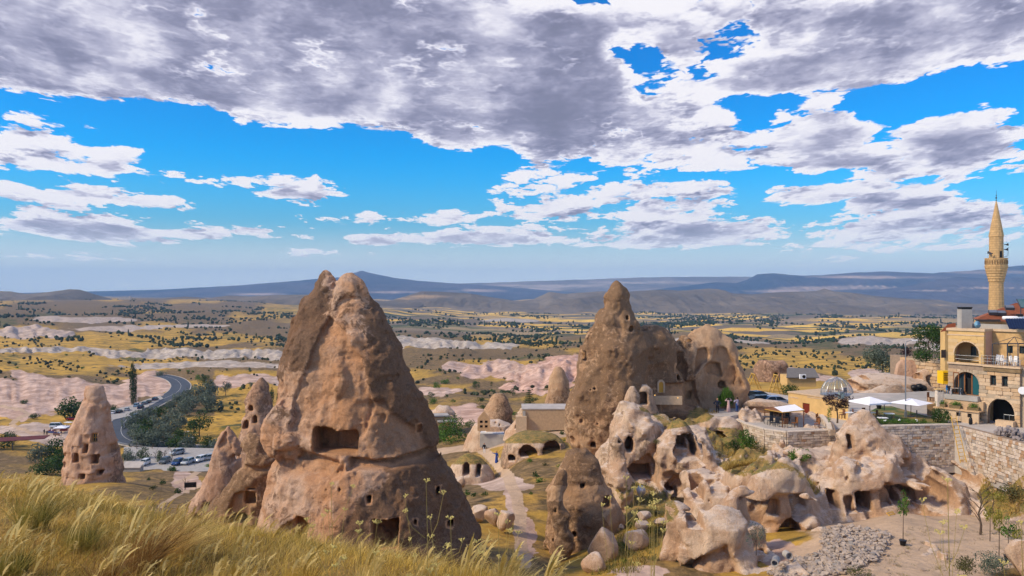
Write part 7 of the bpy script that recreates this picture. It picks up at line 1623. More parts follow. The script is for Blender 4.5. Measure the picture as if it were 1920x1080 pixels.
def car_meshes(kind):
    if kind in CARM: return CARM[kind]
    L, Wd, H = {'sedan': (4.5, 1.78, 1.45), 'suv': (4.6, 1.9, 1.75), 'van': (4.9, 1.95, 2.1)}[kind]
    st = {'sedan': [(-2.25, .45, .62), (-2.15, .30, .88), (-1.5, .25, .98), (-.9, .22, 1.0), (.9, .22, .98), (1.6, .24, .88), (2.1, .28, .78), (2.25, .42, .62)],
          'suv': [(-2.3, .5, .8), (-2.25, .35, 1.1), (-1.5, .3, 1.15), (-.9, .28, 1.15), (.9, .28, 1.1), (1.6, .3, 1.02), (2.2, .35, .92), (2.3, .5, .75)],
          'van': [(-2.45, .5, .9), (-2.4, .35, 1.2), (-1.5, .3, 1.25), (-.9, .28, 1.25), (1.2, .28, 1.2), (1.8, .3, 1.05), (2.3, .35, .9), (2.45, .5, .75)]}[kind]
    body = MB(); vs = []
    for x, z0, z1 in st:
        e = 1-.12*(abs(x)/2.4)**4
        for y, z in ((-.44, z0), (-.5, z0+.12), (-.5, (z0+z1)/2), (-.46, z1-.03), (-.38, z1), (.38, z1), (.46, z1-.03), (.5, (z0+z1)/2), (.5, z0+.12), (.44, z0)): vs.append((x, y*Wd*e, z))
    n = 10; fs = [(i*n+j, i*n+(j+1) % n, (i+1)*n+(j+1) % n, (i+1)*n+j) for i in range(len(st)-1) for j in range(n)]+[tuple(range(n-1, -1, -1)), tuple(range((len(st)-1)*n, len(st)*n))]
    body.add(vs, fs)
    cb = {'sedan': (-1.75, -1.0, .45, 1.25), 'suv': (-2.15, -1.8, .5, 1.2), 'van': (-2.38, -2.25, 1.0, 1.75)}[kind]; zb_ = st[3][2]-.03
    def cabin(mb, g0, z0, z1, inset):
        w0, w1 = Wd*.44-g0, Wd*.36-g0; a, b, c, d = cb; vs = [(a+g0, -w0, z0), (d-g0, -w0, z0), (d-g0, w0, z0), (a+g0, w0, z0), (b+g0, -w1, z1), (c-g0, -w1, z1), (c-g0, w1, z1), (b+g0, w1, z1)]
        mb.add(vs, [(3, 2, 1, 0), (4, 5, 6, 7), (0, 1, 5, 4), (1, 2, 6, 5), (2, 3, 7, 6), (3, 0, 4, 7)])
    gl = MB(); cabin(gl, 0, zb_, H-.06, 0); rf = MB(); a, b, c, d = cb; w1 = Wd*.37
    rf.add([(b-.03, -w1, H-.06), (c+.04, -w1, H-.06), (c+.04, w1, H-.06), (b-.03, w1, H-.06), (b+.1, -w1*.85, H), (c-.08, -w1*.85, H), (c-.08, w1*.85, H), (b+.1, w1*.85, H)], [(3, 2, 1, 0), (4, 5, 6, 7), (0, 1, 5, 4), (1, 2, 6, 5), (2, 3, 7, 6), (3, 0, 4, 7)])
    w0 = Wd*.445
    for sy in (-1, 1):
        for (x0, x1) in ((a, b), (d, c), ((a+d)/2+.05, (b+c)/2+.05)): rf.tube((x0, sy*w0, zb_), (x1, sy*w1, H-.05), .035, n=4)
    wh = MB().tube((0, -.1, 0), (0, .1, 0), .32, n=14); rm = MB().tube((0, -.115, 0), (0, .115, 0), .19, n=10); hl = MB().box((0, 0, 0), (.1, .32, .14)); 
    CARM[kind] = dict(body=body, glass=gl.mesh('glasshouse', GLASS), roof=rf, wheel=wh.mesh('tyre', TYRE), rim=rm.mesh('rim', RIM), lamp=hl.mesh('headlight', LAMP), tail=MB().box((0, 0, 0), (.1, .3, .14)).mesh('tail_light', TAIL), dim=(L, Wd, H, st), bm={}, rm_={}); return CARM[kind]
def car(x, y, z, rz, kind, colr, label, group=None):
    c = car_meshes(kind); L, Wd, H, st = c['dim']
    if colr not in c['bm']: c['bm'][colr] = c['body'].mesh('body', PAINTS[colr], False); c['rm_'][colr] = c['roof'].mesh('roof', PAINTS[colr])
    t = thing('parked_car', label, 'car', (x, y, z), rz, group); obj('body', c['bm'][colr], t); obj('roof', c['rm_'][colr], t); obj('glasshouse', c['glass'], t)
    for sx in (-1.42, 1.4):
        for sy in (-1, 1):
            w = obj('wheel', c['wheel'], t, loc=(sx, sy*(Wd/2-.1), .32)); obj('rim', c['rim'], w)
    for sy in (-1, 1): obj('headlight', c['lamp'], t, loc=(L/2-.08, sy*.6, st[-2][2]-.14)); obj('tail_light', c['tail'], t, loc=(-L/2+.05, sy*.62, st[1][2]-.12))
    return t
def road_at(px, py, off=0):
    x, y, _ = ground_at(px, py); i = int(np.argmin((RX-x)**2+(RY-y)**2)); return x, y, float(RZ[i])+.45, math.atan2(-RNX[i], RNY[i])
for px, py, kd, cl_, lb in [(291,752,'suv','darkblue','dark car at the head of the roadside row near the bend'),(279,757,'sedan','black','black car second from the head of the roadside row'),(271,760,'sedan','grey','grey car third from the head of the roadside row'),(256,763,'suv','light_blue','light blue car parked beside the tall cypress'),(264,768,'suv','darkblue','dark car parked at the outer side of the roadside row'),(238,770,'sedan','silver','silver car left of the light blue one at the road'),(224,775,'sedan','black','black car near the tower in the roadside row'),(212,778,'sedan','white','white car nearest to the windowed tower')]:
    x, y, z, a = road_at(px, py); car(x, y, z-.1, a+R(random.uniform(-6, 6)), kd, cl_, lb, 'cars parked along the road')
x, y, z, a = road_at(253, 786); car(x, y, z, a, 'suv', 'light_blue', 'light blue car driving alone down the road')
slab('layby', [ground_at(a_, b_)[:2] for a_, b_ in ((200, 792), (200, 772), (240, 764), (280, 750), (300, 744), (306, 750), (280, 764), (245, 782))], ground_at(245, 772)[2]+.35, 3, CONC, 'grey lay-by beside the road')
for px, py, kd, cl_, rz, lb in [(271,872,'suv','white',90,'white and blue car at the left of the car park'),(309,868,'suv','grey',90,'dark car partly hidden by the conifer in the car park'),(333,871,'suv','blue',85,'bright blue car in the middle of the car park'),(352,870,'suv','silver',80,'pale blue-white car right of the bright blue one'),(375,865,'suv','white',75,'white car behind the green shrub in the car park'),(392,862,'suv','silver',40,'grey car at the right end of the car park'),(332,852,'suv','silver',60,'silver car behind the bare trees at the back of the car park')]:
    x, y = gp(px, py, zc_p); car(x, y, zc_p, R(rz+180), kd, cl_, lb, 'cars in the car park')
x, y, z, a = road_at(392, 846); car(x, y+4, z-.05, a, 'sedan', 'white', 'white car parked behind the leaning pink cone')
x, y = gp(107, 803, ground_at(107, 803)[2]); g3 = ground_at(107, 803); car(g3[0], g3[1], g3[2], R(10), 'van', 'white', 'white van beside the market stalls')
g3 = ground_at(135, 788); car(g3[0], g3[1], g3[2], R(5), 'sedan', 'red', 'dark red car behind the market stalls')
# cars by the domed building
for px, py, rz, kd, cl_, lb in [(1402, 752, 20, 'suv', 'black', 'shiny black car nearest to the castle rock'), (1420, 748, 25, 'sedan', 'darkblue', 'dark blue car with a curved roof behind the long boulder'), (1434, 756, 12, 'sedan', 'black', 'black car with a red tail lamp beside the long boulder'), (1454, 758, 5, 'sedan', 'white', 'white car partly hidden behind the long boulder'), (1418, 757, 200, 'sedan', 'black', 'black hatchback in front of the dark blue car')]:
    x, y = gp(px, py+4, ZT); car(x, y, ZT, R(rz), kd, cl_, lb, 'cars parked behind the long boulder')
# people: one continuous body grown from capsules, with clothes and hair on top
def capsules(caps, vox, name, mt, parent, k=.04, inflate=0):
    A = np.array([[*c[0], *c[1]] for c in caps]); lo = np.minimum(A[:, :3], A[:, 3:]).min(0)-.2; hi = np.maximum(A[:, :3], A[:, 3:]).max(0)+.2
    g_ = [np.arange(lo[i], hi[i], vox) for i in range(3)]; X, Y, Z = np.meshgrid(*g_, indexing='ij'); d = None
    for a, b, r0, r1 in caps:
        a = np.array(a, float); b = np.array(b, float); ab = b-a; t = np.clip(((X-a[0])*ab[0]+(Y-a[1])*ab[1]+(Z-a[2])*ab[2])/(ab@ab+1e-9), 0, 1)
        e = np.sqrt((X-a[0]-ab[0]*t)**2+(Y-a[1]-ab[1]*t)**2+(Z-a[2]-ab[2]*t)**2)-(r0+(r1-r0)*t)-inflate; d = e if d is None else smin(d, e, k)
    gr_ = openvdb.FloatGrid(background=1.0); gr_.copyFromArray(d.astype(np.float32)); p, t_, q = gr_.convertToPolygons(isovalue=0.0, adaptivity=.0)
    return obj(name, np_mesh(name, np.asarray(p)*vox+lo, [np.asarray(t_, np.int32).reshape(-1, 3)[:, ::-1], np.asarray(q, np.int32).reshape(-1, 4)[:, ::-1]], mt, smooth=True), parent)
SKIN = mat('skin', color=(.42, .24, .16)); HAIR = mat('dark_hair', color=(.015, .01, .008))
def cloth(n, c): return mat('cloth_'+n, color=c, rough=.9)
def person(x, y, z, rz, label, top, bottom, hair=HAIR, arms='down', skirt=False, step=.0, h=1.0):
    t = thing('person', label, 'person', (x, y, z), rz)
    hip, sh_, nk = .92, 1.42, 1.50; A = {'down': ((.30, 0, 1.12), (.31, .06, .86)), 'hips': ((.42, 0, 1.18), (.20, .08, 1.0)), 'up': ((.36, .12, 1.22), (.16, .28, 1.42)), 'head': ((.42, .0, 1.42), (.20, .0, 1.66)), 'out': ((.48, 0, 1.40), (.70, .05, 1.46))}[arms]
    legs = []; 
    for s, st_ in ((-1, step), (1, -step)): legs += [((s*.09, 0, hip), (s*.11, st_*.5, .48), .095, .06), ((s*.11, st_*.5, .48), (s*.11, st_, .09), .06, .04), ((s*.11, st_-.04, .04), (s*.12, st_+.16, .035), .04, .03)]
    torso = [((0, 0, hip), (0, 0, 1.15), .15, .13), ((0, 0, 1.15), (0, 0, 1.36), .13, .14), ((-.15, 0, 1.40), (.15, 0, 1.40), .07, .07)]; ar = []
    for s in (-1, 1):
        e, w = A; sx = s if arms != 'out' or s > 0 else -1; ee, ww = (e, w) if (arms != 'out' or s > 0) else ((.30, 0, 1.12), (.31, .06, .86)); ar += [((s*.19, 0, 1.40), (s*ee[0], ee[1], ee[2]), .052, .042), ((s*ee[0], ee[1], ee[2]), (s*ww[0], ww[1], ww[2]), .042, .028)]
        wx, wy, wz = s*ww[0], ww[1], ww[2]; ar += [((wx, wy, wz), (wx, wy+.02, wz-.08), .034, .02), ((wx, wy, wz-.02), (wx-s*.03, wy+.04, wz-.06), .014, .011)]
    head = [((0, 0, 1.46), (0, .01, 1.56), .055, .055), ((0, .01, 1.62), (0, .01, 1.70), .085, .095), ((0, .10, 1.645), (0, .118, 1.635), .016, .018), ((-.09, 0, 1.66), (.09, 0, 1.66), .02, .02)]
    capsules(legs+torso+ar+head, .028, 'body', SKIN, t)
    capsules(torso+[c for c in ar if c[2] >= .042], .03, 'shirt', top, t, inflate=.018)
    if skirt: capsules([((0, 0, 1.0), (0, 0, .15), .15, .24)], .03, 'skirt', bottom, t, inflate=.01)
    else: capsules([c for c in legs if c[2] > .05]+[((-.06, 0, .95), (.06, 0, .95), .13, .13)], .03, 'trousers', bottom, t, inflate=.015)
    capsules([((0, -.02, 1.70), (0, -.04, 1.66), .10, .10)]+([((0, -.06, 1.62), (0, -.09, 1.40), .07, .05)] if skirt else []), .03, 'hair', hair, t, inflate=.008)
    capsules([((s*.11, (step if s < 0 else -step)-.05, .045), (s*.12, (step if s < 0 else -step)+.18, .04), .045, .035) for s in (-1, 1)], .03, 'shoes', BLACK, t)
    t.scale = (h, h, h); return t
K_BLK = cloth('black', (.015, .015, .018)); K_BLU = cloth('blue', (.02, .06, .28)); K_PNK = cloth('pale_pink', (.62, .42, .40)); K_LAV = cloth('lavender', (.32, .30, .42)); K_JEAN = cloth('jeans', (.03, .08, .25)); K_NAVY = cloth('navy', (.02, .025, .05)); K_WHT = cloth('white', (.7, .7, .72))
def gfoot(px, py, z): x, y = gp(px, py, z); return x, y, z
def zcave(px, py): 
    Y = np.linspace(60, 115, 1200); X = (px-960)/F*Y; Z = (540-py)/F*Y; h_ = np.maximum(cave.hz(X.astype(np.float32), Y.astype(np.float32)), ground_z(X, Y)); i = int(np.argmax(h_ > Z)); return float(X[i]), float(Y[i]), float(h_[i])
slab('viewpoint', [wp(a, b, -15.2)[:2] for a, b in ((1322, 779), (1366, 781), (1392, 776), (1404, 766), (1330, 765))], -15.2, 1.6, LANE, 'pale trodden viewpoint beside the weeping shrub')
person(*gfoot(1345, 774, -15.2), R(170), 'person in dark clothes standing at the edge of the viewpoint', K_NAVY, K_BLK, arms='hips')
person(*gfoot(1366, 772, -15.2), R(10), 'person in a pale pink dress with raised elbows between the two others', K_PNK, K_PNK, arms='head', skirt=True, h=.97)
person(*gfoot(1382, 772, -15.2), R(30), 'person in a lavender shirt and blue jeans beside the weeping shrub', K_LAV, K_JEAN, arms='up')
g3 = ground_at(902, 841); person(*g3, R(190), 'person in a long black dress walking on the footpath', K_BLK, K_BLK, skirt=True, h=1.05); g3 = ground_at(908, 850); person(*g3, R(185), 'person in a black top and light skirt walking down the footpath', K_BLK, K_WHT, step=.16, h=1.05); g3 = ground_at(931, 868); person(*g3, R(150), 'person in a long blue dress with one arm stretched out', K_BLU, K_BLU, arms='out', skirt=True, h=1.05)
for px, py, lb in ((83, 815, 'left one of two dark-clothed people walking left of the market stalls'), (88, 817, 'right one of two dark-clothed people walking left of the market stalls')):
    g3 = ground_at(px, py); person(*g3, R(40), lb, K_BLK, K_BLK, step=.2, h=1.1)
# market stalls by the tower
STC = [cloth('stall_red', (.22, .04, .05)), cloth('stall_blue', (.05, .08, .2)), cloth('stall_brown', (.16, .09, .07))]
g3 = ground_at(115, 812); parasol(g3[0], g3[1], g3[2], 4.2, .7, .15, 2.1, R(10), 'white parasol over the market stalls', None)
for i, (px, py) in enumerate([(98, 812), (108, 816), (120, 808), (128, 803), (112, 805)]):
    g3 = ground_at(px, py); t = thing('market_stall', ['souvenir table at the left end of the stalls', 'souvenir table in front of the white parasol', 'souvenir table right of the white parasol', 'souvenir table against the windowed tower', 'souvenir table behind the white parasol'][i], 'stall', g3, R(random.uniform(-20, 20)), 'market stalls by the tower')
    MB().box((0, 0, .85), (2.6, 1.3, .08)).build('tabletop', STC[i % 3], t); MB().box((0, -.63, .45), (2.6, .04, .8)).build('cloth', STC[(i+1) % 3], t)
    for sx in (-1.2, 1.2): MB().box((sx, .5, 1.1), (.08, .08, 2.2)).build('post', DMET, t)
    if i % 2: MB().box((0, .1, 2.2), (2.8, 1.8, .08)).build('awning', WHITE if i == 3 else STC[2], t)
    for _ in range(6): MB().box((random.uniform(-1.1, 1.1), random.uniform(-.4, .4), 1.05), (.3, .3, .3)).build('goods', random.choice(STC+[WHITE]), t)
# small valley street lamps
for i, (px, pb, pt_, lb) in enumerate([(123, 785, 772, 'street lamp beside the trees left of the tower'), (254, 823, 807, 'street lamp at the inner curve of the road'), (346, 836, 809, 'street lamp in the thicket by the lower road'), (354, 838, 820, 'short lamp beside the lower road'), (256, 874, 842, 'tall lamp mast at the car park entrance')]):
    g3 = ground_at(px, pb); lamp_post(g3[0], g3[1], g3[2], (pb-pt_)/F*g3[1], lb, 'street lamps in the valley', arm=1.0)
# shed roofs, banner, small walls in the valley
g3 = ground_at(20, 846); sdd = thing('shed', 'dark red corrugated shed roof at the far left edge', 'shed', g3); q = [(-22, -2, 2.2), (9.5, 2, 3.6), (9.5, 5, 4.2), (-22, 2.5, 3.0)]
MB().add(q+[(a, b, c-.15) for a, b, c in q], [(0, 1, 2, 3), (7, 6, 5, 4), (0, 4, 5, 1), (1, 5, 6, 2), (2, 6, 7, 3), (3, 7, 4, 0)]).build('roof', mat('dark_red_sheet', color=(.11, .03, .035), vary=.3, scale=1), sdd)
for a in (-20, -10, 0, 8): MB().box((a, 1, 1.2), (.2, .2, 2.6)).build('post', DMET, sdd)
g3 = ground_at(357, 920); bnn = thing('banner', 'black sheet panel fixed beside the leaning cone', 'banner', g3); MB().box((0, 0, 1.0), (2.0, .08, .9), R(15)).build('sheet', BLACK, bnn)
for sx in (-.9, .9): MB().tube((sx, sx*.25, 0), (sx, sx*.25, 1.5), .04).build('post', DMET, bnn)
g3 = ground_at(250, 884); kw = thing('kiosk', 'small pale concrete kiosk with a sloping roof by the car park', 'kiosk', (g3[0], g3[1], zc_p-.5)); MB().box((0, 0, 1), (4.6, 2.2, 2)).build('wall', CONC, kw); MB().add([(-2.5, -1.3, 2), (2.5, -1.3, 2), (2.5, 1.3, 3.2), (-2.5, 1.3, 3.2), (-2.5, -1.3, 1.85), (2.5, -1.3, 1.85), (2.5, 1.3, 3.05), (-2.5, 1.3, 3.05)], [(0, 1, 2, 3), (7, 6, 5, 4), (0, 4, 5, 1), (1, 5, 6, 2), (2, 6, 7, 3), (3, 7, 4, 0)]).build('roof', LANE, kw)
# far silo and mast
x, y, z = ground_at(234, 566); z = P(234, 566, 4000)[2]; si = thing('silo_building', 'pale block of grain silos on the plain under the blue mountain', 'silo', (P(234, 566, 4000)[0], 4000, z)); 
for i in range(7): MB().tube((-26+i*8.5, 0, 0), (-26+i*8.5, 0, 21), 4.4, n=10).build('silo_cell', LANE, si)
MB().box((26, 0, 14), (10, 10, 28)).build('tower', LANE, si); MB().tube((28, 0, 28), (28, 0, 38), .8).build('mast', METAL, si)
ms = thing('radio_mast', 'thin radio mast on the left brown hill', 'mast', (P(180, 556, 4150)[0], 4150, P(180, 556, 4150)[2])); MB().tube((0, 0, 0), (0, 0, 38), 1.0, .5, 5).build('pole', METAL, ms)
# terrace houses of the middle ground
th_ = thing('walled_terrace', 'flat white roof terrace with a grey wall before the domed cave rock', 'terrace', P(922, 812, 156)); 
MB().box((1.2, 1, -1.4), (6.5, 4, 2.6), R(-8)).build('wall', CONC, th_); MB().box((0.2, 1.6, .0), (4.6, 3.0, .2), R(-8)).build('roof', WHITE, th_); MB().box((3.2, .4, -.35), (4.2, 3.0, .2), R(-8)).build('lower_roof', WHITE, th_)
ho2 = thing('rock_facade', 'small peaked rock facade with four tiny windows', 'facade', P(907, 808, 154.5)); mb = MB(); plate(mb, [(-1.2, 0), (1.2, 0), (1.2, 2.4), (0, 3.8), (-1.2, 2.4)], [rect(-.75, -.2, .6, 1.1), rect(.2, .75, .6, 1.1), rect(-.75, -.2, 1.5, 2.0), rect(.2, .75, 1.5, 2.0)], .5, (0, 0, 0), (1, 0, 0), (0, 1, 0)); mb.build('wall', ASH[2], ho2); MB().box((0, .6, 1.3), (2.2, .1, 2.4)).build('room_dark_panel', DARK, ho2)  # near-black sheet behind the windows paints the dark inside
lw = thing('flat_roof_building', 'long low building with a flat white roof left of the tallest chimney', 'building', P(1035, 800, 140)); MB().box((0, 3, 1.2), (10.4, 6, 3.6)).build('wall', ASH[0], lw); MB().box((0, 3, 3.08), (10.6, 6.2, .14)).build('roof', LANE, lw); MB().box((-5.4, .2, .6), (1.9, 2, 2.6)).build('porch', ASH[1], lw); MB().box((-4.9, .0, 2.3), (.5, .4, .9)).build('chimney', CONC, lw)
pr = thing('patio_roof', 'grey flat roofs stepping over the pink rock dome', 'roof', P(822, 778, 200)); MB().box((0, 0, 0), (5, 4, .3), R(12)).build('upper_slab', CONC, pr); MB().box((2.2, -1.5, -1.2), (4.6, 3.4, .3), R(12)).build('lower_slab', CONC, pr); MB().box((1, 0.5, -1.6), (5, 3.2, 2.4), R(12)).build('wall', ASH[0], pr)
gh = thing('gable_house', 'small yellow gable house with a grey roof left of the glass dome', 'house', P(1503, 722, 128)); gh.scale = (.85, .85, .85)
MB().box((0, 2, .7), (5.4, 4, 2.0)).build('wall', YEL, gh); MB().add([(-3.0, -.4, 1.5), (3.2, -.4, 1.5), (3.2, 2.2, 3.0), (-2.0, 2.2, 3.0), (-3.0, -.4, 1.35), (3.2, -.4, 1.35), (3.2, 2.2, 2.85), (-2.0, 2.2, 2.85)], [(0, 1, 2, 3), (7, 6, 5, 4), (0, 4, 5, 1), (1, 5, 6, 2), (2, 6, 7, 3), (3, 7, 4, 0)]).build('roof', mat('slate_grey', color=(.16, .15, .15), vary=.2), gh)
ac = thing('air_conditioner', 'white air conditioner unit with a dark fan on the grey gable roof', 'air conditioner', P(1505, 706, 126)); MB().box((0, 0, 0), (.95, .4, .7)).build('housing', WHITE, ac); MB().tube((0.12, -.22, 0), (.12, -.18, 0), .26, n=14).build('fan', BLACK, ac)
# yellow wooden swings beyond the cars
def swing(px, pb, pt_, w, Y, lb):
    x, y, z = P(px, pb, Y); h = (pb-pt_)/F*Y; W_ = w/F*Y/2; t = thing('swing_frame', lb, 'swing', (x, y, z), 0, 'yellow wooden frames beyond the cars')
    for sy in (0, 1.6):
        for sx in (-1, 1): MB().tube((sx*W_, sy, 0), (0, sy, h), .09, n=5).build('leg', WOODY, t)
        MB().tube((-W_*.6, sy, h*.4), (W_*.6, sy, h*.4), .06, n=5).build('crossbar', WOODY, t)
    MB().tube((0, -.2, h), (0, 1.9, h), .09, n=5).build('top_beam', WOODY, t)
swing(1458, 745, 704, 24, 122, 'right one of two yellow wooden A-frames beyond the parked cars'); swing(1415, 732, 702, 26, 128, 'left one of two yellow wooden A-frames beyond the parked cars')
dk_ = thing('wooden_deck', 'yellow plank deck between the wooden frames', 'deck', P(1425, 733, 126)); 
for i in range(7): MB().box((0, i*.34, 0), (7.5, .3, .1)).build('plank', WOODY, dk_)
# canopy shed and fence behind
cs = thing('canopy', 'white sheet canopy on dark posts behind the smooth rock', 'canopy', P(1672, 728, 122)); 
MB().add([(-3.2, -1, 1.3), (2.5, -1, 1.3), (3.8, 1.6, 2.2), (-1.6, 1.6, 2.2), (-3.2, -1, 1.2), (2.5, -1, 1.2), (3.8, 1.6, 2.1), (-1.6, 1.6, 2.1)], [(0, 1, 2, 3), (7, 6, 5, 4), (0, 4, 5, 1), (1, 5, 6, 2), (2, 6, 7, 3), (3, 7, 4, 0)]).build('roof', LANE, cs); MB().box((0, 1.2, .2), (5, .3, 2.2)).build('back_wall', MORT, cs)
for sx in (-3.4, -2.6): MB().box((sx, -.9, .2), (.25, .25, 3.2)).build('post', DMET, cs)
fn = thing('fence', 'dark metal picket fence above the rock bank beside the hotel', 'fence', P(1690, 672, 112))
for i in range(34): MB().box((i*.22, 0, .45), (.035, .035, 1.1)).build('picket', DMET, fn)
for z in (.05, .95): MB().box((3.6, 0, z), (7.5, .04, .04)).build('rail', DMET, fn)
tw = thing('garden_wall', 'tan block wall below the picket fence beside the hotel', 'wall', P(1683, 725, 110)); Wg = Wall(1683, 110, 1776, 104); MB().box((3.2, 1.5, 2.0), (7.0, 1.0, 4.1), math.atan2(Wg.d.y, Wg.d.x)).build('core', MORT, tw)
z0 = P(1683, 725, 110)[2]; lay(tw, Wg, [(z0+i*.45, z0+i*.45+.45, .1, Wg.s(1774)) for i in range(9)], [], ASH, -.6, .5, .7, 1.2, .03, 'block')
for i, (px, py) in enumerate([(1714, 730), (1724, 728), (1731, 731)]):
    x, y, z = P(px, py+2, 104); tag(MB().ball((0, 0, .35), .5, 10, 7, (1, 1, .85)).build('bag', BLACK, None, True, loc=(x, y, z)), ['black rubbish bag, left of three on the pale rock', 'black rubbish bag, middle of three on the pale rock', 'black rubbish bag, right of three on the pale rock'][i], 'bag', 'rubbish bags on the pale rock')
# gateway lamps, lit arch window, low walls
LIT = mat('warm_light', build=lambda g, b, out: (b.inputs['Emission Color'].__setattr__('default_value', (1, .55, .15, 1)), b.inputs['Emission Strength'].__setattr__('default_value', 1.2), b.inputs['Base Color'].__setattr__('default_value', (.5, .3, .08, 1))))
aw = thing('arched_window', 'tall yellow-lit arched window with a pale surround in the castle rock', 'window', (P(1239, 725, WINY)[0], WINY+.2, P(1239, 736, WINY)[2])); k = WINY/F
mb = MB(); plate(mb, arch_pts(0, 7*k, 0, 24*k), [arch_pts(0, 4.2*k, .02, 20.5*k)], .25, (0, -.45, 0), (1, 0, 0), (0, 1, 0)); mb.build('surround', ASH[1], aw); mb = MB(); plate(mb, arch_pts(0, 4.3*k, .02, 20.6*k), [], .05, (0, -.3, 0), (1, 0, 0), (0, 1, 0)); mb.build('pane', mat('painted_window_glow', color=(.62, .33, .05), rough=.3), aw)  # yellow light of the window is put into the pane colour
gwl = thing('terrace_wall', 'low plastered parapet with lamps right of the rock gateway', 'wall', P(1250, 752, 95)); MB().box((0, 0, .1), (3.6, .4, 1.0), R(-4)).build('wall', ASH[1], gwl)
for px, py, lb in ((1228, 741, 'small warm lamp at the left end of the plastered parapet'), (1271, 746, 'small warm lamp at the right end of the plastered parapet'), (1208, 732, 'small warm lamp above the rock gateway')):
    tag(MB().ball((0, 0, 0), .07, 8, 6).build('wall_lamp', LIT, None, loc=P(px, py, 93.4)), lb, 'lamp', 'small warm lamps by the gateway')
# window frame in the tower
wf = thing('window_frame', 'dark glazed window frame in the top opening of the rock tower', 'window', (P(177, 821, WINC)[0], WINC+.45, P(177, 821, WINC)[2])); k = WINC/F
MB().box((0, 0, 0), (8*k, .06, 14*k)).build('pane', GLASS, wf); mb = MB()
for sx in (-4, 0, 4): mb.box((sx*k, -.05, 0), (.08, .08, 15*k))
for sz in (-7, 0, 7): mb.box((0, -.05, sz*k), (9*k, .08, .08))
mb.build('frame', WOODY, wf)
# satellite dish in the low cave, pipes, pallet, rubble
x, y, z = P(1201, 920, 77.5); sd2 = thing('satellite_dish', 'white dish lying in the weeds under the low wide cave', 'satellite dish', (x, y, z)); MB().lathe([(.0, 0), (.25, .02), (.42, .08), (.5, .13)], n=18).build('dish', WHITE, sd2, rot=(R(70), 0, R(20)), smooth=True); MB().tube((0, 0, 0), (0, .3, -.5), .03).build('mount', METAL, sd2)
def pipe(px, py, Y, L, rz, lb):
    n = 14; vs = []; 
    for r0, x0 in ((.23, -L/2), (.23, L/2), (.17, L/2), (.17, -L/2)): vs += [(x0, r0*math.cos(2*math.pi*i/n), r0*math.sin(2*math.pi*i/n)) for i in range(n)]
    mb = MB().add(vs, [(k*n+i, k*n+(i+1) % n, ((k+1) % 4)*n+(i+1) % n, ((k+1) % 4)*n+i) for k in range(4) for i in range(n)]); tag(mb.build('concrete_pipe', CONC, None, loc=P(px, py, Y), rot=(0, 0, rz)), lb, 'pipe')
def on_ground(px, py): return ground_at(px, py, 30, 200)
pipe(1454, 1052, 50.5, .9, R(65), 'longer grey concrete pipe beside the round rubble cave'); pipe(1476, 1040, 51.5, .5, R(100), 'short grey concrete pipe behind the longer one')
x, y, z = P(1676, 968, 64.5); pal = thing('pallet', 'small wooden pallet leaning at the cave floor', 'pallet', (x, y, z), R(30)); pal.rotation_euler[0] = R(35)
for i in range(5): MB().box((0, -.4+i*.2, 0), (.8, .1, .03)).build('slat', WOODY, pal)
for sx in (-.35, .35): MB().box((sx, 0, -.05), (.06, .95, .07)).build('rail', WOODY, pal)
RUB = [mat('rubble_%s' % n, color=c, vary=.3, scale=5, bump=.6) for n, c in (('pale', (.38, .31, .26)), ('tan', (.32, .24, .18)), ('grey', (.25, .225, .21)))]
r_ = random.Random(33); polyR = [(1440,1080),(1470,1060),(1500,1050),(1545,1040),(1540,1000),(1575,990),(1610,996),(1640,1000),(1668,1005),(1660,1025),(1645,1050),(1600,1068),(1560,1080),(1500,1090)]
def cave_floor(px, py):
    Y = np.linspace(44, 80, 900); X = (px-960)/F*Y; Z = (540-py)/F*Y; h_ = np.maximum(cave.hz(X.astype(np.float32), Y.astype(np.float32)), ground_z(X, Y)); i = int(np.argmax(h_ > Z)); return float(X[i]), float(Y[i]), float(h_[i])
xs_, ys_ = [], []; rest = MB(); k = 0
while k < 1900:
    px, py = r_.uniform(1440, 1670), r_.uniform(988, 1090)
    if poly_sd(np.array([px]), np.array([py]), polyR)[0] > 4*r_.random(): continue
    x, y, z = cave_floor(px, py); s = r_.uniform(.10, .26)*(1.3 if k < 150 else 1); k += 1
    if k < 150:
        o = obj('rubble_stone', get_stone(RUB[k % 3], r_.randrange(4)), None, loc=(x, y, z+.1+r_.random()*.25), rot=(r_.uniform(-.6, .6), r_.uniform(-.6, .6), r_.uniform(0, 3)), scale=(s*1.3, s, s*.5)); tag(o, 'flat broken stone lying loose on the rubble slope', 'stone', 'loose stones of the rubble slope')
    else:
        rest.box((x, y, z+.05+r_.random()*.22), (s*1.2, s, s*.45), M=Matrix.Rotation(r_.uniform(0, 3), 3, 'Z') @ Matrix.Rotation(r_.uniform(-.6, .6), 3, 'X') @ Matrix.Rotation(r_.uniform(-.6, .6), 3, 'Y'))
tag(rest.build('rubble', RUB[0]), 'pale broken stone rubble', kind='stuff')
for i in range(16):
    px, py = r_.uniform(1130, 1250), r_.uniform(940, 1062); x, y, z = zcave(px, py) if py < 1000 else cave_floor(px, py); w = r_.uniform(.5, 1.1)
    tree('shrub', 'low green bush in the gully between the squat cone and the smooth rock', x, y, z-.05, w*.8, w, [L_SCRUB, L_YEL, L_MID][i % 3], 'bush', n=300, size=.10, seed=i % 4, trunk=False, group='bushes in the gully', cat='shrub')
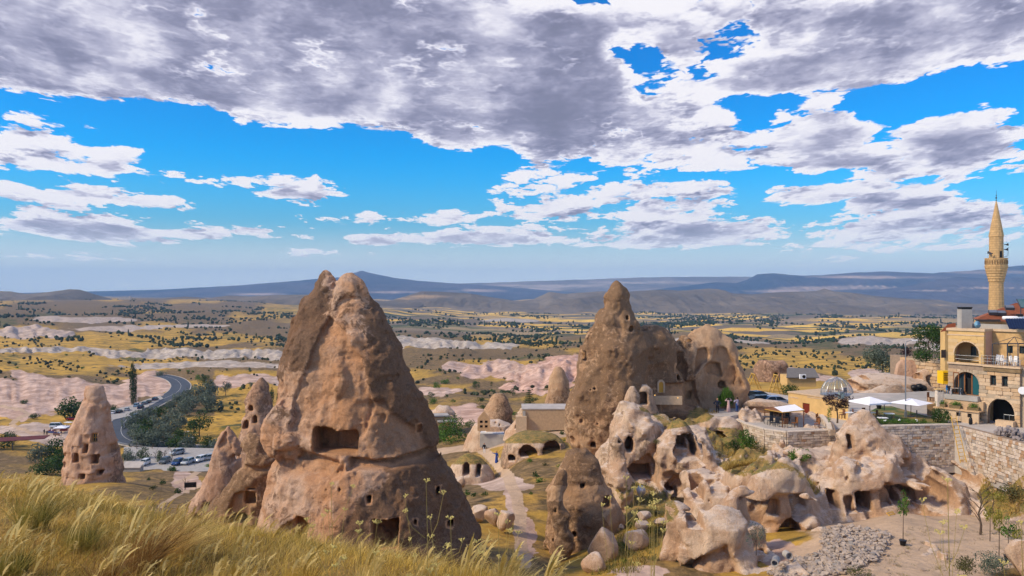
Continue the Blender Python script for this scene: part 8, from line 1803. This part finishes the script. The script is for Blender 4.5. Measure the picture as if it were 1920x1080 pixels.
# weeds, gravel and stray stones of the sandy yard
yard = [(1560,1085),(1640,1030),(1700,990),(1760,985),(1840,985),(1925,1000),(1925,1085)]; gv = MB(); wp_ = []; r3 = random.Random(77)
for k in range(900):
    px, py = r3.uniform(1560, 1925), r3.uniform(982, 1085)
    if poly_sd(np.array([px]), np.array([py]), yard)[0] > 0: continue
    if vnoise(np.array([px/22.]), np.array([py/9.]), np.array([.5]))[0] < .05: continue
    x, y, z = cave_floor(px, py); s = r3.uniform(.02, .08)*(3 if k % 40 == 0 else 1); gv.box((x, y, z+s*.2), (s*1.3, s, s*.6), r3.uniform(0, 3))
    if k % 2: wp_ += [(x+r3.gauss(0, .12), y+r3.gauss(0, .12), z-.02) for _ in range(9)]
tag(gv.build('gravel', RUB[1]), 'gravel and small stones on the sandy yard', kind='stuff')
wo_ = blades('weeds', np.array(wp_), .16, .02, M_DRYG, 'dry weeds on the sandy yard', seed=4, seg=2, curve=.6); wo_.data.attributes.new('tint', 'FLOAT', 'POINT').data.foreach_set('value', np.repeat(np.random.default_rng(1).random(len(wp_)), 5).astype(np.float32))
# ------------------------------------------------------------------ the grassy slope in front
def hill_pts(n, seed, ymax=None, cond=None, pw=.5):
    r_ = np.random.default_rng(seed); y = 4.5+(16.8-4.5)*r_.random(n)**pw; u = r_.uniform(-.70, .26, n); x = u*y
    z = ground_z(x, y); k_ = (z > hill_z(x, y)-.4) & (y < 14-(x+9)*.47+3); 
    if cond is not None: k_ &= cond(x, y)
    return np.stack([x[k_], y[k_], z[k_]-.03], -1)
def clumpy(P_, seed, f=.9, t=-.15):
    m_ = fbm(P_[:, 0], P_[:, 1], 0*P_[:, 0]+seed, f, 3); return P_[m_ > t+.08+.12*np.random.default_rng(seed).normal(size=len(P_))]
M_GOLD = leaf_mat('golden_blades', (.26, .17, .025), (.76, .52, .11)); M_GRN = leaf_mat('olive_blades', (.09, .09, .018), (.38, .32, .07)); M_STRAW = leaf_mat('straw_blades', (.42, .28, .06), (.85, .66, .26)); M_BRN = leaf_mat('brown_blades', (.12, .06, .02), (.38, .21, .06))
def tinted(o, n, seg, seed=1):
    a = o.data.attributes.new('tint', 'FLOAT', 'POINT'); a.data.foreach_set('value', np.repeat(np.random.default_rng(seed).random(n), 2*seg+1).astype(np.float32))
for i, (n, hgt, wid, mt, lean, cv, sd2, fr, th) in enumerate([
    (70000, .26, .006, M_GOLD, (.25, .0), .65, 11, .8, -.25), (50000, .23, .006, M_GRN, (.2, .0), .7, 12, .6, -.02), (26000, .38, .005, M_STRAW, (.3, .0), .7, 13, 1.1, .02), (18000, .20, .008, M_BRN, (.3, .0), .9, 14, .7, .10), (34000, .14, .008, M_GOLD, (.2, .0), .8, 15, .5, -.6)]):
    P_ = clumpy(hill_pts(n, sd2, pw=.62), sd2, fr, th); hg = hgt*(.75+.45*sstep(-P_[:, 0]/P_[:, 1], .0, .55)).mean()
    o = blades('grass', P_, hg*.86, wid, mt, 'long dry golden grass on the near slope', lean=lean, seed=sd2, seg=3, curve=cv); tinted(o, len(P_), 3, sd2)
# seed heads nodding above the grass
def plume(mb_v, mb_f, x, y, z, h, r_, tint, T):
    n0 = len(mb_v); seg = 9; lx, ly = r_.uniform(.25, .9)*h*.5, r_.uniform(-.2, .2)*h; pts = []
    for i in range(seg+1):
        t = i/seg; pts.append(np.array([x+lx*t**2.4, y+ly*t**2, z+h*(t-.22*t**4*abs(lx)/h*2)]))
    for i, p in enumerate(pts):
        w = .0035 if i < seg*.6 else .014*math.sin(math.pi*min(1, (i-seg*.6)/(seg*.4)*.9+.1))+.002; mb_v += [p+[-w, 0, 0], p+[w, 0, 0]]; T += [tint]*2
    for i in range(seg): mb_f.append((n0+2*i, n0+2*i+1, n0+2*i+3, n0+2*i+2))
    for i in range(int(seg*.6), seg):
        for _ in range(6):
            p = pts[i]+(pts[i+1]-pts[i])*r_.random(); d = r_.normal(0, 1, 3)*[.02, .02, .012]+[.012, 0, .012]; k_ = len(mb_v); q = r_.normal(0, .004, 3); mb_v += [p, p+d*.6+q, p+d*1.5]; T += [tint]*3; mb_f.append((k_, k_+1, k_+2, k_+2))
r_ = np.random.default_rng(5); V = []; Fc = []; T = []
for P_, nn, hh_ in ((hill_pts(4200, 31, pw=.8, cond=lambda x, y: x/y < .05), 520, .36), (hill_pts(3000, 32, pw=.9, cond=lambda x, y: (x/y > -.62) & (x/y < -.30)), 160, .45)):
    for p in P_[:nn]: plume(V, Fc, p[0], p[1], p[2], hh_*r_.uniform(.6, 1.2), r_, r_.random(), T)
q4 = np.array([f for f in Fc if f[2] != f[3]]); q3 = np.array([f[:3] for f in Fc if f[2] == f[3]])
tag(obj('seed_heads', np_mesh('seed_heads', np.array(V), [q4, q3], M_STRAW, attrs={'tint': np.array(T)})), 'pale nodding seed heads above the dry grass', kind='stuff')
# taller dry plants with yellow flower umbels
UMB = mat('yellow_umbel', color=(.50, .40, .13), vary=.3, scale=20); STEM = leaf_mat('dry_stem', (.32, .24, .07), (.55, .42, .14))
def umbel_plant(px, pyb, pyt, Y, label, seed, nb=7, wid=.20, dens=9):
    r_ = random.Random(seed); x, y, _ = P(px, pyb, Y); z = min(float(ground_z(x, y)), (540-pyb)/F*Y+.3)-.05; H = (540-pyt)/F*Y-z; t = thing('umbel_plant', label, 'plant', (x, y, z)); st = MB(); fl = []
    main = [Vector((0, 0, 0)), Vector((.02, 0, H*.45)), Vector((.04, 0, H*.8)), Vector((.03, 0, H))]; st.path(main, [.0038, .0032, .0025, .0015], 4); ends = [main[-1]]
    for i in range(nb):
        tt = r_.uniform(.45, .9); b = Vector((.03*tt, 0, H*tt)); a = r_.uniform(0, 6.28); e = b+Vector((math.cos(a)*wid*r_.uniform(.5, 1.2), math.sin(a)*wid*.6, (H-b.z)*r_.uniform(.3, .95)+.02)); st.path([b, b.lerp(e, .5)+Vector((math.cos(a)*.02, 0, -.01)), e], [.002, .0015, .001], 3); ends.append(e)
    st.build('stem', STEM, t)
    for e in ends:
        mb = MB()
        for _ in range(dens):
            a = r_.uniform(0, 6.28); q = r_.uniform(.006, .026); c = e+Vector((math.cos(a)*q, math.sin(a)*q, .014+r_.uniform(0, .01))); mb.tube(e, c, .0008, n=3, cap=False); mb.ball(c, r_.uniform(.003, .0055), 5, 4)
        mb.build('umbel', UMB, t)
UM = [(612, 1090, 912, 5.2, 'dry umbel plant leaning left before the arched niche of the giant cone', 7), (790, 1080, 905, 5.0, 'yellow-headed umbel plant before the right foot of the giant cone', 10), (835, 1085, 975, 4.6, 'short umbel plant right of the dark doorway', 6), (925, 1090, 968, 5.0, 'umbel plant with hooked stems before the sandy wash', 7), (1165, 1100, 900, 5.0, 'wide umbel plant with many heads before the squat cone', 9), (1215, 1100, 930, 4.8, 'umbel plant in front of the split boulder', 8), (1766, 1120, 905, 4.2, 'large dried umbel plant in front of the round cave', 7), (1905, 1115, 985, 4.4, 'dried umbel plant near the right edge', 5), (665, 1090, 985, 4.8, 'low yellow umbel plant left of the dark doorway', 8)]
for i, (px, pb, pt_, Y, lb, nb) in enumerate(UM): umbel_plant(px, pb, pt_, Y, lb, i, nb, wid=.14 if i != 8 else .2, dens=9 if i != 8 else 14)
# tussocks and dry bushes standing out of the slope
def tussock(px, py, w, h, Y, mt, label, seed, n=700, lean=(.25, 0), group=None):
    r2 = np.random.default_rng(seed); x, y, _ = P(px, py, Y); z = float(ground_z(x, y)); W_ = w/F*Y; H = h/F*Y; a = r2.uniform(0, 6.28, n); q = W_*.22*r2.random(n)**.5; pts = np.stack([np.cos(a)*q, np.sin(a)*q, 0*a], -1)
    t = thing('grass_tussock', label, 'tussock', (x, y, z-.03), 0, group); o = blades('blades', pts, H, .006, mt, None, lean=lean, seed=seed, seg=4, curve=.55, kind=None, parent=t); tinted(o, n, 4, seed)
    V2 = []; F2 = []; T2 = []
    for i in range(16): plume(V2, F2, *(pts[i]+[0, 0, 0]), H*r2.uniform(.9, 1.5), r2, r2.random(), T2)
    obj('seed_heads', np_mesh('seed_heads', np.array(V2), [np.array([f for f in F2 if f[2] != f[3]]), np.array([f[:3] for f in F2 if f[2] == f[3]])], M_STRAW, attrs={'tint': np.array(T2)}), t); return t
for i, (px, py, w, h, Y, mt, lb, ln) in enumerate([(255, 1010, 150, 110, 9.6, M_BRN, 'large tawny orange tussock bent to the right in the near grass', (.5, 0)), (150, 985, 110, 80, 10.2, M_GRN, 'dark olive tussock left of the tawny one', (.3, 0)), (60, 960, 120, 90, 11, M_GRN, 'tall olive tussock at the left edge', (.35, 0)), (330, 1000, 80, 60, 10.5, M_STRAW, 'straw tussock right of the tawny one', (.4, 0)), (420, 1050, 110, 60, 9, M_GOLD, 'low golden tussock near the half buried stone', (.3, 0)), (560, 1070, 130, 70, 9.2, M_GOLD, 'golden tussock below the arched niche of the giant cone', (.2, 0)), (690, 1080, 90, 80, 9.2, M_STRAW, 'straw tussock in front of the dark doorway', (.1, 0)), (790, 1085, 90, 70, 9.4, M_STRAW, 'bright straw tussock at the right foot of the giant cone', (.1, 0)), (880, 1082, 100, 90, 9.6, M_GOLD, 'yellow bushy tussock at the lower edge beside the sandy wash', (.1, 0)), (950, 1090, 80, 80, 9.8, M_STRAW, 'pale tussock at the bottom edge before the sandy wash', (.1, 0)), (1020, 1100, 70, 90, 9.4, M_STRAW, 'thin pale tussock in front of the squat cone', (.1, 0)), (15, 1060, 130, 90, 9, M_GRN, 'olive tussock in the lower left corner', (.3, 0)), (200, 1070, 120, 70, 8.9, M_BRN, 'brown tussock at the bottom edge', (.4, 0))]):
    tussock(px, py, w, h, Y, mt, lb, 60+i, lean=ln)
# a few stones in the grass
for i, (px, py, w, h, Y, lb) in enumerate([(360, 1060, 70, 20, 6.2, 'flat tan stone lying in the grass of the near slope'), (330, 1036, 60, 14, 7.0, 'pinkish stone half buried in the near grass')]):
    x, y, _ = P(px, py, Y); z = float(ground_z(x, y)); v, f = ICO[3]; v = v*(1+.18*fbm(v[:, 0]*2+i, v[:, 1]*2, v[:, 2]*2, 1, 3))[:, None]
    tag(obj('stone', np_mesh('stone', v*[w/F*Y/2, w/F*Y/2.5, h/F*Y/1.6], f, M_PINK, True, attrs={'fresh': np.zeros(len(v)), 'crust': np.zeros(len(v)), 'veg': np.zeros(len(v))}), loc=(x, y, z+.02)), lb, 'stone')

# ------------------------------------------------------------------ air
hzm = bpy.data.materials.new('haze'); hzm.use_nodes = True; t_ = hzm.node_tree; t_.nodes.clear(); g = G(t_)
pv_ = g('ShaderNodeVolumePrincipled', {'Color': (.36, .62, 1.0, 1), 'Density': 6.5e-5, 'Anisotropy': 0.0}); oo = g('ShaderNodeOutputMaterial'); t_.links.new(pv_.outputs[0], oo.inputs['Volume'])
hb_ = MB().box((0, 8000, 65), (42000, 21000, 720)).mesh('haze', hzm); tag(obj('haze', hb_), 'thin blue air over the plain', kind='stuff')
